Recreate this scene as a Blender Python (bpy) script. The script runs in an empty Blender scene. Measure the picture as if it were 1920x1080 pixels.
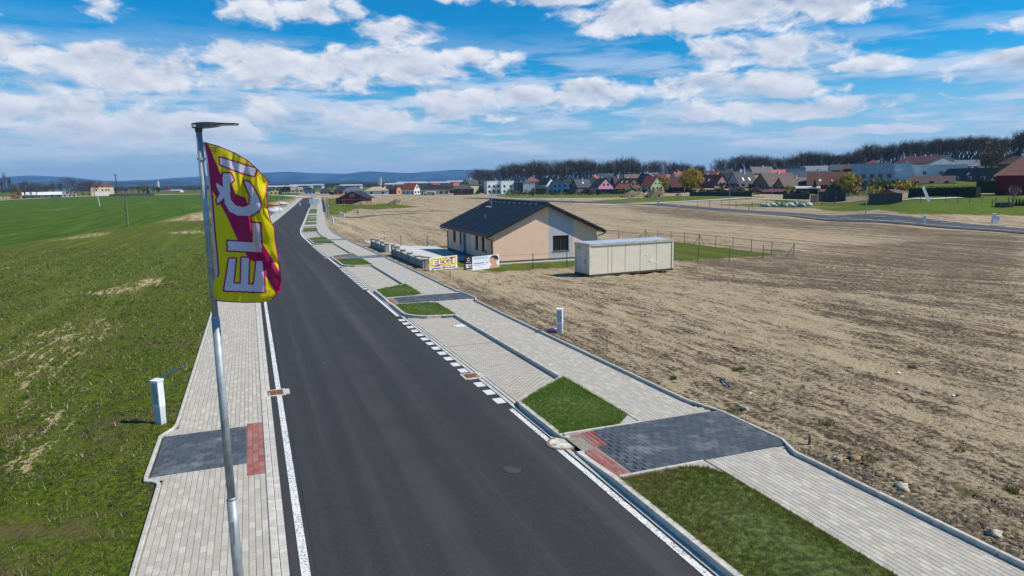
import bpy, math, random
import numpy as np
from mathutils import Vector, Matrix, noise as mnoise
random.seed(7); rng=np.random.default_rng(7)
R=math.radians
sc=bpy.context.scene
# ------------------------------------------------------------------ camera
cam_d=bpy.data.cameras.new('camera'); cam=bpy.data.objects.new('camera',cam_d); sc.collection.objects.link(cam)
cam_d.sensor_fit='HORIZONTAL'; cam_d.sensor_width=36; cam_d.lens=36*1280/1920
cam_d.clip_start=.1; cam_d.clip_end=40000
PITCH=math.atan(202/1280.); ROLL=math.atan(0.015)
cam.matrix_world=Matrix.Rotation(math.pi/2-PITCH,4,'X')@Matrix.Rotation(-ROLL,4,'Z')
sc.camera=cam
# ------------------------------------------------------------------ world, sun, exposure
SUN_EL=R(48); SUN_V=Vector((math.cos(SUN_EL)*.988,-math.cos(SUN_EL)*.155,math.sin(SUN_EL)))
sun_d=bpy.data.lights.new('sun','SUN'); sun=bpy.data.objects.new('sun',sun_d); sc.collection.objects.link(sun)
sun_d.energy=5.0; sun_d.angle=R(.53); sun_d.color=(1,.93,.82)
sun.rotation_euler=SUN_V.to_track_quat('Z','Y').to_euler()
sun.location=(0,0,60)
sc.view_settings.view_transform='Standard'; sc.view_settings.look='None'
sc.view_settings.gamma=1; sc.view_settings.exposure=.10
sc.view_settings.use_curve_mapping=False
sc.cycles.max_bounces=5; sc.cycles.diffuse_bounces=2; sc.cycles.glossy_bounces=2
sc.cycles.transmission_bounces=3; sc.cycles.volume_bounces=0; sc.cycles.transparent_max_bounces=6

class NT:
    """small node-graph helper"""
    def __init__(s,tree):
        s.t=tree; s.n=tree.nodes; s.l=tree.links
    def new(s,kind,**kw):
        nd=s.n.new(kind)
        for k,v in kw.items():
            if k=='inp':
                for i,val in v.items():
                    if isinstance(val,bpy.types.NodeSocket): s.l.new(val,nd.inputs[i])
                    else: nd.inputs[i].default_value=val
            else: setattr(nd,k,v)
        return nd
    def math(s,op,a,b=0.,c=None,clamp=False):
        nd=s.new('ShaderNodeMath',operation=op,use_clamp=clamp,inp={0:a,1:b})
        if c is not None: 
            if isinstance(c,bpy.types.NodeSocket): s.l.new(c,nd.inputs[2])
            else: nd.inputs[2].default_value=c
        return nd.outputs[0]
    def vm(s,op,a,b=(0,0,0)):
        nd=s.new('ShaderNodeVectorMath',operation=op,inp={0:a,1:b})
        return nd.outputs['Value'] if op in('LENGTH','DOT_PRODUCT') else nd.outputs[0]
    def noise(s,vec,scale,detail=3.,rough=.5,dim='3D',dist=0.):
        nd=s.new('ShaderNodeTexNoise',noise_dimensions=dim,inp={'Scale':scale,'Detail':detail,'Roughness':rough,'Distortion':dist})
        if vec is not None: s.l.new(vec,nd.inputs['Vector'])
        return nd.outputs['Fac']
    def ramp(s,v,a,b,lo=0.,hi=1.,smooth=True):
        nd=s.new('ShaderNodeMapRange',interpolation_type='SMOOTHSTEP' if smooth else 'LINEAR',
                 inp={'From Min':a,'From Max':b,'To Min':lo,'To Max':hi})
        s.l.new(v,nd.inputs['Value']); return nd.outputs['Result']
    def mix(s,f,a,b,mode='MIX'):
        nd=s.new('ShaderNodeMix',data_type='RGBA',blend_type=mode)
        for i,v in((0,f),(6,a),(7,b)):
            if isinstance(v,bpy.types.NodeSocket): s.l.new(v,nd.inputs[i])
            else: nd.inputs[i].default_value=v if i==0 else (*v[:3],1)
        return nd.outputs[2]

def build_world():
    w=bpy.data.worlds.new('World'); sc.world=w; w.use_nodes=True
    g=NT(w.node_tree); g.n.clear()
    out=g.new('ShaderNodeOutputWorld'); bg=g.new('ShaderNodeBackground')
    g.l.new(bg.outputs[0],out.inputs[0])
    sky=g.new('ShaderNodeTexSky',sky_type='NISHITA'); sky.sun_disc=False
    sky.sun_elevation=SUN_EL; sky.sun_rotation=math.atan2(SUN_V.x,SUN_V.y)
    sky.altitude=300; sky.air_density=1.0; sky.dust_density=.6; sky.ozone_density=2.5
    tc=g.new('ShaderNodeTexCoord'); d=tc.outputs['Generated']
    sp=g.new('ShaderNodeSeparateXYZ',inp={0:d}); x,y,z=sp.outputs
    az=g.math('ARCTAN2',x,y); el=g.math('ARCSINE',z)
    zc=g.math('MAXIMUM',z,0.0)
    den=g.math('ADD',zc,.055)
    px=g.math('DIVIDE',x,den); py=g.math('DIVIDE',y,den)
    pv=g.new('ShaderNodeCombineXYZ',inp={0:px,1:py,2:0.}).outputs[0]
    # where the picture's sky is cloudier: (column, row, half width, half height, weight) on the 1920 px frame
    blobs=[(580,25,170,48,1),(235,32,90,22,.72),(110,112,230,36,1.05),(300,150,200,42,.92),(60,190,270,48,.86),(500,112,120,28,.95),
      (770,80,100,32,1.0),(700,125,330,38,1.0),(640,165,240,30,.75),(1000,6,170,26,1),(1180,52,150,34,1.1),(1420,28,330,46,1.05),
      (1430,108,190,34,1),(1600,135,110,16,.85),(1000,185,300,24,.95),(1330,170,220,30,.95),(1440,212,260,18,.85),
      (1850,60,70,16,.8),(1870,128,120,30,1),(700,215,420,30,.7),(1640,246,260,9,.75),(250,240,380,40,.75),(80,55,50,15,.5),(1690,78,22,6,.6),(1190,122,45,14,.7)]
    av=g.new('ShaderNodeCombineXYZ',inp={0:az,1:el,2:0.}).outputs[0]
    wob=g.noise(g.vm('MULTIPLY',av,(1,2.2,1)),7.,3.,.6)
    wv=g.new('ShaderNodeCombineXYZ',inp={0:g.math('MULTIPLY',g.math('SUBTRACT',wob,.5),.10),1:g.math('MULTIPLY',g.math('SUBTRACT',wob,.5),-.035),2:0.}).outputs[0]
    av2=g.vm('ADD',av,wv)
    acc=None
    for bx,by,rx,ry,wt in blobs:
        a=math.atan((bx-960)/1280.); e=math.atan((338-.015*(bx-960)-by)/1280.*math.cos(a))
        ra=rx/1280.*math.cos(a)**2; re=ry/1280.*math.cos(a)
        q=g.vm('MULTIPLY',g.vm('SUBTRACT',av2,(a,e,0)),(1/ra,1/re,0))
        L=g.vm('DOT_PRODUCT',q,q)
        v=g.math('MULTIPLY_ADD',L,-.5*wt,wt)
        acc=v if acc is None else g.math('SMOOTH_MAX',acc,v,.25)
    acc=g.math('MAXIMUM',acc,-.6)
    # outside the photographed part the sky simply keeps a fair-weather cover
    inside=g.ramp(g.math('ABSOLUTE',az),.68,.95,1,0); inside=g.math('MULTIPLY',inside,g.ramp(el,.27,.36,1,0))
    acc=g.math('ADD',g.math('MULTIPLY',acc,inside),g.math('MULTIPLY',g.math('SUBTRACT',1.,inside),.10))
    def dens(off):
        v=g.vm('ADD',pv,off) 
        n1=g.noise(v,.55,9.,.60); 
        return n1
    v2=g.vm('MULTIPLY',av2,(1,1.75,1))
    nA=g.noise(v2,13.,9.,.58); nB=g.noise(g.vm('ADD',v2,(0.002,.020,0)),13.,9.,.58)
    nP=dens((0,0,0)); 
    base=g.math('ADD',g.math('MULTIPLY',acc,.27),g.math('ADD',g.math('MULTIPLY',nA,.62),g.math('MULTIPLY',nP,.38)))
    low=g.ramp(el,.0,.14,.09,0)       # distant cloud closes up towards the horizon
    base=g.math('ADD',base,low)
    mask=g.ramp(base,.628,.738)
    thick=g.ramp(base,.66,.90)
    sv=g.vm('MULTIPLY',av,(1.,6.5,1)); st1=g.noise(sv,5.5,7.,.62); st2=g.noise(g.vm('ADD',sv,(0,.10,0)),5.5,7.,.62)
    leftw=g.ramp(az,-.75,.75,.045,-.03)
    lowm=g.math('MULTIPLY',g.ramp(g.math('ADD',st1,leftw),.42,.56),g.math('MULTIPLY',g.ramp(el,.005,.05),g.ramp(el,.12,.22,1,0)))
    lit=g.math('ADD',g.math('MULTIPLY',g.math('SUBTRACT',nA,nB),3.0),.60,clamp=True)
    lit=g.math('MULTIPLY',lit,g.ramp(thick,0,1,1.15,.72))
    cl=g.mix(g.math('MINIMUM',lit,1.),(.37,.44,.58),(.85,.86,.90))
    hz=g.ramp(el,.0,.13,1,0)
    cl=g.mix(g.math('MULTIPLY',hz,.7),cl,(.47,.57,.76))
    skyc=g.mix(1.,sky.outputs[0],(.060,.098,.118),'MULTIPLY')
    hs=g.new('ShaderNodeHueSaturation',inp={'Saturation':1.30,'Value':1.0,'Color':skyc}); skyc=hs.outputs[0]
    skyc=g.mix(g.ramp(el,-.02,.15,.85,0),skyc,(.42,.555,.80))
    lcol=g.mix(g.math('ADD',g.math('MULTIPLY',g.math('SUBTRACT',st1,st2),4.),.5,clamp=True),(.36,.45,.62),(.72,.77,.88))
    skyc=g.mix(g.math('MULTIPLY',lowm,.64),skyc,lcol)
    col=g.mix(g.math('MULTIPLY',mask,.95),skyc,cl)
    g.l.new(col,bg.inputs[0]); bg.inputs[1].default_value=1.0
    return bg
build_world()

# ------------------------------------------------------------------ lie of the land (metres, camera at the origin)
HY=[12,17,28,35,46,56,73,90,130,235,365,600,1500,3000,6000,20000]
HH=[5.46,5.50,5.65,5.70,5.80,5.95,6.2,6.45,6.9,7.4,7.7,8.6,10,12,25,60]
def smo(v,a,b):
    k=np.clip((v-a)/(b-a),0,1); return k*k*(3-2*k)
P0=(-3.16,9.41)
UX,UY=-.355,.93487
def st_of(x,y):
    dx=x-P0[0]; dy=y-P0[1]
    s=UX*dx+UY*dy; t=UY*dx-UX*dy
    return s,t-bend(s)
def bend(s):
    q=(s-82)/6.
    return .091*6.*np.where(q>30,q,np.log1p(np.exp(np.minimum(q,30))))
def xy_of(s,t):
    t=t+float(bend(s)); return P0[0]+UX*s+UY*t, P0[1]+UY*s-UX*t
def terr(x,y):
    x=np.asarray(x,float); y=np.asarray(y,float)
    z=-np.interp(y,HY,HH); a=x/np.maximum(y,1.)
    z=z+smo(a,.45,.62)*(3.6*smo(y,95,135)+3.5*smo(y,135,300))
    z=z+4*smo(y,230,330)*smo(a,.1,.35)*(1-smo(y,900,1500))
    s,t=st_of(x,y)
    z=z-(.9*smo(t,10.4,17)+.4*smo(t,17,80))*smo(y,28,50)*(1-smo(y,180,300))
    z=z+.12*smo(t,9.0,9.2)*(1-smo(s,360,375))
    return z
def tz(x,y): return float(terr(x,y))
def ray(px,py):
    u=px-960; v=540-py; c,s=math.cos(ROLL),math.sin(ROLL)
    uu=c*u+s*v; vv=c*v-s*u; cp,sp=math.cos(PITCH),math.sin(PITCH)
    return (uu/1280.,cp+sp*vv/1280.,-sp+cp*vv/1280.)
_R=1.02**np.arange(0,480)
def at(px,py,dz=0.):
    """ground point seen at a picture position"""
    d=ray(px,py); g=d[2]*_R<terr(d[0]*_R,d[1]*_R)+dz
    i=int(np.argmax(g)) if g.any() else 479
    lo,hi=_R[max(i-1,0)],_R[i]
    for _ in range(30):
        m=(lo+hi)/2
        if d[2]*m<float(terr(d[0]*m,d[1]*m))+dz: hi=m
        else: lo=m
    return (d[0]*hi,d[1]*hi,tz(d[0]*hi,d[1]*hi))
def zat(x,y,py):
    """height above ground of what shows at picture row py over the ground point x,y"""
    px=960+1280*x/y; d=ray(px,py); return d[2]/d[1]*y-tz(x,y)
def xat(px,y,py=345):
    d=ray(px,py); return d[0]/d[1]*y
def G(s,t,dz=0.):
    x,y=xy_of(s,t); 
    zz=-float(np.interp(y,HY,HH))
    if t>10.2: zz=tz(x,y)
    return (x,y,zz+dz)

# ------------------------------------------------------------------ materials
MATS={}
def mat(name,col,rough=.8,var=.12,scale=3.,metal=0.,bump=0.,bscale=40.,spec=.5,col2=None,rand=0.,alpha=None,detail=3.,coat=0.):
    if name in MATS: return MATS[name]
    m=bpy.data.materials.new(name); m.use_nodes=True; g=NT(m.node_tree)
    b=g.n['Principled BSDF']; tc=g.new('ShaderNodeTexCoord'); v=tc.outputs['Object']
    n=g.noise(v,scale,detail)
    lo=[c*(1-var) for c in col]; hi=[min(1,c*(1+var)) for c in (col2 or col)]
    c=g.mix(g.ramp(n,.3,.7),lo,hi)
    if rand:
        oi=g.new('ShaderNodeObjectInfo'); ge=g.new('ShaderNodeNewGeometry')
        r=g.math('FRACT',g.math('ADD',oi.outputs['Random'],ge.outputs['Random Per Island']))
        hv=g.new('ShaderNodeHueSaturation',inp={'Color':c,'Value':g.math('MULTIPLY_ADD',r,2*rand,1-rand)}); c=hv.outputs[0]
    g.l.new(c,b.inputs['Base Color']); b.inputs['Roughness'].default_value=rough
    b.inputs['Metallic'].default_value=metal; b.inputs['Specular IOR Level'].default_value=spec
    if coat: b.inputs['Coat Weight'].default_value=coat
    if bump:
        bn=g.new('ShaderNodeBump',inp={'Strength':bump,'Distance':.02,'Height':g.noise(v,bscale,4.)})
        g.l.new(bn.outputs[0],b.inputs['Normal'])
    MATS[name]=m; return m
# ------------------------------------------------------------------ mesh helpers
def link(name,me,parent=None):
    o=bpy.data.objects.new(name,me); sc.collection.objects.link(o)
    if parent is not None: o.parent=parent
    return o
def tag(o,label=None,cat=None,group=None,kind=None):
    if label: o['label']=label
    if cat: o['category']=cat
    if group: o['group']=group
    if kind: o['kind']=kind
    return o
def empty(name,loc,rz=0.,label=None,cat=None,group=None):
    o=bpy.data.objects.new(name,None); sc.collection.objects.link(o)
    o.location=loc; o.rotation_euler=(0,0,rz); o.empty_display_size=.3
    return tag(o,label,cat,group)
def dup(o,parent=None,loc=None,rz=None,scale=None,label=None):
    c=o.copy(); sc.collection.objects.link(c); c.parent=parent
    if loc is not None: c.location=loc
    if rz is not None: c.rotation_euler=(0,0,rz)
    if scale is not None: c.scale=scale
    if label: c['label']=label
    for ch in list(o.children): dup(ch,c)
    return c
class MB:
    def __init__(s): s.v=[]; s.f=[]; s.m=[]; s.uv=None
    def add(s,vs,fs,m=0):
        k=len(s.v); s.v+= [tuple(p) for p in vs]; s.f+=[tuple(i+k for i in f) for f in fs]; s.m+=[m]*len(fs); return s
    def hexa(s,p,m=0):   # 8 points: bottom 4 (ccw), top 4
        return s.add(p,[(3,2,1,0),(4,5,6,7),(0,1,5,4),(1,2,6,5),(2,3,7,6),(3,0,4,7)],m)
    def box(s,x0,x1,y0,y1,z0,z1,m=0):
        return s.hexa([(x0,y0,z0),(x1,y0,z0),(x1,y1,z0),(x0,y1,z0),(x0,y0,z1),(x1,y0,z1),(x1,y1,z1),(x0,y1,z1)],m)
    def quad(s,a,b,c,d,m=0): return s.add([a,b,c,d],[(0,1,2,3)],m)
    def tube(s,pts,rad,n=8,m=0,cap=True):
        pts=[Vector(p) for p in pts]; rad=rad if isinstance(rad,(list,tuple)) else [rad]*len(pts)
        k=len(s.v); 
        for i,p in enumerate(pts):
            d=(pts[min(i+1,len(pts)-1)]-pts[max(i-1,0)])
            d=d.normalized() if d.length>1e-9 else Vector((0,0,1))
            a=d.orthogonal() if abs(d.z)<.999 else Vector((1,0,0)); 
            if abs(d.z)<.95: a=d.cross(Vector((0,0,1)))
            else: a=d.cross(Vector((0,1,0)))
            a.normalize(); b=d.cross(a)
            for j in range(n):
                w=2*math.pi*j/n; q=p+(a*math.cos(w)+b*math.sin(w))*rad[i]; s.v.append(tuple(q))
        for i in range(len(pts)-1):
            for j in range(n):
                j2=(j+1)%n; s.f.append((k+i*n+j,k+i*n+j2,k+(i+1)*n+j2,k+(i+1)*n+j)); s.m.append(m)
        if cap:
            s.f.append(tuple(k+j for j in range(n))[::-1]); s.m.append(m)
            e=k+(len(pts)-1)*n; s.f.append(tuple(e+j for j in range(n))); s.m.append(m)
        return s
    def disc(s,cx,cy,z0,z1,r,n=28,m=0,r2=None):
        r2=r if r2 is None else r2
        a=[(cx+r*math.cos(2*math.pi*i/n),cy+r*math.sin(2*math.pi*i/n),z0) for i in range(n)]
        b=[(cx+r2*math.cos(2*math.pi*i/n),cy+r2*math.sin(2*math.pi*i/n),z1) for i in range(n)]
        return s.add(a+b,[(i,(i+1)%n,n+(i+1)%n,n+i) for i in range(n)]+[tuple(range(n,2*n))],m)
    def prism(s,poly,y0,y1,m=0):   # polygon in x,z extruded along y
        n=len(poly); a=[(p[0],y0,p[1]) for p in poly]; b=[(p[0],y1,p[1]) for p in poly]
        return s.add(a+b,[tuple(range(n)),tuple(range(2*n-1,n-1,-1))]+[(i,n+i,n+(i+1)%n,(i+1)%n) for i in range(n)],m)
    def build(s,name,mats,parent=None,smooth=False):
        me=bpy.data.meshes.new(name); me.from_pydata(s.v,[],s.f)
        if not isinstance(mats,(list,tuple)): mats=[mats]
        for m_ in mats: me.materials.append(m_)
        if len(mats)>1: me.polygons.foreach_set('material_index',s.m)
        if smooth: me.polygons.foreach_set('use_smooth',[True]*len(me.polygons))
        me.update(); return link(name,me,parent)
def npmesh(name,V,Fc,mats,parent=None,n=3):
    """fast mesh from numpy arrays, faces of n corners"""
    me=bpy.data.meshes.new(name); V=np.asarray(V,np.float32); Fc=np.asarray(Fc,np.int32)
    me.vertices.add(len(V)); me.vertices.foreach_set('co',V.ravel())
    me.loops.add(Fc.size); me.loops.foreach_set('vertex_index',Fc.ravel())
    me.polygons.add(len(Fc)); me.polygons.foreach_set('loop_start',np.arange(0,Fc.size,n,dtype=np.int32))
    if not isinstance(mats,(list,tuple)): mats=[mats]
    for m_ in mats: me.materials.append(m_)
    me.polygons.foreach_set('use_smooth',[False]*len(Fc)); me.update(calc_edges=True); me.validate(); return link(name,me,parent)
# ------------------------------------------------------------------ ground
def inpoly(x,y,poly):
    r=np.zeros(x.shape,bool); n=len(poly)
    for i in range(n):
        x1,y1=poly[i]; x2,y2=poly[(i+1)%n]
        if y1==y2: continue
        c=((y1>y)!=(y2>y))&(x<(x2-x1)*(y-y1)/(y2-y1)+x1); r^=c
    return r
def wpoly(pts): return [at(*p)[:2] for p in pts]
def ground_material():
    m=bpy.data.materials.new('field_ground'); m.use_nodes=True; g=NT(m.node_tree); b=g.n['Principled BSDF']
    tc=g.new('ShaderNodeTexCoord'); v=tc.outputs['Object']
    mp=g.new('ShaderNodeMapping',inp={'Vector':v,'Rotation':(0,0,-math.atan2(UY,UX))}); st=mp.outputs[0]  # x runs along the street
    za=g.new('ShaderNodeAttribute',attribute_name='zone'); zs=g.new('ShaderNodeSeparateColor',inp={0:za.outputs['Color']}).outputs
    zb=g.new('ShaderNodeAttribute',attribute_name='zone2'); zt=g.new('ShaderNodeSeparateColor',inp={0:zb.outputs['Color']}).outputs
    green,wheat,straw=zs[0],zs[1],zs[2]; dark,lush,_=zt[0],zt[1],zt[2]
    fine=g.noise(v,9.,6.,.65); mid=g.noise(v,1.3,5.,.6); big=g.noise(v,.12,3.,.55)
    streak=g.noise(g.vm('MULTIPLY',st,(.10,1.,1.)),.9,5.,.62)
    streak2=g.noise(g.vm('MULTIPLY',st,(.03,.5,1.)),1.,4.,.6)
    grain=g.noise(v,34.,4.,.7)
    # dry turned soil with chopped straw on it
    soil=g.mix(g.ramp(fine,.35,.65),(.060,.045,.030),(.185,.140,.090))
    strawc=g.mix(g.ramp(grain,.3,.7),(.275,.212,.132),(.55,.435,.28))
    f=g.math('ADD',g.math('MULTIPLY',streak,.55),g.math('ADD',g.math('MULTIPLY',mid,.25),g.math('MULTIPLY',streak2,.45)))
    f=g.math('ADD',f,g.math('MULTIPLY',g.math('SUBTRACT',fine,.5),.75))
    cr=g.noise(g.vm('MULTIPLY',st,(.35,2.6,1.)),1.6,6.,.7)
    f=g.math('ADD',f,g.math('MULTIPLY',g.math('SUBTRACT',cr,.5),1.0))
    f=g.math('SUBTRACT',f,g.math('MULTIPLY',dark,.18))
    dirt=g.mix(g.ramp(f,.43,.70),soil,strawc)
    pit=g.ramp(g.noise(g.vm('MULTIPLY',st,(.6,1.6,1.)),5.,5.,.75),.60,.68); dirt=g.mix(g.math('MULTIPLY',pit,.75),dirt,(.055,.042,.028))
    gre=g.math('MULTIPLY',g.ramp(g.noise(v,.7,4.,.7),.60,.72),.35); dirt=g.mix(gre,dirt,(.16,.17,.05))
    # grass
    fg=g.math('ADD',g.math('MULTIPLY',fine,.55),g.math('MULTIPLY',g.noise(v,24.,4.,.75),.45)); gc=g.mix(g.ramp(fg,.40,.60),(.013,.022,.004),(.150,.180,.016))
    gc=g.mix(g.ramp(big,.35,.65,0,.55),gc,(.075,.120,.010))
    brown=g.ramp(g.noise(v,.8,8.,.8),.50,.62,0,.70)
    gc=g.mix(brown,gc,g.mix(grain,(.055,.040,.022),(.21,.155,.075)))
    gc=g.mix(g.ramp(g.noise(g.vm('MULTIPLY',st,(.05,.9,1.)),1.,5.,.65),.48,.64,0,.6),gc,g.mix(fg,(.07,.09,.010),(.24,.25,.04)))
    gc=g.mix(g.math('MULTIPLY',lush,g.ramp(g.noise(g.vm('MULTIPLY',st,(.12,.5,1.)),1.,5.,.65),.35,.6,.25,.95)),gc,g.mix(g.ramp(fg,.38,.62),(.035,.075,.008),(.15,.21,.03)))
    gf=g.math('ADD',green,g.math('MULTIPLY',g.math('SUBTRACT',g.math('ADD',g.math('MULTIPLY',fine,.45),g.math('MULTIPLY',mid,.55)),.5),2.0))
    gf=g.ramp(gf,.42,.58); gf=g.math('MULTIPLY',gf,g.ramp(green,.02,.12))
    col=g.mix(gf,dirt,gc)
    # young wheat, drilled in long rows
    wr=g.noise(g.vm('MULTIPLY',st,(.04,.8,1.)),1.,4.,.6)
    wc=g.mix(g.ramp(wr,.3,.7),(.038,.080,.006),(.082,.138,.012)); wc=g.mix(g.math('MULTIPLY',g.ramp(g.noise(g.vm('MULTIPLY',st,(.012,.16,1.)),1.,5.,.6),.60,.70),.55),wc,(.21,.20,.10))
    wf=g.ramp(g.math('ADD',wheat,g.math('MULTIPLY',g.math('SUBTRACT',mid,.5),.9)),.4,.6)
    col=g.mix(wf,col,wc)
    sf=g.ramp(g.math('ADD',straw,g.math('MULTIPLY',g.math('SUBTRACT',g.math('ADD',g.math('MULTIPLY',fine,.35),g.math('MULTIPLY',cr,.65)),.5),2.6)),.42,.60)
    col=g.mix(sf,col,g.mix(grain,(.36,.27,.14),(.62,.48,.28)))
    g.l.new(col,b.inputs['Base Color']); b.inputs['Roughness'].default_value=1; b.inputs['Specular IOR Level'].default_value=.1
    h=g.math('ADD',g.math('MULTIPLY',fine,.7),g.math('ADD',g.math('MULTIPLY',grain,.25),g.math('MULTIPLY',streak,.9)))
    bn=g.new('ShaderNodeBump',inp={'Strength':.9,'Distance':.12,'Height':h}); g.l.new(bn.outputs[0],b.inputs['Normal'])
    return m
def wheat_edge(y): return np.interp(y,[0,50,73,93,115,134,163,250,400,700],[-45,-50,-55,-59,-64.5,-69,-74,-92,-125,-215])
def build_ground():
    ys=[-40.]
    while ys[-1]<9000:
        y=ys[-1]; ys.append(y+ (1.0 if y<4 else max(.16,y*.0105)))
    ys=np.array(ys); cols=np.concatenate([np.linspace(-1.9,-1.0,16)[:-1],np.linspace(-1.0,1.0,300),np.linspace(1.0,1.9,16)[1:]])
    W=np.maximum(ys,0)+9.; X=cols[None,:]*W[:,None]; Y=np.repeat(ys[:,None],len(cols),1)
    Z=terr(X,Y); s,t=st_of(X,Y)
    cor=(t>-2.1)&(t<9.12)&(s<371)&(s>-60)
    Z=np.where(cor,Z-.30,Z)
    x=X.ravel(); y=Y.ravel(); S=s.ravel(); T=t.ravel()
    Z=np.where(((t<9.48)&(t>9)&(s>.33)&(s<2.72))|((t<9.4)&(t>9)&(s>20.85)&(s<23))|((t>-2.5)&(t<-2)&(s>3.86)&(s<6.2)),-np.interp(Y,HY,HH)-.2,Z)
    # clods and ruts on the open lot
    lot=(T>9.5)&(y<70)
    px_=np.where(lot)[0]; zz=Z.ravel().copy()
    amp=np.zeros(len(x))
    for i in px_[::1]:
        if x[i]>-30 and y[i]>4:
            amp[i]=.10*(mnoise.noise(Vector((S[i]*.5,T[i]*2.2,0)))) + .06*mnoise.noise(Vector((x[i]*3.,y[i]*3.,1)))
    zz+=amp*np.clip((T-9.5)/1.,0,1)*np.clip((70-y)/20,0,1)
    verge=(T<-2.9)&(y<40)&(x>-35)&(y>4)
    for i in np.where(verge)[0]: zz[i]+=.05*mnoise.noise(Vector((x[i]*1.3,y[i]*1.3,5)))+.045*mnoise.noise(Vector((x[i]*4.,y[i]*4.,2)))
    n0,n1=X.shape; idx=np.arange(n0*n1).reshape(n0,n1)
    Fc=np.stack([idx[:-1,:-1],idx[:-1,1:],idx[1:,1:],idx[1:,:-1]],-1).reshape(-1,4)
    # zones
    green=np.zeros(len(x)); wheat=np.zeros(len(x)); straw=np.zeros(len(x)); dark=np.zeros(len(x)); lush=np.zeros(len(x))
    left=T<-2.1; green[left]=.80
    green[left&(y>150)]=.6
    we=left&(x<wheat_edge(y))&(y<700)&(y>-60)
    fe=np.interp(x,[-900,-420,-377,-328,-293,-150],[380,420,640,520,657,660]); fe=np.where(x<-377,np.interp(x,[-900,-377],[330,560]),np.interp(x,[-377,-293,-150],[600,657,660])); fe=np.minimum(fe,np.interp(x/np.maximum(y,1),[-.80,-.742,-.60,-.47],[430,443,640,665]))
    we&=(y<fe); wheat[we]=1
    green[(y>fe)&left]=.30
    lotm=(T>=9.1); green[lotm]=.04
    green[(y>700)]=.75; dark[(y>900)]=.3
    vb=(y>130)&(x/np.maximum(y,1)>-.02)&(y>np.interp(x/np.maximum(y,1),[-.02,.1,.3,.45,.55,.62,.8],[420,360,300,250,200,165,138])); green[vb]=.7; dark[vb]=.8
    def zone(arr,val,pts,mode='set'):
        w=wpoly(pts); m=inpoly(x,y,w); arr[m]=val
    # sand and straw showing through on the left
    zone(straw,.60,[(270,420),(330,407),(372,396),(404,394),(404,411),(330,415),(290,420)]); zone(wheat,0,[(270,420),(330,407),(372,396),(404,394),(404,411),(330,415),(290,420)])
    zone(straw,.50,[(70,452),(140,440),(188,433),(235,436),(190,444),(110,452),(60,460)])
    zone(straw,.62,[(150,556),(165,548),(230,536),(262,520),(300,516),(325,524),(300,536),(230,550),(170,558)])
    zone(straw,.45,[(110,552),(160,530),(215,490),(280,455),(300,447),(285,456),(225,492),(175,530),(125,556)])
    zone(straw,.55,[(0,500),(22,498),(50,498),(20,512),(0,512)])
    zone(lush,.55,[(60,556),(180,535),(300,455),(395,432),(395,466),(330,500),(262,518),(140,552)]); zone(lush,.35,[(0,600),(0,560),(90,545),(160,560),(60,600)])
    zone(straw,.5,[(290,438),(330,431),(405,431),(405,438),(330,440)])
    zone(straw,.40,[(0,640),(80,610),(180,590),(250,600),(200,660),(90,720),(0,760)])
    zone(straw,.36,[(0,760),(90,740),(150,690),(200,700),(150,800),(60,880),(0,900)])
    zone(straw,.45,[(0,850),(60,830),(150,840),(170,860),(80,900),(0,940)])
    # the lot: darker, rougher soil to the right and beside the kerb
    zone(dark,.75,[(1270,500),(1400,470),(1920,440),(1920,560),(1500,540),(1290,525)])
    zone(dark,.55,[(1500,560),(1920,560),(1920,760),(1700,700)])
    zone(dark,.9,[(1500,490),(1700,470),(1920,466),(1920,500),(1650,505)])
    zone(dark,.85,[(1160,384),(1300,394),(1500,412),(1920,441),(1920,462),(1500,430),(1200,398)])
    band=lotm&(T<11.2)&(S<26)&(S>-12); dark[band]=.55
    zone(green,.22,[(1350,770),(1600,800),(1920,1000),(1920,1060),(1600,880),(1500,830),(1380,790)])
    zone(green,.35,[(1060,480),(1075,540),(1330,520),(1330,500),(1270,500)])
    zone(green,.4,[(1230,515),(1330,506),(1345,512),(1240,522)])
    zone(green,.45,[(930,500),(1075,494),(1075,505),(930,510)])
    # meadow strips beyond
    zone(green,.95,[(640,388),(660,380),(700,377),(760,385),(790,388),(700,393)]); zone(green,.3,[(680,372),(900,372),(900,382),(690,382)])
    zone(green,1,[(605,383),(660,383),(655,398),(632,404),(612,402)]); zone(green,1,[(612,372),(640,372),(640,383),(606,383)])
    zone(green,1,[(940,362),(1180,362),(1180,366),(1160,370),(960,371),(930,368)]); zone(lush,.7,[(940,362),(1180,362),(1180,366),(1160,370),(960,371),(930,368)])
    zone(green,1,[(1100,377),(1180,372),(1240,368),(1420,368),(1440,372),(1280,378),(1160,379)]); zone(lush,.7,[(1100,377),(1180,372),(1240,368),(1420,368),(1440,372),(1280,378),(1160,379)])
    zone(green,.8,[(1500,386),(1640,380),(1700,374),(1920,362),(1930,405),(1700,404),(1560,396)]); zone(lush,1,[(1560,386),(1640,380),(1700,374),(1920,362),(1930,402),(1700,400),(1600,394)])
    zone(green,.6,[(1330,384),(1440,380),(1560,378),(1500,392)])
    zone(green,.9,[(1440,372),(1640,372),(1640,380),(1450,379)])
    plot=[xy_of(38.2,27.),xy_of(37.8,34),xy_of(38.2,43.5),xy_of(58,44.8),xy_of(52,34),xy_of(47,27)]
    green[inpoly(x,y,plot)]=1.; dark[inpoly(x,y,plot)]=0
    for ply in ([xy_of(36.6,10.4),xy_of(38.4,27),xy_of(42.2,27),xy_of(42.2,18),xy_of(44.,18),xy_of(44.,10.4)],[xy_of(60,14),xy_of(62.5,14),xy_of(62.5,20),xy_of(60,20)]): green[inpoly(x,y,ply)]=1.
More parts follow.
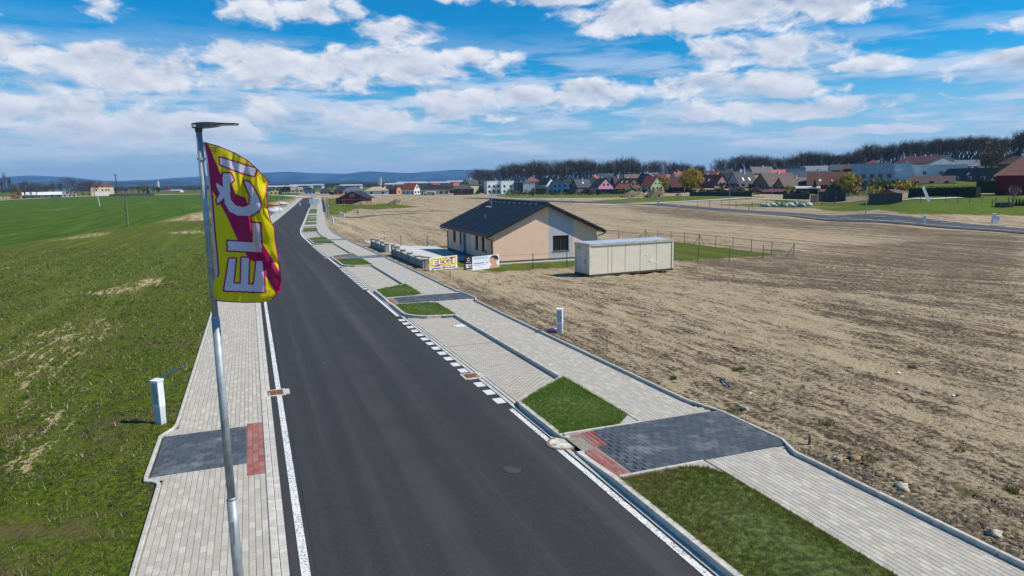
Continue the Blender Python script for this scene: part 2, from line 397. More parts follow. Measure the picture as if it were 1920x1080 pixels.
    zone(green,.5,[(505,395),(545,380),(550,374),(505,374)])
    for nm_ in range(1):
        for arr in (green,wheat,straw,dark,lush):
            A=arr.reshape(n0,n1)
            for _ in range(2):
                A[1:-1]=(A[:-2]+2*A[1:-1]+A[2:])/4; A[:,1:-1]=(A[:,:-2]+2*A[:,1:-1]+A[:,2:])/4
        for arr in (straw,dark):
            A=arr.reshape(n0,n1)
            for _ in range(6):
                A[1:-1]=(A[:-2]+2*A[1:-1]+A[2:])/4; A[:,1:-1]=(A[:,:-2]+2*A[:,1:-1]+A[:,2:])/4
    me_=npmesh('ground',np.stack([x,y,zz],-1),Fc,ground_material(),n=4)
    me_.data.polygons.foreach_set('use_smooth',[True]*len(me_.data.polygons))
    for nm,cs in(('zone',(green,wheat,straw)),('zone2',(dark,lush,dark*0))):
        a=me_.data.color_attributes.new(nm,'FLOAT_COLOR','POINT'); A=np.ones((len(x),4),np.float32)
        for i,c in enumerate(cs): A[:,i]=c
        a.data.foreach_set('color',A.ravel())
    tag(me_,kind='structure'); return me_
ground=build_ground()

# ------------------------------------------------------------------ hills and far woods
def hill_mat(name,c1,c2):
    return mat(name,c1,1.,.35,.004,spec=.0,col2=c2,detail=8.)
def ridge(name,pts,Y,depth,m,lab=None):
    """a long hill whose skyline follows pts (picture column, row), standing at distance Y"""
    xs=np.array([p[0] for p in pts],float); ys=np.array([p[1] for p in pts],float)
    N=240; cols=np.linspace(xs[0],xs[-1],N); rows=np.interp(cols,xs,ys)
    V=[];Fc=[]; M=14
    for j in range(M):
        k=j/(M-1); prof=math.sin(k*math.pi)**.8 if 0<k<1 else 0
        for i in range(N):
            yy=Y+depth*(k-.5); x=xat(cols[i],Y,rows[i])*(1+depth*(k-.5)/Y*0)
            d=ray(cols[i],rows[i]); top=d[2]/d[1]*Y-5+ 4*mnoise.noise(Vector((i*.35,0,Y)))+3*mnoise.noise(Vector((i*1.3,j,Y)))
            base=tz(x,yy)-2
            z=base+(top-base)*prof*(1 if abs(k-.5)<.04 else 1+.05*mnoise.noise(Vector((i*.2,j*.8,3))))
            V.append((x,yy,z))
    for j in range(M-1):
        for i in range(N-1): a=j*N+i; Fc.append((a,a+1,a+N+1,a+N))
    o=npmesh(name,V,Fc,m,n=4); o.data.polygons.foreach_set('use_smooth',[True]*len(Fc)); tag(o,kind='structure'); return o
hm=hill_mat('haze_blue_wooded_hill',(.008,.045,.11),(.025,.075,.13)); hm2=hill_mat('near_hill',(.012,.035,.06),(.035,.06,.07))  # blue of the distance haze is put into the woods' base colour
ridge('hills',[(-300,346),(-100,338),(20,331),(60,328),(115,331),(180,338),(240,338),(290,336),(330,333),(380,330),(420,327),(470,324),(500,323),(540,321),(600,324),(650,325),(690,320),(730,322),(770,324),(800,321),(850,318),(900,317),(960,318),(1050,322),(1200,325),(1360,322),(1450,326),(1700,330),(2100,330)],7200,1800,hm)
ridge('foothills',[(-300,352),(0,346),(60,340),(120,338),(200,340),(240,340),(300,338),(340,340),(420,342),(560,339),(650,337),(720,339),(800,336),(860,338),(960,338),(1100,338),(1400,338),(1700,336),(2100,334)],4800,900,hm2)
for nm,Y_,rows,col in (('far_woods',2600,[(-200,354),(0,351),(200,350),(380,347),(520,344),(640,342),(780,339),(900,339),(1000,340),(1100,342)],(.03,.032,.028)),
                   ('far_woods',1500,[(-200,358),(0,356),(200,354),(350,353),(420,351),(520,347),(600,345),(650,346),(720,343),(780,341),(820,344),(900,342),(1000,346)],(.04,.032,.025))):
    xs=[p[0] for p in rows]; ysr=[p[1] for p in rows]; V=[];Fc=[]
    for c in np.arange(-200,rows[-1][0],1.1):
        r=np.interp(c,xs,ysr)+1.1*mnoise.noise(Vector((c*.06,0,Y_)))
        if mnoise.noise(Vector((c*.013,7,Y_)))<-.12: continue
        for q in range(3):
            Yq=Y_*(1+random.uniform(0,.10)); x=xat(c+random.uniform(-1,1),Yq); b=tz(x,Yq); h=max(3.,(ray(c,r)[2]/ray(c,r)[1]*Yq-b)*random.uniform(.55,1.05)); w=Yq/1280*1.6
            k=len(V)
            for a in range(5):
                an=a*2*math.pi/5+random.random()*.6; V.append((x+w*math.cos(an),Yq+w*math.sin(an),b-1))
            for a in range(5):
                an=a*2*math.pi/5+random.random()*.6; V.append((x+w*.9*math.cos(an),Yq+w*.9*math.sin(an),b+h*random.uniform(.55,.8)))
            V.append((x,Yq,b+h))
            for a in range(5):
                a2=(a+1)%5; Fc+= [(k+a,k+a2,k+5+a2),(k+a,k+5+a2,k+5+a),(k+5+a,k+5+a2,k+10)]
    o=npmesh(nm,V,Fc,mat('far_wood_%d'%Y_,col,1.,.5,.02,spec=0)); tag(o,'dark bands of distant woodland on the plain below the hills' if Y_>2000 else 'nearer bands of bare woodland behind the far houses','woodland',kind='stuff')
def plains():   # pale fields and works between the woods, far off
    m=mat('far_field',(.30,.30,.22),1.,.3,.01); V=MB()
# ------------------------------------------------------------------ haze
hb=MB().box(-8600,8600,-60,8900,-62,230)
hz=hb.build('haze',[]); hmn=bpy.data.materials.new('haze_air'); hmn.use_nodes=True; g=NT(hmn.node_tree); g.n.clear()
o_=g.new('ShaderNodeOutputMaterial'); pv_=g.new('ShaderNodeVolumePrincipled'); g.l.new(pv_.outputs[0],o_.inputs['Volume'])
pv_.inputs['Color'].default_value=(.32,.60,1,1); pv_.inputs['Density'].default_value=9.5e-5; pv_.inputs['Anisotropy'].default_value=.15
hz.data.materials.append(hmn); hz['kind']='stuff'; hz['label']='thin blue air haze over the whole plain'
# ------------------------------------------------------------------ street materials
def asphalt_mat(name,base,lighter):
    m=bpy.data.materials.new(name); m.use_nodes=True; g=NT(m.node_tree); b=g.n['Principled BSDF']
    v=g.new('ShaderNodeTexCoord').outputs['Object']
    st=g.new('ShaderNodeMapping',inp={'Vector':v,'Rotation':(0,0,-math.atan2(UY,UX))}).outputs[0]
    grain=g.noise(v,55.,4.,.75); streak=g.noise(g.vm('MULTIPLY',st,(.03,1.5,1)),1.,5.,.6); cloud=g.noise(v,.7,6.,.65); agg=g.noise(v,16.,3.,.8)
    c=g.mix(g.ramp(grain,.25,.75),[k*.65 for k in base],[k*1.35 for k in base])
    c=g.mix(g.math('MULTIPLY',g.ramp(g.math('ADD',g.math('MULTIPLY',streak,.7),g.math('MULTIPLY',cloud,.3)),.45,.65),.5),c,lighter)
    c=g.mix(g.math('MULTIPLY',g.ramp(agg,.58,.72),.35),c,(.10,.095,.09)); c=g.mix(g.math('MULTIPLY',g.ramp(g.noise(g.vm('MULTIPLY',st,(.5,1.,1)),.35,6.,.7),.58,.76),.22),c,(.12,.11,.10))
    tt=g.math('SUBTRACT',g.math('MULTIPLY',g.vm('DOT_PRODUCT',v,(UY,-UX,0)),1.),P0[0]*UY-P0[1]*UX)
    for c0,w0,amt in ((1.55,.38,.16),(3.35,.40,.16),(4.75,.30,.22),(.75,.25,.14)):
        lane=g.ramp(g.math('ABSOLUTE',g.math('SUBTRACT',tt,c0)),0.,w0,1,0); c=g.mix(g.math('MULTIPLY',g.math('MULTIPLY',lane,g.ramp(streak,.35,.62,.2,1.)),amt),c,(.13,.12,.115))
    vo=g.new('ShaderNodeTexVoronoi',feature='F1',inp={'Vector':v,'Scale':1.25,'Randomness':1.})
    pick=g.new('ShaderNodeSeparateColor',inp={0:vo.outputs['Color']}).outputs
    spot=g.math('MULTIPLY',g.math('LESS_THAN',g.math('ADD',vo.outputs['Distance'],g.math('MULTIPLY',g.noise(v,18.,3.),.06)),g.math('MULTIPLY_ADD',pick[1],.05,.035)),g.math('GREATER_THAN',pick[0],.45))
    c=g.mix(g.math('MULTIPLY',spot,.6),c,(.24,.23,.20))
    g.l.new(c,b.inputs['Base Color']); b.inputs['Roughness'].default_value=.82; b.inputs['Specular IOR Level'].default_value=.35
    bn=g.new('ShaderNodeBump',inp={'Strength':.5,'Distance':.006,'Height':grain}); g.l.new(bn.outputs[0],b.inputs['Normal'])
    return m
m_asph=asphalt_mat('asphalt',(.0315,.0295,.0305),(.064,.058,.058))
m_seam=mat('asphalt_edge',(.030,.030,.032),.85,.25,40.)
m_asph2=asphalt_mat('asphalt_far',(.060,.062,.068),(.085,.085,.09))
def brick_mat(name,c1,c2,joint,bw,bh,gap=.008,off=.5,uvswap=False,dirt=(.45,.40,.33)):
    """paving too far off to pick apart: courses drawn in street coordinates"""
    m=bpy.data.materials.new(name); m.use_nodes=True; g=NT(m.node_tree); b=g.n['Principled BSDF']
    uv=g.new('ShaderNodeUVMap').outputs[0]
    br=g.new('ShaderNodeTexBrick',offset=off,inp={'Vector':uv,'Color1':(*c1,1),'Color2':(*c2,1),'Mortar':(*joint,1),'Scale':1.,'Mortar Size':gap,'Brick Width':bw,'Row Height':bh,'Bias':0.})
    n=g.noise(uv,.9,5.,.6); n2=g.noise(uv,9.,4.,.6)
    c=g.mix(g.ramp(n,.35,.7,0,.5),br.outputs[0],dirt); c=g.mix(g.ramp(n2,.3,.8,0,.25),c,(.30,.28,.26))
    g.l.new(c,b.inputs['Base Color']); b.inputs['Roughness'].default_value=.9; b.inputs['Specular IOR Level'].default_value=.25
    return m
WALK1=(.455,.415,.35); m_walkfar=brick_mat('paving_grey',(.46,.435,.39),(.40,.38,.34),(.28,.26,.22),.2,.1)
m_bayfar=brick_mat('paving_bay',(.44,.415,.37),(.38,.36,.32),(.25,.23,.20),.1,.2,.012,dirt=(.43,.38,.31))
def paver(name,c,rand,dirt,da,sc=1.1):
    m=bpy.data.materials.new(name); m.use_nodes=True; g=NT(m.node_tree); b=g.n['Principled BSDF']
    v=g.new('ShaderNodeNewGeometry'); p=v.outputs['Position']
    oi=g.new('ShaderNodeObjectInfo'); r=g.math('FRACT',g.math('ADD',oi.outputs['Random'],v.outputs['Random Per Island']))
    n=g.noise(p,60.,3.,.7); col=g.mix(g.ramp(n,.2,.8),[k*.88 for k in c],[min(1,k*1.1) for k in c])
    r2=g.math('POWER',r,2.2)
    hv=g.new('ShaderNodeHueSaturation',inp={'Color':col,'Value':g.math('MULTIPLY_ADD',r2,2.1*rand,1-rand*.8),'Saturation':g.math('MULTIPLY_ADD',g.math('FRACT',g.math('MULTIPLY',r,7.3)),.4,.8)})
    dm=g.noise(p,sc,6.,.7); c2=g.mix(g.ramp(dm,.48,.72,0,da),hv.outputs[0],dirt)
    g.l.new(c2,b.inputs['Base Color']); b.inputs['Roughness'].default_value=.88; b.inputs['Specular IOR Level'].default_value=.25
    return m
m_walk=paver('paver_grey',WALK1,.13,(.50,.45,.37),.35)
m_bay=paver('paver_bay',(.43,.39,.33),.10,(.50,.45,.36),.5)
m_dark=paver('paver_anthracite',(.070,.084,.102),.14,(.20,.21,.22),.8,1.6)
m_red=paver('paver_red',(.31,.115,.10),.09,(.42,.25,.20),.35)
m_sett=paver('granite_sett',(.50,.475,.43),.12,(.40,.36,.30),.3)
m_sand=mat('joint_sand',(.27,.245,.20),1.,.25,30.,spec=.1)
m_jdark=mat('joint_dark',(.065,.072,.08),1.,.3,30.,spec=.1)
m_kerb=mat('concrete_kerb',(.50,.465,.40),.85,.14,6.,rand=.06,bump=.3,bscale=60.)
m_kface=mat('concrete_frame',(.47,.45,.41),.85,.12,9.)
m_rust=mat('rusty_iron',(.15,.065,.032),.85,.35,18.,col2=(.26,.10,.04))
m_concr=mat('manhole_concrete',(.46,.41,.34),.85,.22,5.,col2=(.56,.51,.44))
m_iron=mat('dark_iron',(.05,.05,.052),.7,.3,20.)
def paint_mat():
    m=bpy.data.materials.new('road_paint'); m.use_nodes=True; g=NT(m.node_tree); b=g.n['Principled BSDF']
    v=g.new('ShaderNodeTexCoord').outputs['Object']; n=g.noise(v,28.,5.,.85); n2=g.noise(v,2.5,3.)
    f=g.ramp(g.math('ADD',n,g.math('MULTIPLY',n2,.12)),.585,.62,0,1)
    c=g.mix(f,(.74,.73,.70),(.10,.10,.10)); g.l.new(c,b.inputs['Base Color']); b.inputs['Roughness'].default_value=.7
    return m
m_paint=paint_mat()
m_paint2=mat('road_paint_clean',(.63,.62,.59),.7,.06,6.)
def hw(t): return .062+.058*float(smo(t,5.5,6.5))
def ribbon(name,s0,s1,t0,t1,dz,m,ds=.5,kind='structure',parent=None,seglab=None):
    f0=t0 if callable(t0) else (lambda s:t0); f1=t1 if callable(t1) else (lambda s:t1)
    n=max(2,int(math.ceil((s1-s0)/ds))+1); S=np.linspace(s0,s1,n); V=[];UV=[]
    for s in S:
        for q_,t in enumerate((f0(s),f1(s))): V.append(G(s,t,dz[q_] if isinstance(dz,tuple) else dz)); UV.append((s,t))
    Fc=[(2*i,2*i+1,2*i+3,2*i+2) for i in range(n-1)]
    o=npmesh(name,V,[f[::-1] for f in Fc] if False else Fc,m,parent,n=4)
    uvl=o.data.uv_layers.new(name='UVMap')
    k=np.array(Fc).ravel(); uvl.data.foreach_set('uv',np.array(UV,np.float32)[k].ravel())
    if kind: o['kind']=kind
    return o
# the carriageway
ribbon('road',-22,378,-.20,5.30,-.004,m_asph,ds=.6)
ribbon('asphalt_edge_strip',-12,60,.14,.30,.0,m_seam)
# markings: solid edge lines, and the dashes along the parking bays
def painted(s0,s1,t0,t1,m=None,ds=.6): return ribbon('painted_edge_line',s0,s1,t0,t1,.004,m or m_paint,ds)
painted(-12,76,-.065,.06); painted(76,375,-.10,.06,m_paint2,2.)
B=[(-8.,.36,2.70,5.35),(17.4,20.9,22.95,26.0),(38.2,43.2,45.3,46.9),(61.0,65.4,67.3,70.8),(84.6,None,None,93.2)]
painted(-12,5.0,5.14,5.26); painted(18.5,26.6,5.13,5.26,m_paint2); painted(38.6,47.4,5.13,5.26,m_paint2); painted(61.3,75,5.13,5.27,m_paint2,1.); painted(75,200,5.12,5.28,m_paint2,1.)
for a,b_ in ((5.5,18.2),(27.0,38.2),(47.8,60.6)):
    s=a
    while s<b_-.3:
        o=ribbon('painted_dash',s,s+.44,5.04,5.28,.004,m_paint2,.5); s+=.79
# ------------------------------------------------------------------ pavers laid one by one
def paver_mesh(name,l,w,m,gap=.007,ch=.0035,h=.03):
    a,b=l/2-gap/2,w/2-gap/2
    V=[(-a,-b,-h),(a,-b,-h),(a,b,-h),(-a,b,-h),(-a,-b,-ch),(a,-b,-ch),(a,b,-ch),(-a,b,-ch),(-a+ch,-b+ch,0),(a-ch,-b+ch,0),(a-ch,b-ch,0),(-a+ch,b-ch,0)]
    F=[]
    for k in (0,4):
        for i in range(4): j=(i+1)%4; F.append((k+i,k+j,k+4+j,k+4+i))
    F.append((8,9,10,11)); me=bpy.data.meshes.new(name); me.from_pydata(V,[],F); me.materials.append(m); me.update(); return me,np.array(V),F
def lay(name,parent,cells,l,w,m,dz,limit=300,gap=.007,rank=None,jit=.0012,stuffname=None,far=None):
    """cells: (s,t,length scale,width scale); the nearest `limit` are parts of their own, the rest one joined part"""
    me,V0,F=paver_mesh(name,l,w,m,gap); cells=np.array(cells)
    xy=np.array([xy_of(c[0],c[1]) for c in cells]); dist=np.hypot(xy[:,0],xy[:,1]); order=np.argsort(dist)
    ang=math.atan2(UY,UX)
    near=order[:limit]; rest=order[limit:]
    for i in near:
        s,t,kl,kw=cells[i]; p=G(s,t,(dz(t) if callable(dz) else dz)+rng.uniform(-jit,jit)); o=link(name,me,parent); o.location=p
        sl=(G(s+.1,t)[2]-G(s-.1,t)[2])/.2; b=math.atan(.098) if s>79 else 0
        o.rotation_euler=(0,-math.atan(sl),ang-b); o.scale=(kl,kw,1)
    if len(rest):
        n=len(rest); Vs=np.zeros((n,12,3)); ex=np.array([UX,UY,0]); ey=np.array([-UY,UX,0])
        for k,i in enumerate(rest):
            s,t,kl,kw=cells[i]; p=G(s,t,(dz(t) if callable(dz) else dz)+rng.uniform(-jit,jit)); sl=(G(s+.1,t)[2]-G(s-.1,t)[2])/.2
            Vs[k]=np.array(p)+kl*V0[:,0:1]*(ex+np.array([0,0,sl]))+kw*V0[:,1:2]*ey; Vs[k,:,2]+=V0[:,2]
        Fc=(np.array(F)[None]+12*np.arange(n)[:,None,None]).reshape(-1,4)
        o=npmesh(stuffname or name,Vs.reshape(-1,3),Fc,m,parent,n=4); o['kind']='stuff'
    return me
def courses(s0,s1,t0,t1,l,w,along=True,iv=None,off=.5):
    """rows of pavers; iv(c) gives the open intervals of the row at cross position c; end pieces are cut"""
    out=[]; a0,a1,b0,b1=(s0,s1,t0,t1) if along else (t0,t1,s0,s1)
    n=max(1,round((b1-b0)/w)); ww=(b1-b0)/n
    for j in range(n):
        c=b0+(j+.5)*ww
        for (p,q) in (iv(c) if iv else [(a0,a1)]):
            p=max(p,a0); q=min(q,a1)
            x=a0-(l*off if j%2 else 0)
            while x<q:
                e0=max(x,p); e1=min(x+l,q); x+=l
                if e1-e0<.035: continue
                k=(e1-e0)/l; m_=(e0+e1)/2
                out.append((m_,c,k,ww/w) if along else (c,m_,k,ww/w))
    if not along: out=[(a,b,e,d) for a,b,d,e in out]
    return out
# left pavement -----------------------------------------------------
LP=ribbon('left_pavement',-10,372,-2.26,-.455,.024,m_sand,.5)
lay('brick',LP,courses(-3.4,30,-2.24,-.46,.2,.1,iv=lambda t:[(-9,3.88),(6.18,40)] if t<-.80 else [(-9,3.24),(6.33,40)]),.2,.1,m_walk,.034)
ribbon('far_brick_paving',30,372,-2.26,-.455,.034,m_walkfar,1.,kind='stuff',parent=LP)
LD=ribbon('left_driveway',3.86,6.20,-2.50,-.80,.027,m_jdark,.4)
lay('paver',LD,courses(3.88,6.18,-2.48,-.80,.2,.165,along=False),.165,.2,m_dark,.036,gap=.006)
LR=ribbon('left_tactile_strip',3.24,6.33,-.79,-.455,.028,m_sand,.4)
lay('brick',LR,courses(3.24,6.33,-.79,-.46,.2,.112),.2,.112,m_red,.037)
# right pavement ------------------------------------------------------
HW=.12
RP=ribbon('right_pavement',-10,372,7.42,9.12,HW-.007,m_sand,.5)
lay('brick',RP,courses(-6,30,7.42,9.12,.2,.1,iv=lambda t:[(-9,.36),(2.70,20.9),(22.95,40)]),.2,.1,m_walk,HW)
ribbon('far_brick_paving',30,372,7.42,9.12,HW,m_walkfar,1.,kind='stuff',parent=RP)
def kerbline(parent,pts,w,top,base,m,step=1.,name='kerb_stone',limit=300,ind=True,side=1):
    """pts: (s,t,top height) of one edge; width is laid towards +side; stones one by one"""
    P=[Vector((p[0],p[1],(p[2] if len(p)>2 else top))) for p in pts]; out=[]
    L=[0]; 
    for a,b in zip(P,P[1:]): L.append(L[-1]+math.hypot(b.x-a.x,b.y-a.y))
    def ev(d):
        for i in range(len(P)-1):
            if d<=L[i+1] or i==len(P)-2:
                k=(d-L[i])/max(1e-6,L[i+1]-L[i]); return P[i].lerp(P[i+1],k),(P[i+1]-P[i])
    d=0; joined=MB(); cnt=0
    def nrm(v): q=Vector((-v.y,v.x)); q.normalize(); return q*side
    def noff(dd):
        a=nrm(ev(max(0,dd-.12))[1]); b=nrm(ev(min(L[-1],dd+.12))[1]); c=(a+b); c.normalize(); k=max(.5,c.dot(a)); return c/k
    while d<L[-1]-.02:
        cur=ev(d+.01)[1]; turning=(noff(d)-noff(min(L[-1],d+step))).length>.05
        e=min(L[-1],d+(step*.3 if turning else step)); g_=.006
        q=[]
        for dd in (d+g_,e-g_):
            p,_=ev(dd); o_=noff(dd)*w; q.append((p,o_))
        (p1,o1),(p2,o2)=q; c=.012
        def V(p,o,k,h): return G(p.x+o.x*k,p.y+o.y*k,h)
        vs=[V(p1,o1,0,base),V(p2,o2,0,base),V(p2,o2,1,base),V(p1,o1,1,base),
            V(p1,o1,0,p1.z-c),V(p2,o2,0,p2.z-c),V(p2,o2,1,p2.z-c),V(p1,o1,1,p1.z-c),
            V(p1,o1,c/w,p1.z),V(p2,o2,c/w,p2.z),V(p2,o2,1-c/w,p2.z),V(p1,o1,1-c/w,p1.z)]
        if side<0: 
            pass
        fs=[(0,1,5,4),(1,2,6,5),(2,3,7,6),(3,0,4,7),(4,5,9,8),(5,6,10,9),(6,7,11,10),(7,4,8,11),(8,9,10,11)]
        if side<0: fs=[f[::-1] for f in fs]
        if ind and cnt<limit:
            mb=MB(); o0=Vector(vs[0]); mb.add([tuple(Vector(v)-o0) for v in vs],fs); ob=mb.build(name,m,parent); ob.location=o0; cnt+=1
        else: joined.add(vs,fs)
        d=e
    if joined.v: o=joined.build(name,m,parent); o['kind']='stuff'
    return parent
def kroot(name,s,t): 
    o=empty(name,(0,0,0)); o['kind']='structure'; return o
K1=kroot('left_kerb',0,0)
kerbline(K1,[(-6,-.455),(30,-.455)],.12,.05,-.2,m_kerb,side=1)
kerbline(K1,[(30,-.455),(79,-.455),(372,-.455)],.12,.05,-.2,m_kerb,step=2,ind=False,side=1)
K2=kroot('left_edging',0,0)
kerbline(K2,[(-6,-2.26),(3.45,-2.26),(3.66,-2.31),(3.76,-2.50),(3.86,-2.53),(6.22,-2.53),(6.34,-2.49),(6.55,-2.34),(6.95,-2.27),(7.4,-2.26),(30,-2.26)],.075,.055,-.2,m_kerb,side=-1,step=.5)
kerbline(K2,[(30,-2.26),(372,-2.26)],.075,.055,-.2,m_kerb,step=3,ind=False,side=-1)
K3=kroot('left_gutter',0,0); me_sett,_,_=None,None,None
lay('sett',K3,courses(-4,40,-.33,-.215,.11,.115),.11,.115,m_sett,.012,limit=140,gap=.008)
ribbon('far_gutter_strip',40,372,-.33,-.215,.010,m_kerb,2.,parent=K3,kind='stuff')
K4=kroot('right_gutter',0,0)
lay('sett',K4,courses(-7,46,5.30,5.40,.22,.10,iv=lambda t:[(-9,2.12),(2.84,60)]),.22,.105,m_sett,.012,limit=120,gap=.008)
ribbon('far_gutter_strip',46,372,5.30,5.40,.010,m_kerb,2.,parent=K4,kind='stuff')
ribbon('gutter_bed',-10,372,5.28,5.54,-.002,m_seam,1.)
ribbon('gutter_bed',-10,372,-.46,-.19,-.002,m_seam,1.)
K5=kroot('right_edging',0,0)
outer=[(-8,9.12,.20),(.10,9.12,.20),(.22,9.17,.19),(.30,9.34,.15),(.36,9.50,.135),(2.70,9.50,.125),(2.76,9.44,.2),(2.86,9.28,.2),(3.2,9.15,.2),(3.8,9.12,.2),(20.3,9.12,.2),(20.8,9.42,.15),(22.95,9.42,.13),(23.4,9.14,.2),(31,9.12,.2)]
kerbline(K5,outer,.08,.2,-.1,m_kerb,side=1,step=1.)
kerbline(K5,[(31,9.12,.2),(42.9,9.12,.2),(43.2,9.3,.13),(45.3,9.3,.13),(45.6,9.12,.2),(65.1,9.12,.2),(65.4,9.3,.13),(67.3,9.3,.13),(67.6,9.12,.2),(372,9.12,.2)],.08,.2,-.1,m_kerb,side=1,step=2.,ind=False)
K6=kroot('right_kerb',0,0)
m_grassbed=mat('grass_bed',(.060,.065,.018),1.,.4,8.,col2=(.08,.12,.025))
VERGES=[]
def ksys(gs,d0,d1,ge,near,first=False,nd=False):
    """grass strip, driveway, grass strip, edged by the road kerb; returns bay-side corners"""
    st=.5; f=5.40
    ind=near
    ks=dict(ind=ind,step=1. if near else 2.)
    if not first:
        kerbline(K6,[(gs-.2,7.36),(gs-.1,7.05),(gs-.02,6.7),(gs+.05,6.2),(gs+.25,5.86),(gs+.6,5.60),(gs+1.0,f),(d0 if d0 else (gs+ge)/2,f)],.13,.12,-.1,m_kerb,side=1,**ks)
    else: kerbline(K6,[(gs,f),(d0,f)],.13,.12,-.1,m_kerb,side=1,**ks)
    if d0:
        if first:
            kerbline(K6,[(d0,f,.12),(d0+.25,f,.075),(1.84,f,.06)],.13,.1,-.1,m_kerb,side=1,**ks)
            kerbline(K6,[(1.84,5.40,.06),(1.87,5.70,.06),(1.95,5.78,.06),(2.42,5.70,.06),(2.66,5.50,.07),(2.9,f,.12)],.13,.1,-.1,m_kerb,side=1,step=.5)
        else: kerbline(K6,[(d0,f,.12),(d0+.3,f,.06),(d1-.3,f,.06),(d1,f,.12)],.13,.1,-.1,m_kerb,side=1,**ks)
    a=(d1 if d1 else (gs+ge)/2)+(.2 if first else 0)
    e=ge
    kerbline(K6,[(a,f),(e-.25,f),(e-.02,f+.10),(e+.12,5.66),(e+.45,6.1),(e+1.15,6.95),(e+1.35,7.22),(e+1.5,7.36)],.13,.12,-.1,m_kerb,side=1,**ks)
for i,(gs,d0,d1,ge) in enumerate(B): ksys(gs,d0,d1,ge,i<2,first=(i==0))
# back kerbs of the bays, between them and the walk
for a,b_,ind in ((6.85,17.2,True),(27.5,38.0,True),(48.4,60.8,False),(72.3,84.4,False),(94.7,98,False)):
    kerbline(K6,[(a,7.32),(b_,7.32)],.10,HW+.005,-.1,m_kerb,side=1,ind=ind,step=1. if ind else 2)
for a,b_ in ((5.35,17.7),(26.0,38.5),(46.9,61.3),(70.8,84.9),(93.2,98)):
    kerbline(K6,[(a,5.42),(b_,5.42)],.08,.022,-.1,m_kerb,side=1,ind=a<30,step=1. if a<30 else 2)
# parking bays
def bayskip(a,b_):
    def f(s,t):
        if s<a+1.6 and t>5.8 and s<a+.1+ (t-5.75)*.92: return True
        return s>b_-.0 and t>6.0
    return f
for a,b_ in ((5.40,17.8),(26.05,38.6)):
    PB=ribbon('parking_bay',a-.4,b_+.6,5.50,7.36,.001,m_sand,.5)
    lay('brick',PB,courses(a,b_,5.54,7.32,.2,.102,along=False,iv=lambda s,a=a,b_=b_:[] if abs(s-a-6.67)<.05 else [(5.5,min(7.32,5.54+max(.02,(s-a-.05)/.82)) if s<b_-.45 else 5.9)]),.1,.2,m_bay,.012,limit=300 if a<10 else 0,gap=.014)
    MB().hexa([G(a+6.64,5.66,-.05),G(a+6.70,5.66,-.05),G(a+6.70,7.32,-.05),G(a+6.64,7.32,-.05),G(a+6.64,5.66,.0),G(a+6.70,5.66,.0),G(a+6.70,7.32,.0),G(a+6.64,7.32,.0)]).build('bay_divider',m_jdark,PB)
for a,b_ in ((46.9,61.4),(70.8,85.0),(93.2,98.2)):
    PB=ribbon('parking_bay',a-.4,b_+.6,5.50,7.36,.010,m_bayfar,.7)
ribbon('paved_margin',98,372,5.53,7.42,.100,m_walkfar,2.)
kerbline(K6,[(98,5.40),(372,5.40)],.13,.12,-.1,m_kerb,side=1,ind=False,step=3)
# grass strips
def verge(poly,h,name='grass_strip',m=None):
    n=len(poly); bm=MB(); 
    # grid-free fan from the centroid keeps the surface draped
    V=[G(s,t,h) for s,t in poly]; cs=sum(p[0] for p in poly)/n; ct=sum(p[1] for p in poly)/n
    V.append(G(cs,ct,h+.03)); bm.add(V,[(i,(i+1)%n,n) for i in range(n)])
    o=bm.build(name,m or m_grassbed); o['kind']='structure'; VERGES.append(poly); return o
def vpoly(a0,a1,e0,e1): return [(a0,5.66),(a1,5.66),(e1,7.42),(e0,7.42)]
for i,(gs,d0,d1,ge) in enumerate(B):
    if i==0:
        # one long strip is split so that it stays draped
        verge([(-8,5.50),(.28,5.50),(.28,6.95),(.1,7.25),(-.25,7.42),(-8,7.42)],.11)
    elif d0: verge([(gs+.12,6.3),(gs+.5,5.9),(gs+1.0,5.50),(d0-.08,5.50),(d0-.08,7.1),(d0-.5,7.42),(gs-.05,7.42)],.11)
    else: verge([(gs+.12,6.3),(gs+1.0,5.50),(ge-.1,5.50),(ge+1.1,7.2),(ge+1.2,7.42),(gs,7.42)],.11)
    if d1: verge([(d1+.1,5.50),(ge-.2,5.50),(ge-.02,5.75),(ge+.42,6.2),(ge+1.12,7.1),(ge+1.4,7.42),(d1+.55,7.42),(d1+.1,6.95)],.11,m=m_grassbed if i!=2 else mat('brown_bed',(.13,.10,.06),1.,.4,8.))
for a,b_ in ((105,113),(118,127),(129,134),(139,146),(155,190),(201,204),(213,216),(224,227),(235,239),(250,254),(267,271),(288,293),(318,326)):
    verge([(a,5.56),(b_,5.56),(b_,7.40),(a,7.40)],.125)
for a_,b2 in ((-.42,.35),(2.72,3.3),(17.2,17.7),(20.3,20.9),(22.96,23.6)):
    ribbon('paving_corner',a_,b2,6.85,7.43,.104,m_walkfar,.4)
for a_,b2,t0_,t1_,h_ in ((2.70,3.12,9.12,9.32,.108),(.02,.36,9.12,9.34,.108),(22.95,23.3,9.12,9.3,.108),(20.5,20.9,9.12,9.3,.108),(3.66,3.88,-2.50,-2.20,.030),(6.18,6.62,-2.46,-2.20,.030)):
    ribbon('paving_corner',a_,b2,t0_,t1_,h_,m_walkfar,.2)
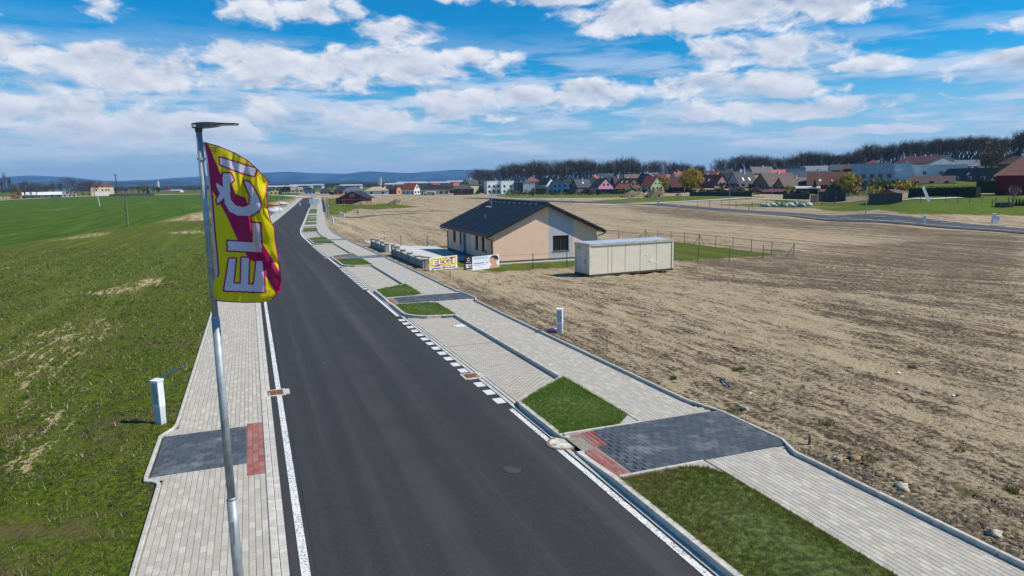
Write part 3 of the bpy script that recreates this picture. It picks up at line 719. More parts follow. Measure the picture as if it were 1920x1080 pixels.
# driveways across the walk
def driveway(d0,d1,t1,name='driveway',near=False,limit=300):
    o=ribbon(name,d0+.02,d1-.02,6.5,t1,HW-.006,m_jdark,.5); ribbon('driveway_ramp',d0+.02,d1-.02,5.54,6.5,(.057,.113),m_sand,.5)
    for e0,e1 in ((d0+.02,d0+.1),(d1-.1,d1-.02)):
        pass
    return o
D1=driveway(.36,2.70,9.50)
def red1(s,t):
    if s<2.35: return t<6.04
    if s<2.62: return t<6.33
    return t<6.33+(s-2.62)*.12
sk1=lambda s,t:(red1(s,t)) 
lay('paver',D1,courses(.40,2.66,5.54,9.48,.2,.165,along=False,iv=lambda s:[(5.88 if s<1.85 else (6.14 if s<2.2 else 6.14+(s-2.2)*.12),9.50)]),.165,.2,m_dark,hw,gap=.006)
R1=empty('right_tactile_strip',(0,0,0)); R1['kind']='structure'
lay('brick',R1,courses(.36,2.70,5.54,6.24,.2,.1,iv=lambda t:[(x0,x1) for x0,x1 in ([(.40,1.80),(2.45+(5.85-t)*.5,2.66)] if t<5.82 else [(.40,2.66)] if t<5.88 else [(1.85,2.66)] if t<6.15 else [(2.3,2.66)])]),.2,.1,m_red,hw)
def edgestrip(s,t0,t1,parent=None,ind=True): kerbline(K6,[(s,t0),(s,t1)],.06,HW+.012,-.05,m_kerb,side=-1,ind=ind,name='kerb_stone')
edgestrip(.33,5.54,7.38); edgestrip(2.68,5.54,7.42)
D2=driveway(20.9,22.95,9.50)
lay('paver',D2,courses(20.94,22.9,5.86,9.48,.2,.165,along=False),.165,.2,m_dark,hw,gap=.006,limit=0)
R2=ribbon('right_tactile_strip',20.94,22.92,5.55,5.86,.068,m_red,.5)
edgestrip(20.88,5.54,7.38); edgestrip(22.92,5.54,7.42)
m_darkfar=mat('anthracite_far',(.085,.105,.13),.85,.2,2.,col2=(.13,.15,.175))
for d0,d1,t1 in ((43.2,45.3,9.40),(65.4,67.3,9.35),(114,117,9.2),(134.5,138.5,9.25)):
    ribbon('driveway',d0,d1,5.86,t1,HW+.004,m_darkfar if d0<80 else m_walkfar,.8); ribbon('right_tactile_strip',d0,d1,5.55,5.86,HW+.004,m_red,.8)
# ------------------------------------------------------------------ grates and covers
def grate(s,t,w,l,label,conc=(0,0)):
    x,y,z=G(s,t,.010); e=empty('drain_grate',(x,y,z),math.atan2(UY,UX),label,'drain grate')
    hl,hw=l/2,w/2    # local x along street, local y = -t
    fr=MB()
    for a in ((-hl-.06,hl+.06,-hw-.06,-hw),(-hl-.06,hl+.06,hw,hw+.06),(-hl-.06,-hl,-hw,hw),(hl,hl+.06,-hw,hw)): fr.box(*a,-.08,.010)
    fr.box(-hl,hl,-hw-conc[0],-hw-.0605,-.08,.009) if conc[0] else None
    fr.build('frame',m_kface,e)
    MB().box(-hl,hl,-hw,hw,-.08,-.03).build('pit',m_iron,e)
    k=9
    for i in range(k):
        xx=-hl+(i+.5)*2*hl/k
        b=MB().box(-.013,.013,-hw+.002,hw-.002,-.03,.006).build('bar',m_rust,e); b.location=(xx,0,0)
    for yy in (-hw+.012,hw-.012,0): MB().box(-hl,hl,yy-.012,yy+.012,-.03,.0075).build('rail',m_rust,e)
    return e
grate(8.73,-.09,.40,.46,'rusty drain grate beside the left pavement, crossing the white edge line',conc=(.16,0))
grate(8.2,5.20,.40,.44,'rusty drain grate in a concrete frame by the parking bay dashes',conc=(.14,0))
grate(46.0,5.1,.3,.44,'small far drain cover on the right road edge below the walled bungalow')
def manhole(s,t,r,label,ring,cover,h=.016):
    x,y,z=G(s,t,h); e=empty('manhole_cover',(x,y,z),0,label,'manhole cover')
    n=40; rm=MB(); V=[]
    for rr,zz in ((r*1.14,-.05),(r*1.14,-.004),(r*1.02,.002),(r,.002),(r*.985,-.012)):
        V+=[(rr*math.cos(2*math.pi*i/n),rr*math.sin(2*math.pi*i/n),zz) for i in range(n)]
    rm.add(V,[(k*n+i,k*n+(i+1)%n,(k+1)*n+(i+1)%n,(k+1)*n+i) for k in range(4) for i in range(n)]); rm.build('ring',ring,e)
    MB().disc(0,0,-.05,-.001,r*.965,36,r2=r*.95).build('lid',cover,e)
    for a in (.6,3.7): MB().box(-.035,.035,-.014,.014,-.001,.006).build('lifting_slot',m_iron,e).location=(r*.72*math.cos(a),r*.72*math.sin(a),0)
    return e
manhole(2.46,5.41,.31,'round concrete manhole cover with a rusty rim set in the right road kerb',mat('cover_rim',(.24,.17,.11),.9,.25,12.),m_concr,.022)
manhole(1.66,3.95,.15,'small round iron cover in the asphalt near the concrete manhole',m_iron,m_iron,.004)
manhole(15.35,7.02,.30,'pale manhole cover with a brown rim in the paved parking bay',m_rust,mat('pale_lid',(.7,.67,.62),.8,.08,6.),.014)
# ------------------------------------------------------------------ helpers that read a place off a sight line
def zpt(px,py,y):
    d=ray(px,py); return d[2]/d[1]*y
def along(O,d,px,py):
    """distance along the ground line O+k*d where picture column px crosses it"""
    r=ray(px,py); det=d[0]*(-r[1])+r[0]*d[1]
    return ((-O[0])*(-r[1])+r[0]*(-O[1]))/det if abs(det)>1e-9 else 0
m_galv=mat('galvanised_steel',(.33,.35,.365),.55,.18,7.,metal=.35)
m_galv2=mat('dull_zinc',(.36,.37,.38),.55,.12,9.,metal=.4)
m_lampgrey=mat('lamp_grey',(.06,.065,.07),.45,.1,9.)
m_glass=mat('lamp_glass',(.75,.77,.78),.2,.03,9.)
m_white=mat('white_plastic',(.72,.74,.76),.45,.04,6.)
m_greyp=mat('grey_plastic',(.52,.55,.58),.5,.06,6.)
m_vent=mat('vent_plastic',(.33,.38,.40),.5,.12,30.)
# ------------------------------------------------------------------ the street lamp with its banner
LY=8.25
b0=ray(447.,1080); t0_=ray(372.5,243)
LX=(b0[0]/b0[1]+t0_[0]/t0_[1])/2*LY; 
lx_b=b0[0]/b0[1]*LY; lx_t=t0_[0]/t0_[1]*LY; lz=tz(LX,LY)+.03; ztop=zpt(372.5,243,LY)
zb=zpt(447,1080,LY)
slope_=(lx_t-lx_b)/(ztop-zb)
def lampx(z): return lx_b+(z-zb)*slope_
L1=empty('street_lamp',(lampx(lz),LY,lz),0,'tall galvanised lamp post carrying the yellow and magenta banner','street lamp')
def lp(z): return (lampx(z)-lampx(lz),0,z-lz)
zj1=zpt(433,937,LY); zj2=zpt(404,597,LY)
MB().tube([lp(lz),lp(zj1)],[.066,.062],16).tube([lp(zj1),lp(zj1+.035)],[.0625,.0505],16).build('pole_base',m_galv,L1,True)
MB().tube([lp(zj1+.02),lp(zj2)],[.050,.048],16).tube([lp(zj2),lp(zj2+.03)],[.0485,.0385],16).build('pole_middle',m_galv,L1,True)
MB().tube([lp(zj2+.01),lp(ztop)],[.038,.034],14).build('pole_top',m_galv,L1,True)
MB().tube([(0,0,-.02),(0,0,.012)],[.12,.12],18).build('foot_collar',m_kface,L1)
dz_=MB(); zd=zj1-.42; x0=lp(zd)[0]; dz_.box(x0-.03,x0+.03,-.070,-.055,zd-lz-.15,zd-lz+.15); dz_.build('service_door',m_galv2,L1)
# head: a socket on the pole and a long flat luminaire reaching to the right
k=LY/1280.
hz0=ztop-lz; hx=lp(ztop)[0]
hb_=MB()
hb_.tube([(hx,0,hz0-.03),(hx,0,hz0+.03)],[.040,.044],14)
hb_.build('socket',m_lampgrey,L1,True)
hd=MB(); ang=.02
prof=[(-.055,.030,.085,.055),(.0,.028,.092,.075),(.10,.036,.096,.085),(.17,.045,.094,.085),(.25,.060,.088,.075),(.34,.066,.083,.07),(.45,.068,.080,.05),(.475,.070,.077,.02)]
V=[];F=[]
for x_,za,zb_,hw in prof:
    zc=za*.9+.0
    V+=[(x_,-hw,zc),(x_,-hw,zb_-.006),(x_,-hw*.7,zb_),(x_,hw*.7,zb_),(x_,hw,zb_-.006),(x_,hw,zc)]
n=6
for i in range(len(prof)-1):
    for j in range(n): F.append((i*n+j,(i+1)*n+j,(i+1)*n+(j+1)%n,i*n+(j+1)%n))
F+=[tuple(range(n)),tuple(range(len(V)-1,len(V)-n-1,-1))]
hd.add(V,F); h=hd.build('lamp_head',m_lampgrey,L1); h.location=(hx,0,hz0-.012)
gl=MB().box(.24,.45,-.05,.05,.052,.0585).build('lens',m_glass,h)
MB().box(-.030,.0,-.0905,-.078,.040,.062).build('latch',m_glass,h)
# banner ------------------------------------------------------------------
FL=[(105,168),(116,220),(125,280),(135,380),(145,500),(155,620),(165,720),(171,800),(155,850),(143,895),(145,932)]
FR=[(425,362),(413,392),(414,450),(420,500),(430,545),(452,590),(458,660),(470,730),(478,790),(485,850),(481,885),(457,912),(432,936)]
FT=[(105,168),(180,189),(260,222),(320,257),(370,302),(425,362)]
FB=[(145,932),(200,941),(300,946),(380,945),(432,936)]
def pl(P,k):
    L=[0]
    for a,b in zip(P,P[1:]): L.append(L[-1]+math.hypot(b[0]-a[0],b[1]-a[1]))
    d=k*L[-1]; i=min(max(int(np.searchsorted(L,d))-1,0),len(P)-2); q=(d-L[i])/(L[i+1]-L[i])
    return (P[i][0]+(P[i+1][0]-P[i][0])*q,P[i][1]+(P[i+1][1]-P[i][1])*q)
def coons(u,v):
    l=pl(FL,v); r=pl(FR,v); t=pl(FT,u); b=pl(FB,u); c00,c10,c01,c11=FL[0],FR[0],FB[0],FR[-1]
    return tuple((1-u)*l[i]+u*r[i]+(1-v)*t[i]+v*b[i]-((1-u)*(1-v)*c00[i]+u*(1-v)*c10[i]+(1-u)*v*c01[i]+u*v*c11[i]) for i in (0,1))
stripe=[(105,168),(130,184),(190,325),(222,330),(262,420),(310,440),(345,560),(385,650),(430,720),(470,790),(487,850),(484,882),(458,914),(440,870),(405,815),(395,760),(330,740),(272,645),(215,520),(165,430),(142,392),(133,392),(118,260)]
letI=[(184,246),(200,250),(362,300),(350,334),(292,318),(190,280)]
letC=[(202,322),(238,322),(252,355),(234,372),(236,420),(240,452),(262,476),(300,486),(330,470),(332,430),(312,385),(303,358),(328,364),(352,400),(372,440),(382,475),(374,502),(330,527),(270,524),(232,505),(212,470),(204,420),(197,350)]
letK=[(167,364),(205,392),(214,412),(205,440),(174,468),(171,446),(186,420),(170,388)]
letL=[(341,560),(380,564),(387,702),(224,692),(224,648),(346,655)]
letE=[(231,733),(262,733),(250,852),(287,855),(291,728),(326,730),(322,857),(350,860),(363,745),(392,745),(401,893),(207,886)]
LET=[letI,letC,letK,letL,letE]
NU,NV=120,260
UU,VV=np.meshgrid(np.linspace(0,1,NU+1),np.linspace(0,1,NV+1))
P_=np.array([[coons(u,v) for u in np.linspace(0,1,NU+1)] for v in np.linspace(0,1,NV+1)])
# folds: long soft creases running down from the hoist, deeper towards the fly
dep=.05*np.sin(9*UU-5.5*VV+.6)*UU+.035*np.sin(17*UU+9*VV)*UU*(1-.4*VV)+.022*np.sin(26*UU-14*VV+1)*UU+.10*UU*np.sin(3.2*VV+.5)+.03*np.sin(31*VV+4*UU)*UU**3+.02*np.sin(40*UU+6*VV)*(UU>.0)*UU*(1-UU)
dep+=.045*np.exp(-((UU-.45-.25*VV)/.05)**2)*np.exp(-((VV-.35)/.28)**2)-.04*np.exp(-((UU-.72+.2*VV)/.06)**2)*np.exp(-((VV-.25)/.2)**2)
FV=np.zeros((NV+1,NU+1,3))
for i in range(NV+1):
    for j in range(NU+1):
        px=340+P_[i,j,0]/2.5714; py=200+P_[i,j,1]/2.5714; y=LY-.03-dep[i,j]*1.5; d=ray(px,py)
        FV[i,j]=(d[0]/d[1]*y,y,d[2]/d[1]*y)
cx=(P_[:-1,:-1,0]+P_[1:,1:,0])/2; cy=(P_[:-1,:-1,1]+P_[1:,1:,1])/2
uc=(UU[:-1,:-1]+UU[1:,1:])/2; vc=(VV[:-1,:-1]+VV[1:,1:])/2
YEL,MAG,LIL,ORA=(.80,.66,.012),(.42,.020,.105),(.66,.62,.72),(.45,.16,.03)
col=np.zeros(cx.shape+(3,)); col[:]=YEL
col[inpoly(cx,cy,stripe)]=MAG
def segdist(x,y,poly):
    dm=np.full(x.shape,1e9); n=len(poly)
    for i in range(n):
        ax,ay=poly[i]; bx,by=poly[(i+1)%n]; L=(bx-ax)**2+(by-ay)**2
        k=np.clip(((x-ax)*(bx-ax)+(y-ay)*(by-ay))/L,0,1); dm=np.minimum(dm,np.hypot(x-ax-k*(bx-ax),y-ay-k*(by-ay)))
    return dm
for p in LET: col[(segdist(cx,cy,p)<8.0)|inpoly(cx,cy,p)]=MAG
for p in LET: col[inpoly(cx,cy,p)]=LIL
r=np.hypot((cx-149),(cy-211)); col[(r<17)&(r>13.5)]=MAG
col[(np.hypot(cx-146,cy-209)<6.5)&(np.hypot(cx-146,cy-209)>3.6)]=MAG; col[(np.hypot(cx-155,cy-213)<6)&(np.hypot(cx-155,cy-213)>3.4)]=MAG
col[(uc>.975)&(vc>.0)]=(.52,.03,.16); col[(vc<.006)|(vc>.991)]=MAG
col[(uc<.045)&(uc>.02)&(vc<.85)]=MAG; col[(uc<=.02)&(vc<.86)]=(.62,.50,.56)
idx=np.arange((NU+1)*(NV+1)).reshape(NV+1,NU+1)
Fc=np.stack([idx[:-1,:-1],idx[1:,:-1],idx[1:,1:],idx[:-1,1:]],-1).reshape(-1,4)
m=bpy.data.materials.new('banner_cloth'); m.use_nodes=True; g=NT(m.node_tree); g.n.clear()
o_=g.new('ShaderNodeOutputMaterial'); at_=g.new('ShaderNodeAttribute',attribute_name='print')
df=g.new('ShaderNodeBsdfPrincipled',inp={'Base Color':at_.outputs['Color'],'Roughness':.6}); df.inputs['Specular IOR Level'].default_value=.25
tl=g.new('ShaderNodeBsdfTranslucent',inp={'Color':at_.outputs['Color']}); mx=g.new('ShaderNodeMixShader',inp={0:.42,1:df.outputs[0],2:tl.outputs[0]}); g.l.new(mx.outputs[0],o_.inputs[0])
flag=npmesh('banner_flag',FV.reshape(-1,3),Fc,m,n=4); flag.data.polygons.foreach_set('use_smooth',[True]*len(Fc))
ca=flag.data.color_attributes.new('print','FLOAT_COLOR','CORNER'); cc=np.ones((len(Fc)*4,4),np.float32); cc[:,:3]=np.repeat(col.reshape(-1,3),4,0); ca.data.foreach_set('color',cc.ravel())
tag(flag,'yellow and magenta waving banner lettered ELČI in white, read upwards, on the lamp post','banner')
# hoist tube and rings
hoist=MB(); pts=[]
for v in np.linspace(0,.9,12):
    i=int(v*NV); q=FV[i,0]; pts.append((q[0]-.004,q[1]+.01,q[2]))
ho=MB().tube(pts,.009,8).build('hoist_cord',mat('pale_cord',(.62,.55,.58),.6,.05),flag,True)
for py in (298,423,497,560):
    z=zpt(395,py,LY); MB().tube([(lampx(z)-.04,LY,z),(lampx(z)+.055,LY-.02,z)],[.008,.008],6).tube([(lampx(z)-.0,LY,z-.012),(lampx(z)+.0,LY,z+.012)],[.047,.047],14,cap=False).build('ring',m_galv2,flag)
# ------------------------------------------------------------------ meter cabinets
def cabinet(x,y,rz,h,label,w=.26,d=.22,double=False,group='meter cabinets beside the plots'):
    z=tz(x,y); e=empty('meter_cabinet',(x,y,z),rz,label,'meter cabinet',group)
    units=[(0,h)] if not double else [(-w/2-.01,h*.95),(w/2+.01,h*.72)]
    for ux,hh in units:
        MB().box(ux-w/2,ux+w/2,-d/2,d/2,-.05,hh*.40).build('plinth',m_greyp,e)
        MB().box(ux-w/2-.006,ux+w/2+.006,-d/2-.006,d/2+.006,hh*.40,hh-.02).build('housing',m_white,e)
        MB().hexa([(ux-w/2-.02,-d/2-.02,hh-.02),(ux+w/2+.02,-d/2-.02,hh-.02),(ux+w/2+.02,d/2+.02,hh-.02),(ux-w/2-.02,d/2+.02,hh-.02),(ux-w/2-.02,-d/2-.02,hh),(ux+w/2+.02,-d/2-.02,hh),(ux+w/2+.02,d/2+.02,hh+.02),(ux-w/2-.02,d/2+.02,hh+.02)]).build('cap',m_white,e)
        dd=MB().box(ux-w/2+.015,ux+w/2-.015,-d/2-.014,-d/2-.0062,hh*.46,hh*.93).build('door',m_vent,e)
        MB().box(ux+w/2-.04,ux+w/2-.025,-d/2-.022,-d/2-.0142,hh*.62,hh*.72).build('handle',m_lampgrey,dd)
    return e
cabs=[(297,797,715,-.35,'white meter cabinet in the grass beside the left pavement, trailing a blue hose',False),
(1050,625,580,-.30,'white meter cabinet standing alone behind the right pavement with a pink bag at its foot',False),
(1234,384,376,0,'small white cabinet left of the round road sign across the lot',False),
(1272.4,394,385,0,'white cabinet between the second and third lamps across the lot',False),
(1404.7,394.5,382,0,'white cabinet beside the coiled hose and fence posts across the lot',False),
(1733,421,404,0,'white cabinet on the near edge of the far asphalt road, right side',False),
(1867,418,400,0,'pair of stepped white cabinets by the far green meadow at right',True),
(989,374.5,369,0,'white cabinet just above the bungalow roof ridge, leftmost of its row',False),
(1055,375,369,0,'white cabinet at the foot of the lamp above the bungalow roof apex',False),
(1070,378.5,374,0,'low white cabinet right of the bungalow roof apex, beside the far road',False),
(1112,382.5,374.5,0,'larger white cabinet by the pale path right of the bungalow roof',False),
(1132.7,379.5,374,0,'white cabinet at the left end of the green strip across the lot',False),
(641,407.5,397,0,'pair of grey cabinets where a dirt track meets the right pavement',True),
(624,420,409,0,'slim grey cabinet beside the bend of the right pavement',False),
(562,386,380,0,'tiny white cabinet on the far left verge of the street',False)]
for px,pyb,pyt,rz,lab,dbl in cabs:
    x,y,z=at(px,pyb); h=zpt(px,pyt,y)-z; cabinet(x,y+.11,rz,max(.6,h),lab,w=(.20 if pyb>600 else .26) if not dbl else .5,double=dbl,d=.15 if pyb>600 else .3)
def hose(pts,label,col,r=.014):
    P=[Vector(p) for p in pts]; out=[]
    for i in range(len(P)-1):
        for q in range(6):
            t=q/6; a=P[max(i-1,0)];b=P[i];c=P[i+1];d=P[min(i+2,len(P)-1)]
            out.append(.5*((2*b)+(c-a)*t+(2*a-5*b+4*c-d)*t*t+(3*b-a-3*c+d)*t**3))
    out.append(P[-1]); o=MB().tube(out,r,8).build('hose',col,smooth=True); return tag(o,label,'hose')
m_blue=mat('blue_hose',(.03,.24,.68),.4,.1)
cx0,cy0,cz0=at(297,797)
yy=cy0+.25
hose([(xat(303,yy,712),yy,zpt(303,714,yy)-.3),(xat(303,yy,712),yy,zpt(303,712,yy)),(xat(318,yy,700),yy,zpt(318,698,yy)),(xat(332,yy,691),yy,zpt(332,691,yy)),(xat(345,yy,688),yy,zpt(345,687,yy))],'short blue hose curving up behind the left cabinet',m_blue,.013)
q=MB().tube([(xat(343.5,yy,688),yy,zpt(343.5,687.4,yy)),(xat(346.5,yy,688),yy,zpt(346.5,686.6,yy))],.017,8)
a=[at(1343,709),at(1352,712),at(1362,721),at(1369,727)]
hose([(p[0],p[1],p[2]+.03) for p in a],'piece of dark blue hose lying on the dry soil beside the dark driveway',mat('dark_blue_hose',(.02,.06,.20),.45,.1),.02)
def blob(name,x,y,z,sx,sy,sz,m,seed=0,n=10,k=7,amp=.25,parent=None,rz=0):
    V=[];F=[]
    for i in range(k+1):
        th=math.pi*i/k
        for j in range(n):
            ph=2*math.pi*j/n; v=Vector((math.sin(th)*math.cos(ph),math.sin(th)*math.sin(ph),math.cos(th)))
            r_=1+amp*mnoise.noise(v*1.7+Vector((seed*3.1,seed,0)))+amp*.4*mnoise.noise(v*4+Vector((seed,0,seed)))
            V.append((v.x*r_*sx,v.y*r_*sy,v.z*r_*sz))
    for i in range(k):
        for j in range(n): F.append((i*n+j,(i+1)*n+j,(i+1)*n+(j+1)%n,i*n+(j+1)%n))
    o=MB().add(V,F).build(name,m,parent,True); o.location=(x,y,z); o.rotation_euler=(0,0,rz); return o
x,y,z=at(1036,622); tag(blob('bag',x,y,z+.05,.22,.12,.10,mat('pink_bag',(.50,.22,.36),.6,.2,5.),3),'crumpled pink bag lying at the foot of the lone white cabinet','bag')
# loose bits on the lot
m_stone=mat('field_stone',(.34,.30,.24),.95,.3,9.,col2=(.45,.38,.29)); m_rock=mat('ochre_clod',(.30,.19,.09),1.,.3,9.,bump=.4)
for i,(px,py,w_,cm,nm,lab) in enumerate([(1685,699.5,.16,m_white,'scrap','white scrap of plastic above the red one, out on the dry lot'),(1701,728.5,.13,mat('red_scrap',(.45,.03,.05),.6),'scrap','red scrap of wrapping on the dry lot'),
    (1724,729,.15,m_greyp,'scrap','grey scrap right of the red one on the dry lot'),(1787,742,.15,m_white,'scrap','white scrap farthest right of the red one on the dry lot'),(1690,915,.35,m_stone,'stone','large pale stone in the churned soil right of the paved walk'),
    (1603,861,.30,m_rock,'clod','rust coloured clod by the kerb corner beyond the dark driveway'),(1572,864,.22,m_stone,'stone','small pale stone next to the rust coloured clod'),(1397,769,.28,m_stone,'stone','pale stone beyond the corner of the dark driveway'),
    (1690,899,.18,m_rock,'clod','ochre clod just above the large pale stone'),(1862,1002,.30,m_stone,'stone','jagged stone against the kerb at the lower right'),(1402,741,.3,m_stone,'stone','flat grey stone beside the dark blue hose')]):
    x,y,z=at(px,py); o=blob(nm,x,y,z+w_*.06,w_*.40,w_*.30,w_*(.20 if nm!='scrap' else .08),cm,i+5,9,6,.9,rz=i*1.3); tag(o,lab,nm)
m_wood=mat('grey_wood',(.17,.13,.09),.95,.3,12.)
for px,pyb,pyt,r_,lab,cat in ((1517,834,814,.035,'short broken wooden stake in the soil by the kerb corner','stake'),(1137.5,663,631,.012,'thin dark rod standing in the soil behind the right pavement','rod'),(844,523,507,.02,'thin dark rod standing before the yellow advertising board','rod'),(1040,605,597,.02,'stub of a dark rod left of the lone white cabinet','rod')):
    x,y,z=at(px,pyb); o=MB().tube([(0,0,-.1),(.01,0,(zpt(px,pyt,y)-z)*.6),(0,.01,zpt(px,pyt,y)-z)],[r_,r_*.9,r_*.7],6).build(cat,m_wood if cat=='stake' else m_iron); o.location=(x,y,z); tag(o,lab,cat)
# ------------------------------------------------------------------ the bungalow
m_peach=mat('peach_render',(.80,.535,.385),.9,.03,1.5,bump=.15,bscale=90.); m_grender=mat('grey_render',(.46,.455,.47),.9,.04,2.,bump=.15,bscale=90.)
m_plinth=mat('dark_plinth',(.10,.105,.115),.9,.15,4.); m_frame=mat('anthracite_frame',(.035,.038,.042),.4,.05)
m_tile=mat('black_roof_tile',(.014,.015,.019),.42,.25,3.,spec=.5); m_gutter=mat('dark_gutter',(.02,.02,.022),.4,.1)
m_soffit=mat('soffit_pale',(.62,.52,.43),.9,.03)
def pane_mat():
    m=bpy.data.materials.new('window_pane'); m.use_nodes=True; b=m.node_tree.nodes['Principled BSDF']
    b.inputs['Base Color'].default_value=(.012,.015,.018,1); b.inputs['Roughness'].default_value=.08; b.inputs['Specular IOR Level'].default_value=.6; return m
m_pane=pane_mat()
ub=(UX,UY); nb=(UY,-UX)
C0=at(925,495.5)
HZ=tz(C0[0],C0[1])-.0
Wg=along(C0,nb,1118.6,440); Lh=along(C0,ub,840,455)
def hz_(l,q,px,py):   # height above the house base at local (x=l along gable,y=q along the street)
    X=C0[0]+nb[0]*l+ub[0]*q; Y=C0[1]+nb[1]*l+ub[1]*q; return zpt(px,py,Y)-HZ
eave=hz_(0,0,924,435.5); apex=hz_(Wg/2,0,1027.5,382.7)
print('house',Wg,Lh,eave,apex)
H=empty('bungalow',(C0[0],C0[1],HZ),math.atan2(nb[1],nb[0]),'peach single storey bungalow with black tiled gable roof and grey wall bands','house')
pz=.22
# walls: gable fronts as pentagons with the window opening, side walls with openings
gx0=along(C0,nb,1028.5,440); gx1=along(C0,nb,1074.7,440); wx0=along(C0,nb,1036.6,455); wx1=along(C0,nb,1066.5,455)
wz0=hz_(wx0,0,1037,471); wz1=hz_(wx0,0,1037,442)
def gz(x): return eave+(apex-eave)*(1-abs(x-Wg/2)/(Wg/2))
def gwall(x0,x1,m,name,th=.25,y=0):
    P=[(x0,pz),(x1,pz),(x1,gz(x1))]+([(Wg/2,apex)] if x0<Wg/2<x1 else [])+[(x0,gz(x0))]
    return MB().prism(P,y,y+th).build(name,m,H)
a_=gwall(0,gx0,m_peach,'gable_wall'); gwall(gx1,Wg,m_peach,'gable_wall')
mb=MB()
mb.prism([(gx0,pz),(gx1,pz),(gx1,wz0),(gx0,wz0)],0,.25); mb.prism([(gx0,wz0),(wx0,wz0),(wx0,wz1),(gx0,wz1)],0,.25); mb.prism([(wx1,wz0),(gx1,wz0),(gx1,wz1),(wx1,wz1)],0,.25)
mb.prism([(gx0,wz1),(gx1,wz1),(gx1,gz(gx1)),(gx0,gz(gx0))],0,.25); gb=mb.build('grey_wall_band',m_grender,H)
gwall(0,Wg,m_peach,'rear_gable_wall',.25,Lh-.25)
def window(x0,x1,z0,z1,y,ax='x',mull=1,door=False,depth=.10,name='window'):
    """window in a wall plane; ax x: plane at local y, ax y: plane at local x=y and spans along y"""
    def P(u,w,d): return (u,w,d)
    f=.06; fr=MB()
    def bx(u0,u1,v0,v1,d0,d1,mbb):
        if ax=='x': mbb.box(u0,u1,y+d0,y+d1,v0,v1)
        else: mbb.box(y+d0,y+d1,u0,u1,v0,v1)
    for u0,u1,v0,v1 in ((x0,x1,z0,z0+f),(x0,x1,z1-f,z1),(x0,x0+f,z0+f,z1-f),(x1-f,x1,z0+f,z1-f)): bx(u0,u1,v0,v1,depth,depth+.06,fr)
    for i in range(1,mull+1):
        if mull>0: c=x0+(x1-x0)*i/(mull+1); bx(c-.035,c+.035,z0+f,z1-f,depth-.002,depth+.05,fr)
    w=fr.build(name,m_frame,H)
    pn=MB(); bx(x0+f,x1-f,z0+f,z1-f,depth+.03,depth+.04,pn); pn.build('pane',m_pane,w)
    sl=MB(); bx(x0-.05,x1+.05,z0-.04,z0-.001,-.05,depth+.02,sl); sl.build('sill',m_frame,w)
    return w
window(wx0,wx1,wz0,wz1,0,'x',1)
wsz=[]
def sy(px,py): return along(C0,ub,px,py)
items=[]  # on the street side wall: (px0,px1,ptop,pbot,kind)
for a,b_,t_,bo,kd in ((352,378,398,520,'w'),(413,432,410,548,'w'),(450,480,440,630,'d'),(562,592,445,595,'w'),(622,668,460,615,'w')):
    p0=780+a/5.053; p1=780+b_/5.053; q0=350+t_/5.053; q1=350+bo/5.053; y0=sy(p0,q1); y1=sy(p1,q1)
    zt=hz_(0,(y0+y1)/2,(p0+p1)/2,q0); zb_=hz_(0,(y0+y1)/2,(p0+p1)/2,q1); items.append((min(y0,y1),max(y0,y1),max(pz,zb_),min(zt,eave-.12),kd))
gy=sorted([sy(780+412/5.053,455),sy(780+522/5.053,460)])
cuts=sorted(set([0.,Lh]+gy+[v for it in items for v in it[:2]]))
wl={'peachA':MB(),'peachB':MB(),'grey':MB()}
for a,b_ in zip(cuts,cuts[1:]):
    if b_-a<1e-3: continue
    mid=(a+b_)/2; k_='grey' if gy[0]<mid<gy[1] else ('peachA' if mid<gy[0] else 'peachB'); it=[i for i in items if i[0]<=mid<=i[1]]
    a2=max(a,.25)
    if it:
        it=it[0]; wl[k_].box(0,.25,a,b_,pz,it[2]) if it[2]>pz+.01 else None; wl[k_].box(0,.25,a,b_,it[3],eave)
    else: wl[k_].box(0,.25,max(a,.2501),min(b_,Lh-.2501),pz,eave) if b_>.26 else None
wl['peachA'].build('street_wall',m_peach,H); wl['peachB'].build('street_wall',m_peach,H); wl['grey'].build('grey_entrance_band',m_grender,H)
for it in items:
    if it[4]=='w': window(it[0],it[1],it[2],it[3],0,'y',0)
    else:
        d_=MB().box(.10,.16,it[0],it[1],it[2],it[3]).build('door',m_frame,H); MB().box(.07,.0995,it[0]+.1,it[0]+.13,it[2]+.7,it[2]+1.0).build('handle',m_galv2,d_)
MB().box(Wg-.25,Wg,.2501,Lh-.2501,pz,eave).build('rear_wall',m_peach,H)
MB().box(.02,Wg-.02,.02,Lh-.02,-.5,pz).build('plinth',m_plinth,H)
MB().box(.25,Wg-.25,.26,Lh-.26,pz,pz+.05).build('floor_slab',m_plinth,H)
MB().box(-.35,Wg+.35,-.45,-.0,-.3,.05).build('gravel_strip',mat('pale_gravel',(.5,.48,.44),.95,.2,20.),H)
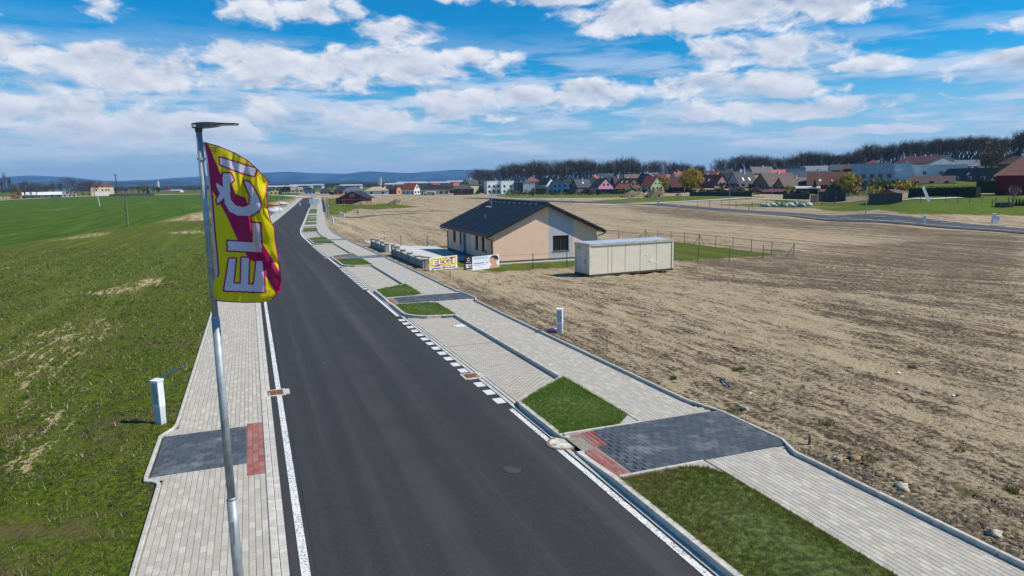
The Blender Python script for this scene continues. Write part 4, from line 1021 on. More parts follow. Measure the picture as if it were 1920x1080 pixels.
# roof
ovx,ovy=.62,.48; sl_=(apex-eave)/(Wg/2)
def roofz(x): return apex+.05-sl_*abs(x-Wg/2)
for sgn,nm in ((-1,'street_roof_slope'),(1,'garden_roof_slope')):
    xe=Wg/2+sgn*(Wg/2+ovx); rows=17; 
    P=[]
    th=.14
    x_a,x_b=Wg/2,xe
    mbx=MB(); mbx.prism([(x_a,roofz(x_a)),(x_b,roofz(x_b)),(x_b,roofz(x_b)-th*1.1),(x_a,roofz(x_a)-th*1.1)][::(1 if sgn>0 else -1)],-ovy,Lh+ovy)
    rs=mbx.build(nm,m_tile,H)
    # overlapping courses of tiles with their waves
    nt=int((Lh+2*ovy)/.30); V=[];F=[]; cx_=nt*4+1
    for r_ in range(rows):
        k0=r_/rows; k1=(r_+1)/rows
        for kk,lift in ((k0,.022),(k1,.075)):
            x=x_a+(x_b-x_a)*kk
            for j in range(cx_):
                w_=.016*math.cos(j/4*2*math.pi); V.append((x,-ovy+(Lh+2*ovy)*j/(cx_-1),roofz(x)+lift+w_))
        # butt edge
        x=x_a+(x_b-x_a)*k1
        for j in range(cx_): V.append((x+sgn*.004,-ovy+(Lh+2*ovy)*j/(cx_-1),roofz(x)+.015+.016*math.cos(j/4*2*math.pi)))
        o0=r_*3*cx_
        for j in range(cx_-1):
            F.append((o0+j,o0+j+1,o0+cx_+j+1,o0+cx_+j)); F.append((o0+cx_+j,o0+cx_+j+1,o0+2*cx_+j+1,o0+2*cx_+j))
    t_=MB(); t_.v=V; t_.f=F; t_.m=[0]*len(F); to=t_.build('tile_courses',m_tile,rs); to['kind']='stuff'
    # verge tiles along the gable and gutter at the eave
    for j in range(rows+1):
        x=x_a+(x_b-x_a)*(j/rows)*.985; x2=x_a+(x_b-x_a)*min(1,(j+.95)/rows); 
        if j<rows: MB().prism([(x,roofz(x)+.075),(x2,roofz(x2)+.085),(x2,roofz(x2)-.10),(x,roofz(x)-.10)][::(1 if sgn>0 else -1)],-ovy-.05,-ovy+.12).build('verge_tile',m_tile,rs)
    gt=MB(); zz_=roofz(x_b)-.10
    pr=[(x_b+sgn*(.01+.06+.06*math.cos(a)),zz_+.06*math.sin(a)) for a in np.linspace(math.pi,2*math.pi,7)]
    vs=[(p[0],-ovy,p[1]) for p in pr]+[(p[0],Lh+ovy,p[1]) for p in pr]; gt.add(vs,[(i,i+1,8+i,7+i) for i in range(6)])
    gt.build('gutter',m_gutter,H)
    # downpipes with swan necks
    for yy_ in ((.12,Lh-.12) if sgn<0 else (.12,)):
        xw=-.06 if sgn<0 else Wg+.06; yo=-.30 if yy_<1 else Lh+.3
        MB().tube([(x_b+sgn*.05,yo,zz_-.03),(x_b+sgn*.04,yo,zz_-.12),(xw+sgn*.12,(yo+yy_)/2,zz_-.30),(xw,yy_,zz_-.42),(xw,yy_,.0)],.042,8).build('downpipe',m_gutter,H,True)
for j in range(int((Lh+2*ovy)/.4)):
    y0=-ovy+j*.4; MB().tube([(Wg/2,y0,apex+.07),(Wg/2,y0+.41,apex+.085)],[.11,.125],8).build('ridge_tile',m_tile,H)
# soffit strips under the overhangs
MB().prism([(-ovx+.02,roofz(-ovx)-.17),(Wg/2,apex-.115),(Wg/2,apex-.14),(-ovx+.02,roofz(-ovx)-.19)][::-1],-ovy+.02,-.001).build('verge_soffit',m_frame,H)
MB().prism([(Wg+ovx-.02,roofz(-ovx)-.17),(Wg/2,apex-.115),(Wg/2,apex-.14),(Wg+ovx-.02,roofz(-ovx)-.19)],-ovy+.02,-.001).build('verge_soffit',m_frame,H)
MB().box(-ovx+.03,-.001,-ovy+.03,Lh+ovy-.03,eave-.20,eave-.17).build('eave_soffit',m_soffit,H)
MB().box(Wg+.001,Wg+ovx-.03,-ovy+.03,Lh+ovy-.03,eave-.20,eave-.17).build('eave_soffit',m_soffit,H)
# things on the street slope: vent tiles, pipes, hatch, aerial
def onroof(px,py):
    """local x,y,z on the street slope seen at a picture point"""
    d=Vector(ray(px,py)); n_=Vector((-sl_,0,1)); 
    rot=Matrix.Rotation(math.atan2(nb[1],nb[0]),3,'Z'); nw=rot@n_; p0=rot@Vector((Wg/2,0,apex+.08))+Vector((C0[0],C0[1],HZ))
    k=p0.dot(nw)/d.dot(nw); w=d*k-Vector((C0[0],C0[1],HZ)); l=rot.inverted()@w; return l
for cxp in (750,793,838,884,930,980,1032,1084,1135):
    l=onroof(780+cxp/5.053,350+(148+(cxp-750)*.062)/5.053); v_=MB().box(-.16,.16,-.24,.24,0,.09).build('vent_tile',mat('vent_tile',(.055,.058,.065),.5,.1),H); v_.location=l; v_.rotation_euler=(0,-math.atan(sl_),0)
for a,b_,hh,r_,nm in ((650,310,.42,.085,'vent_pipe'),(580,215,.30,.07,'vent_pipe'),(695,165,.35,.09,'flue')):
    l=onroof(780+a/5.053,350+b_/5.053); p_=MB().tube([(0,0,-.1),(0,0,hh-.1)],[r_,r_],10).tube([(0,0,hh-.1),(0,0,hh-.06),(0,0,hh)],[r_*1.5,r_*1.5,r_*.6],10).build(nm,m_lampgrey,H,True); p_.location=l
l=onroof(780+683/5.053,350+195/5.053); h_=MB().box(-.12,.12,-.8,.5,.02,.09).build('roof_step',m_galv2,H); h_.location=l; h_.rotation_euler=(0,-math.atan(sl_),0)
l=onroof(922,384.5); za=hz_(l.x,l.y,922,350)
an=MB().tube([tuple(l),(l.x,l.y,za)],[.035,.028],8); an.build('aerial_mast',m_galv,H)
ab=MB().tube([(l.x-.55,l.y-.25,za-.06),(l.x+.6,l.y+.27,za-.06)],.02,6); 
for i in range(8):
    q_=-.5+i*.14; ab.tube([(l.x+q_,l.y+q_*.45-.22,za-.06),(l.x+q_,l.y+q_*.45+.22,za-.06)],.009,5)
ab.build('aerial',m_lampgrey,H)
# yard
for s0_,s1_,t0x,t1x,nm,mm in ((44.3,62,10.4,18.15,'yard_paving',mat('yard_concrete',(.47,.46,.44),.9,.08,3.)),):
    V=[];n_=14
    for i in range(n_+1):
        s=s0_+(s1_-s0_)*i/n_
        for t in (t0x,11.5,13,15,t1x): x,y=xy_of(s,t); V.append((x,y,tz(x,y)+.05))
    F=[]
    for i in range(n_):
        for j in range(4): F.append((i*5+j,i*5+j+1,i*5+j+6,i*5+j+5))
    o=MB().add(V,F).build(nm,mm); tag(o,kind='structure')
# ------------------------------------------------------------------ garden wall with pillars along the walk
m_block=mat('rough_block',(.28,.26,.235),.95,.22,7.,bump=.4,bscale=25.); m_cap=mat('pillar_cap',(.47,.45,.42),.9,.1,5.)
TW=10.18
def sline(px,py,t=TW):
    O=xy_of(0,t); return along(O,(UX,UY),px,py)
def wallthing(cols,label):
    x,y=xy_of(sline(cols[0][0],cols[0][1]),TW); e=empty('garden_wall',(0,0,0),0,label,'garden wall')
    S_=[]
    for px,pb,pt in cols:
        s=sline(px,pb); x,y=xy_of(s,TW); z=tz(x,y); h=zpt(px,pt,y)-z; S_.append((s,z,h))
        a=math.atan2(nb[1],nb[0]); p=MB().box(-.17,.17,-.19,.19,-.3,h-.05).build('pillar',m_block,e); p.location=(x,y,z); p.rotation_euler=(0,0,a)
        c=MB().box(-.22,.22,-.24,.24,h-.05,h+.01).build('capping',m_cap,p)
        for k_ in range(1,5): pass
    for (s0_,z0_,h0),(s1_,z1_,h1) in zip(S_,S_[1:]):
        a=min(s0_,s1_)+.2; b_=max(s0_,s1_)-.2; hh=.50; 
        def C(s,t,h): x,y=xy_of(s,t); return (x,y,tz(x,y)+h)
        MB().hexa([C(a,TW-.13,-.3),C(a,TW+.13,-.3),C(b_,TW+.13,-.3),C(b_,TW-.13,-.3),C(a,TW-.13,hh),C(a,TW+.13,hh),C(b_,TW+.13,hh),C(b_,TW-.13,hh)]).build('low_wall',m_block,e)
        MB().hexa([C(a,TW-.16,hh),C(a,TW+.16,hh),C(b_,TW+.16,hh),C(b_,TW-.16,hh),C(a,TW-.16,hh+.05),C(a,TW+.16,hh+.05),C(b_,TW+.16,hh+.05),C(b_,TW-.16,hh+.05)]).build('coping',m_cap,e)
    return e
wallthing([(699,465.5,446),(708,467,447.5),(717.5,471,451.5),(725.8,476,455.5)],'far run of low block wall with four square pillars, before the bungalow yard')
wallthing([(738.3,482,457.5),(745,483,460.5),(756,488,466.7),(769,494,472.3),(782.5,501,478),(796.6,508,484.5)],'near run of low block wall with six square pillars, stepping towards the yellow board')
# ------------------------------------------------------------------ fences of the plot
m_fpost=mat('green_grey_post',(.025,.032,.032),.55,.1); 
def mesh_mat():
    m=bpy.data.materials.new('wire_mesh'); m.use_nodes=True; g=NT(m.node_tree); g.n.clear(); o=g.new('ShaderNodeOutputMaterial')
    d=g.new('ShaderNodeBsdfPrincipled',inp={'Base Color':(.07,.08,.08,1),'Roughness':.6}); t=g.new('ShaderNodeBsdfTransparent'); v=g.new('ShaderNodeUVMap').outputs[0]
    s=g.new('ShaderNodeSeparateXYZ',inp={0:v}); a=g.math('ADD',s.outputs[0],s.outputs[1]); b=g.math('SUBTRACT',s.outputs[0],s.outputs[1])
    def ln(q): return g.math('LESS_THAN',g.math('FRACT',g.math('DIVIDE',q,.075)),.035)
    f=g.math('MAXIMUM',ln(a),ln(b)); mx=g.new('ShaderNodeMixShader',inp={0:f,1:t.outputs[0],2:d.outputs[0]}); g.l.new(mx.outputs[0],o.inputs[0]); return m
m_mesh=mesh_mat()
def fence(pts,label,heights=None,brace=(),wire=True,pr=.028,cat='fence',rails=True):
    """pts: (px,py base,py top)"""
    e=empty('wire_fence',(0,0,0),0,label,cat); Q=[]
    for i,(px,pb,pt) in enumerate(pts):
        x,y,z=at(px,pb); h=zpt(px,pt,y)-z; Q.append((Vector((x,y,z)),h))
        p=MB().tube([(0,0,-.2),(0,0,h)],pr,6).build('post',m_fpost,e); p.location=(x,y,z)
        if i in brace:
            for sg in (-1,1):
                j=min(max(i+sg,0),len(pts)-1)
                if j==i: continue
                x2,y2,_=at(*pts[j][:2]); dv=Vector((x2-x,y2-y,0)).normalized()*h*.8
                MB().tube([(0,0,h*.9),(dv.x,dv.y,tz(x+dv.x,y+dv.y)-z)],pr*.8,6).build('brace',m_fpost,e).location=(x,y,z)
    if wire:
        for (a,ha),(b,hb2) in zip(Q,Q[1:]):
            W_=MB(); L_=(b-a).length
            o=MB().quad(a+Vector((0,0,.05)),b+Vector((0,0,.05)),b+Vector((0,0,hb2-.05)),a+Vector((0,0,ha-.05))).build('wire_panel',m_mesh,e)
            uv=o.data.uv_layers.new(name='UVMap'); uv.data.foreach_set('uv',[0,0,L_,0,L_,hb2,0,ha])
            if rails: MB().tube([a+Vector((0,0,ha-.06)),b+Vector((0,0,hb2-.06))],.006,4).build('line_wire',m_fpost,e)
    return e,Q
fence([(797,508,486),(870.5,506.5,480.5),(935,505.5,478),(999.4,504,475),(1063,503,473),(1126,501.5,471),(1188,500,469),(1250,495.5,467),(1308.6,492,464.4),(1368,489,462),(1430.5,486,458.6),(1488,482,456)],'low wire fence along the near side of the bungalow plot, holding the boards',brace=(11,))
fence([(1488,482,456),(1446.8,477.7,451.8),(1408.5,471.7,448.3),(1374,468,445),(1342,464,442),(1311.6,460,439),(1283,457,436),(1258,453.5,433.5),(1233.5,451,431.5),(1210,449,429.5)],'wire fence with braced posts at the garden end of the bungalow plot',brace=(5,9))
fence([(1210,449,429.5),(1160,450,431),(1118,451.5,432),(880,458,438.5),(802,461,442),(752,462.5,442),(721,463.5,444)],'wire fence along the far side of the bungalow plot',brace=(0,))
# boards -----------------------------------------------------------------
def text_mesh(body,size,m,name='lettering',extr=.004,sx=1.,bold=0.):
    cu=bpy.data.curves.new(name,'FONT'); cu.body=body; cu.size=size; cu.extrude=extr; cu.align_x='CENTER'; cu.align_y='CENTER'; cu.offset=bold
    cu.resolution_u=3; ob=bpy.data.objects.new(name,cu); sc.collection.objects.link(ob); bpy.context.view_layer.update()
    me=bpy.data.meshes.new_from_object(ob.evaluated_get(bpy.context.evaluated_depsgraph_get())); bpy.data.objects.remove(ob)
    me.materials.clear(); me.materials.append(m); return me
m_boardw=mat('board_white',(.78,.78,.78),.5,.03); m_boardy=mat('board_yellow',(.74,.52,.02),.5,.03); m_boardr=mat('board_red',(.50,.02,.05),.5,.03); m_navy=mat('board_dark_print',(.02,.022,.035),.5,.03)
m_outl=mat('board_outline',(.16,.03,.05),.5,.03)
fl0=at(870,506.4); fdir=Vector((nb[0],nb[1],0)); 
def board(px0,px1,pyt,pyb,back,off=.05):
    O=at(797,508); O2=at(1063,503); d=Vector((O2[0]-O[0],O2[1]-O[1])).normalized()
    k0=along(O,d,px0,pyb); k1=along(O,d,px1,pyb); A=Vector((O[0]+d.x*k0,O[1]+d.y*k0)); Bv=Vector((O[0]+d.x*k1,O[1]+d.y*k1)); Mx=(A+Bv)/2
    pyc=(px0+px1)/2; zt=zpt(pyc,pyt,Mx.y); zb_=zpt(pyc,pyb,Mx.y); w=(Bv-A).length; h=zt-zb_
    return Mx-Vector((-d.y,d.x))*off*1.0,(zt+zb_)/2,w,h,math.atan2(d.y,d.x)
def bthing(args,label,off=.06):
    M,zc,w,h,an_=board(*args,None,off); e=empty('advertising_board',(M.x,M.y,zc),an_,label,'advertising board'); return e,w,h
e,w,h=bthing((804.4,856.6,480.8,504.7),'yellow and white board reading ELČI and www.ELCI.cz on the plot fence')
MB().box(-w/2,w/2,-.012,.012,-h/2,h/2).build('panel',m_boardw,e)
MB().box(-w/2+.06,w/2-.06,-.018,-.0125,-h/2+h*.27,h/2-.06).build('yellow_field',m_boardy,e)
fz0=-h/2+h*.27; fz1=h/2-.06; fx0,fx1=-w/2+.06,w/2-.06
MB().add([(fx0+.28,-.0205,fz0),(fx0+.62,-.0205,fz0),(fx1-.02,-.0205,fz1),(fx1-.5,-.0205,fz1)],[(0,1,2,3)]).build('red_slash',m_boardr,e)
for body,sz,zc,mm,bold,yo,sx in (('ELČI',h*.50,(fz0+fz1)/2-h*.02,m_outl,.030,-.024,1.25),('ELČI',h*.50,(fz0+fz1)/2-h*.02,m_boardw,.009,-.030,1.25),('www.ELCI.cz',h*.25,-h/2+h*.145,m_navy,.006,-.018,1.25)):
    me=text_mesh(body,sz,mm,extr=.002,bold=bold); o=link('lettering',me,e); o.location=(0,yo,zc); o.rotation_euler=(math.pi/2,0,0); o.scale=(w*.78/max(.01,o.dimensions.x) if o.dimensions.x else sx,1,1)
    bb=[v.co.x for v in me.vertices]; ww=max(bb)-min(bb); o.scale=(w*(.76 if body=='ELČI' else .88)/ww,1,1)
e,w,h=bthing((884.6,935.0,479.0,504.0),'pale board with a woman in profile, right of the yellow board')
MB().box(-w/2,w/2,-.012,.012,-h/2,h/2).build('panel',mat('board_pale',(.70,.74,.80),.35,.07,1.2),e)
prof=[(.62,-.50),(.66,-.30),(.72,-.24),(.70,-.14),(.66,-.10),(.64,.0),(.61,.06),(.64,.12),(.66,.26),(.76,.40),(.90,.36),(.95,.10),(.88,-.10),(.90,-.24),(.98,-.34),(.98,-.5)]
MB().add([((px_-.5)*w,-.0135,pz_*h) for px_,pz_ in prof],[tuple(range(len(prof)))]).build('printed_face',mat('print_skin',(.55,.30,.20),.5,.1,8.),e)
hair=[(.655,.24),(.68,.36),(.76,.46),(.88,.46),(.96,.34),(.975,.14),(.93,.06),(.90,.16),(.82,.14),(.80,.28),(.72,.30)]
MB().add([((px_-.5)*w,-.0150,pz_*h) for px_,pz_ in hair],[tuple(range(len(hair)))]).build('printed_hair',mat('print_hair',(.02,.016,.018),.5),e)
m_pr=mat('print_grey',(.16,.18,.26),.5)
for zz_,x0_,x1_,hh in ((.40,-.46,.06,.035),(.30,-.46,.30,.02),(-.02,-.45,-.06,.07),(-.16,-.45,.0,.03),(-.34,-.26,-.10,.025)): MB().box(x0_*w,x1_*w,-.0150,-.0125,(zz_-hh/2)*h,(zz_+hh/2)*h).build('print_line',m_pr,e)
MB().disc(0,0,0,.002,.07,12).build('print_dot',m_pr,e).location=(.05*w,-.014,.02*h); 
e,w,h=bthing((870.8,884.2,480.0,504.2),'narrow black board with a white emblem, left of the pale board')
MB().box(-w/2,w/2,-.012,.012,-h/2,h/2).build('panel',mat('board_black',(.012,.012,.014),.4),e)
MB().box(-w/2+.02,w/2-.02,-.015,-.0125,-h*.42,-h*.12).build('printed_photo',mat('print_photo',(.12,.12,.12),.5,.8,5.,col2=(.4,.4,.4)),e)
em=MB()
for a in range(8):
    an_=a*math.pi/4; em.box(-.012,.012,-.0160,-.0125,0,.001) if 0 else em.add([(.05*math.cos(an_),-.0152,.24*h+.05*math.sin(an_)),(.10*math.cos(an_-.22),-.0152,.24*h+.10*math.sin(an_-.22)),(.14*math.cos(an_),-.0152,.24*h+.14*math.sin(an_)),(.10*math.cos(an_+.22),-.0152,.24*h+.10*math.sin(an_+.22))],[(0,1,2,3)])
em.add([(-.18,-.0152,.02*h),(.18,-.0152,.02*h),(.18,-.0152,.045*h),(-.18,-.0152,.045*h)],[(0,1,2,3)])
em.build('emblem',m_boardw,e)
# ------------------------------------------------------------------ the container
A=at(1105,519.5); Cc=at(1262,510.5); d=Vector((Cc[0]-A[0],Cc[1]-A[1])); Lc=d.length; d.normalize(); n2=Vector((-d.y,d.x))
Wc=along(A,n2,1077.5,513); hc=zpt(1103,458.6,A[1])-A[2]
print('container',Lc,Wc,hc)
Wc=max(Wc,1.9)
CT=empty('container_cabin',(A[0],A[1],A[2]),math.atan2(d.y,d.x),'long cream steel site container right of the bungalow','container')
m_cream=bpy.data.materials.new('cream_steel'); m_cream.use_nodes=True; g=NT(m_cream.node_tree); b=g.n['Principled BSDF']; v=g.new('ShaderNodeTexCoord').outputs['Object']
c=g.mix(g.ramp(g.noise(v,1.2,4.),.35,.7),(.66,.595,.47),(.70,.64,.52)); sx_=g.new('ShaderNodeSeparateXYZ',inp={0:v})
c=g.mix(g.math('MULTIPLY',g.ramp(g.noise(g.vm('MULTIPLY',v,(6,6,.5)),2.,4.,.7),.60,.76),.30),c,(.36,.28,.19))
c=g.mix(g.math('MULTIPLY',g.ramp(g.noise(v,11.,4.,.8),.69,.74),.6),c,(.22,.12,.06)); g.l.new(c,b.inputs['Base Color']); b.inputs['Roughness'].default_value=.6
m_croof=mat('container_roof',(.55,.60,.66),.35,.12,1.,metal=.0); m_cseam=mat('container_seam',(.44,.39,.31),.7,.15)
sk_=.14
MB().box(.05,Lc-.05,.05,Wc-.05,.08,hc-.1).build('body',m_cream,CT)
for yy_ in (0,Wc-.12): MB().box(0,Lc,yy_,yy_+.12,0,sk_).build('bottom_rail',mat('dark_skid',(.06,.045,.035),.8,.3),CT)
for xx in (0,Lc-.12):
    MB().box(xx,xx+.12,.12,Wc-.12,.02,sk_).build('bottom_rail',MATS['dark_skid'],CT); 
for xx in (0,Lc-.12):
    for yy_ in (0,Wc-.12): MB().box(xx,xx+.12,yy_,yy_+.12,sk_,hc-.12).build('corner_post',m_cream,CT)
for yy_ in (-.02,Wc-.10): MB().box(-.02,Lc+.02,yy_,yy_+.12,hc-.12,hc).build('top_rail',m_cseam,CT)
for xx in (-.02,Lc-.10): MB().box(xx,xx+.12,.10,Wc-.10,hc-.12,hc-.002).build('top_rail',m_cseam,CT)
nr=26
for i in range(nr):   # trapezoid roof sheet
    x0_=.05+(Lc-.1)*i/nr; x1_=.05+(Lc-.1)*(i+1)/nr
    o=MB().hexa([(x0_,.05,hc-.1),(x1_-.002,.05,hc-.1),(x1_-.002,Wc-.05,hc-.1),(x0_,Wc-.05,hc-.1),(x0_+.03,.02,hc+.03),(x1_-.06,.02,hc+.03),(x1_-.06,Wc-.02,hc+.05),(x0_+.03,Wc-.02,hc+.05)]).build('roof_sheet',m_croof,CT)
for fx in (333,365,475,600,740):
    k_=(fx-180)/(885-180); xx=k_*Lc; MB().box(xx-.010,xx+.010,.035,.0495,sk_,hc-.12).build('panel_seam',m_cseam,CT)
for fx,fz,r_ in ((690,.36,.16),(735,.30,.12),(650,.55,.10)):
    k_=(fx-180)/(885-180); dn=blob('dent',k_*Lc,.050,hc*fz,r_,.012,r_*.8,m_cream,fx,10,6,.3,CT)
dr=MB().box(.030,.0495,.45*Wc-.38,.45*Wc+.42,sk_+.04,hc-.42).build('door',m_cream,CT)
MB().box(.012,.0295,.45*Wc-.30,.45*Wc-.24,hc*.38,hc*.52).build('handle',m_iron,dr)
for yy_ in (.45*Wc-.40,.45*Wc+.42): MB().box(.026,.0495,yy_,yy_+.03,sk_+.02,hc-.40).build('door_jamb',m_cseam,CT)
MB().box(.024,.0495,.62*Wc,.62*Wc+.42,hc-.40,hc-.20).build('sign_plate',mat('old_yellow_sign',(.45,.36,.12),.6,.15),CT)
pr_=MB()
for j in range(9): pr_.box(.04+.02*(j%3),.07+.02*(j%3),-.0035,-.0005,sk_+1.35-j*.11,sk_+1.40-j*.11)
pr_.build('stencil_marks',m_iron,CT)
# ------------------------------------------------------------------ far asphalt road and paths across the lot
def pathsheet(name,pts,w,dz,m,kind='structure',n_=60):
    """ground strip whose centre follows ground points seen at pts"""
    W_=[Vector(at(*p)[:2]) for p in pts]; L=[0]
    for a,b in zip(W_,W_[1:]): L.append(L[-1]+(b-a).length)
    V=[];UV=[]; C_=[]
    for i in range(n_+1):
        d=L[-1]*i/n_; k=min(max(int(np.searchsorted(L,d))-1,0),len(W_)-2); q=(d-L[k])/(L[k+1]-L[k]); C_.append(W_[k].lerp(W_[k+1],q))
    for _ in range(3): C_=[C_[0]]+[(C_[i-1]+C_[i]*2+C_[i+1])/4 for i in range(1,len(C_)-1)]+[C_[-1]]
    for i,c in enumerate(C_):
        t=(C_[min(i+1,n_)]-C_[max(i-1,0)]).normalized(); nn=Vector((-t.y,t.x)); ww=w if not callable(w) else w(i/n_)
        for sg in (-1,-.33,.33,1): p=c+nn*ww/2*sg; V.append((p.x,p.y,tz(p.x,p.y)+dz))
    F=[]
    for i in range(n_):
        for j in range(3): F.append((i*4+j,(i+1)*4+j,(i+1)*4+j+1,i*4+j+1))
    o=MB().add(V,F).build(name,m); o['kind']=kind; return o
m_palepath=mat('pale_concrete_path',(.46,.44,.40),.9,.08,1.)
m_kerbfar=mat('far_kerb',(.34,.33,.31),.9,.1,1.)
rp=[(880,371),(960,375),(1080,379),(1180,381),(1240,384),(1300,389.5),(1400,397),(1500,403),(1625,411),(1700,416.5),(1800,423.5),(1920,433),(2050,444)]
pathsheet('far_road',rp,7.5,.10,m_asph2)
pathsheet('kerb_line',[(p[0],p[1]+3.3) for p in rp[4:]],.45,.16,m_kerbfar)
pathsheet('crossing_path',[(1115,386),(1160,383.5),(1225,382),(1262,379),(1400,371),(1640,366)],3.2,.14,m_palepath)
pathsheet('cross_road',[(620,368),(585,369.5),(560,368.5),(540,366.5),(510,366)],8,.06,m_palepath)
pathsheet('dirt_track',[(608,406),(640,406.5),(700,404),(780,400)],2.5,.05,mat('track',(.10,.085,.07),1.,.2,2.))
pathsheet('asphalt_spur',[(690,398),(790,396),(850,396)],1.5,.05,MATS['track'])
for i,(px,py,l_) in enumerate([(1562,408,3.),(1586,410.5,3.),(1650,409,3),(1686,416,3.),(1755,417,3.),(1775,419.5,3.),(1815,423,3.),(1870,425,3.)]):
    x,y,z=at(px,py); o=MB().box(-.9,.9,-.25,.25,0,.12).build('kerb_slab',m_palepath); o.location=(x,y,z+.10); o.rotation_euler=(0,0,-.15); tag(o,'pale loose concrete slab lying along the far asphalt road','slab','loose slabs on the far road')
# mounds of soil
m_mound=mat('mound_soil',(.13,.095,.06),1.,.35,1.2,col2=(.26,.20,.12),bump=.6,bscale=6.)
m_mgreen=mat('mound_grassy',(.10,.10,.04),1.,.4,1.2,col2=(.20,.15,.09),bump=.6,bscale=6.)
def mound(px,pb,pt,wpx,label,m=None,seed=0):
    x,y,z=at(px,pb); h=zpt(px,pt,y)-z; w=wpx/1280*y/2; n=26; V=[];F=[]
    for j in range(9):
        for i in range(n):
            a=2*math.pi*i/n; r=j/8; q=mnoise.noise(Vector((math.cos(a)*1.3,math.sin(a)*1.3,seed))); rr=r*(1+.25*q)
            V.append((w*rr*math.cos(a),w*.6*rr*math.sin(a)+w*.5,h*(max(0,1-r**1.6))*(1+.25*mnoise.noise(Vector((r*3*math.cos(a),r*3*math.sin(a),seed+4))))-.15*(r>.95)))
    for j in range(8):
        for i in range(n): F.append((j*n+i,(j+1)*n+i,(j+1)*n+(i+1)%n,j*n+(i+1)%n))
    o=MB().add(V,F).build('soil_mound',m or m_mound,smooth=True); o.location=(x,y,z); tag(o,label,'mound of soil'); return o
mound(743,382,373,34,'dark rounded soil heap on the open lot right of the unfinished brick house',seed=1)
mound(680,384,378,50,'sandy spoil heap against the front of the unfinished brick house',seed=2)
mound(870,364,357,32,'brown spoil heap under the dark hipped house beside the white terrace',seed=3)
mound(988,364.5,358,38,'broad tan spoil heap below the grey panelled end of the white terrace',seed=4)
mound(1190,370,357.5,60,'long dark soil heap left of the pointed heap below the green shed',m_mgreen,5)
mound(1232,370,354.5,44,'pointed grassy soil heap behind the lamp, below the red roofed green house',m_mgreen,6)
mound(1274,367,362,14,'small tan heap at the left end of the dark screen fence',m_mound,7)
mound(357,414,398,64,'sandy bank at the edge of the wheat field behind the lamp post',mat('sandy_bank',(.34,.25,.15),1.,.25,1.,bump=.5,bscale=5.),8).location.z-=.6
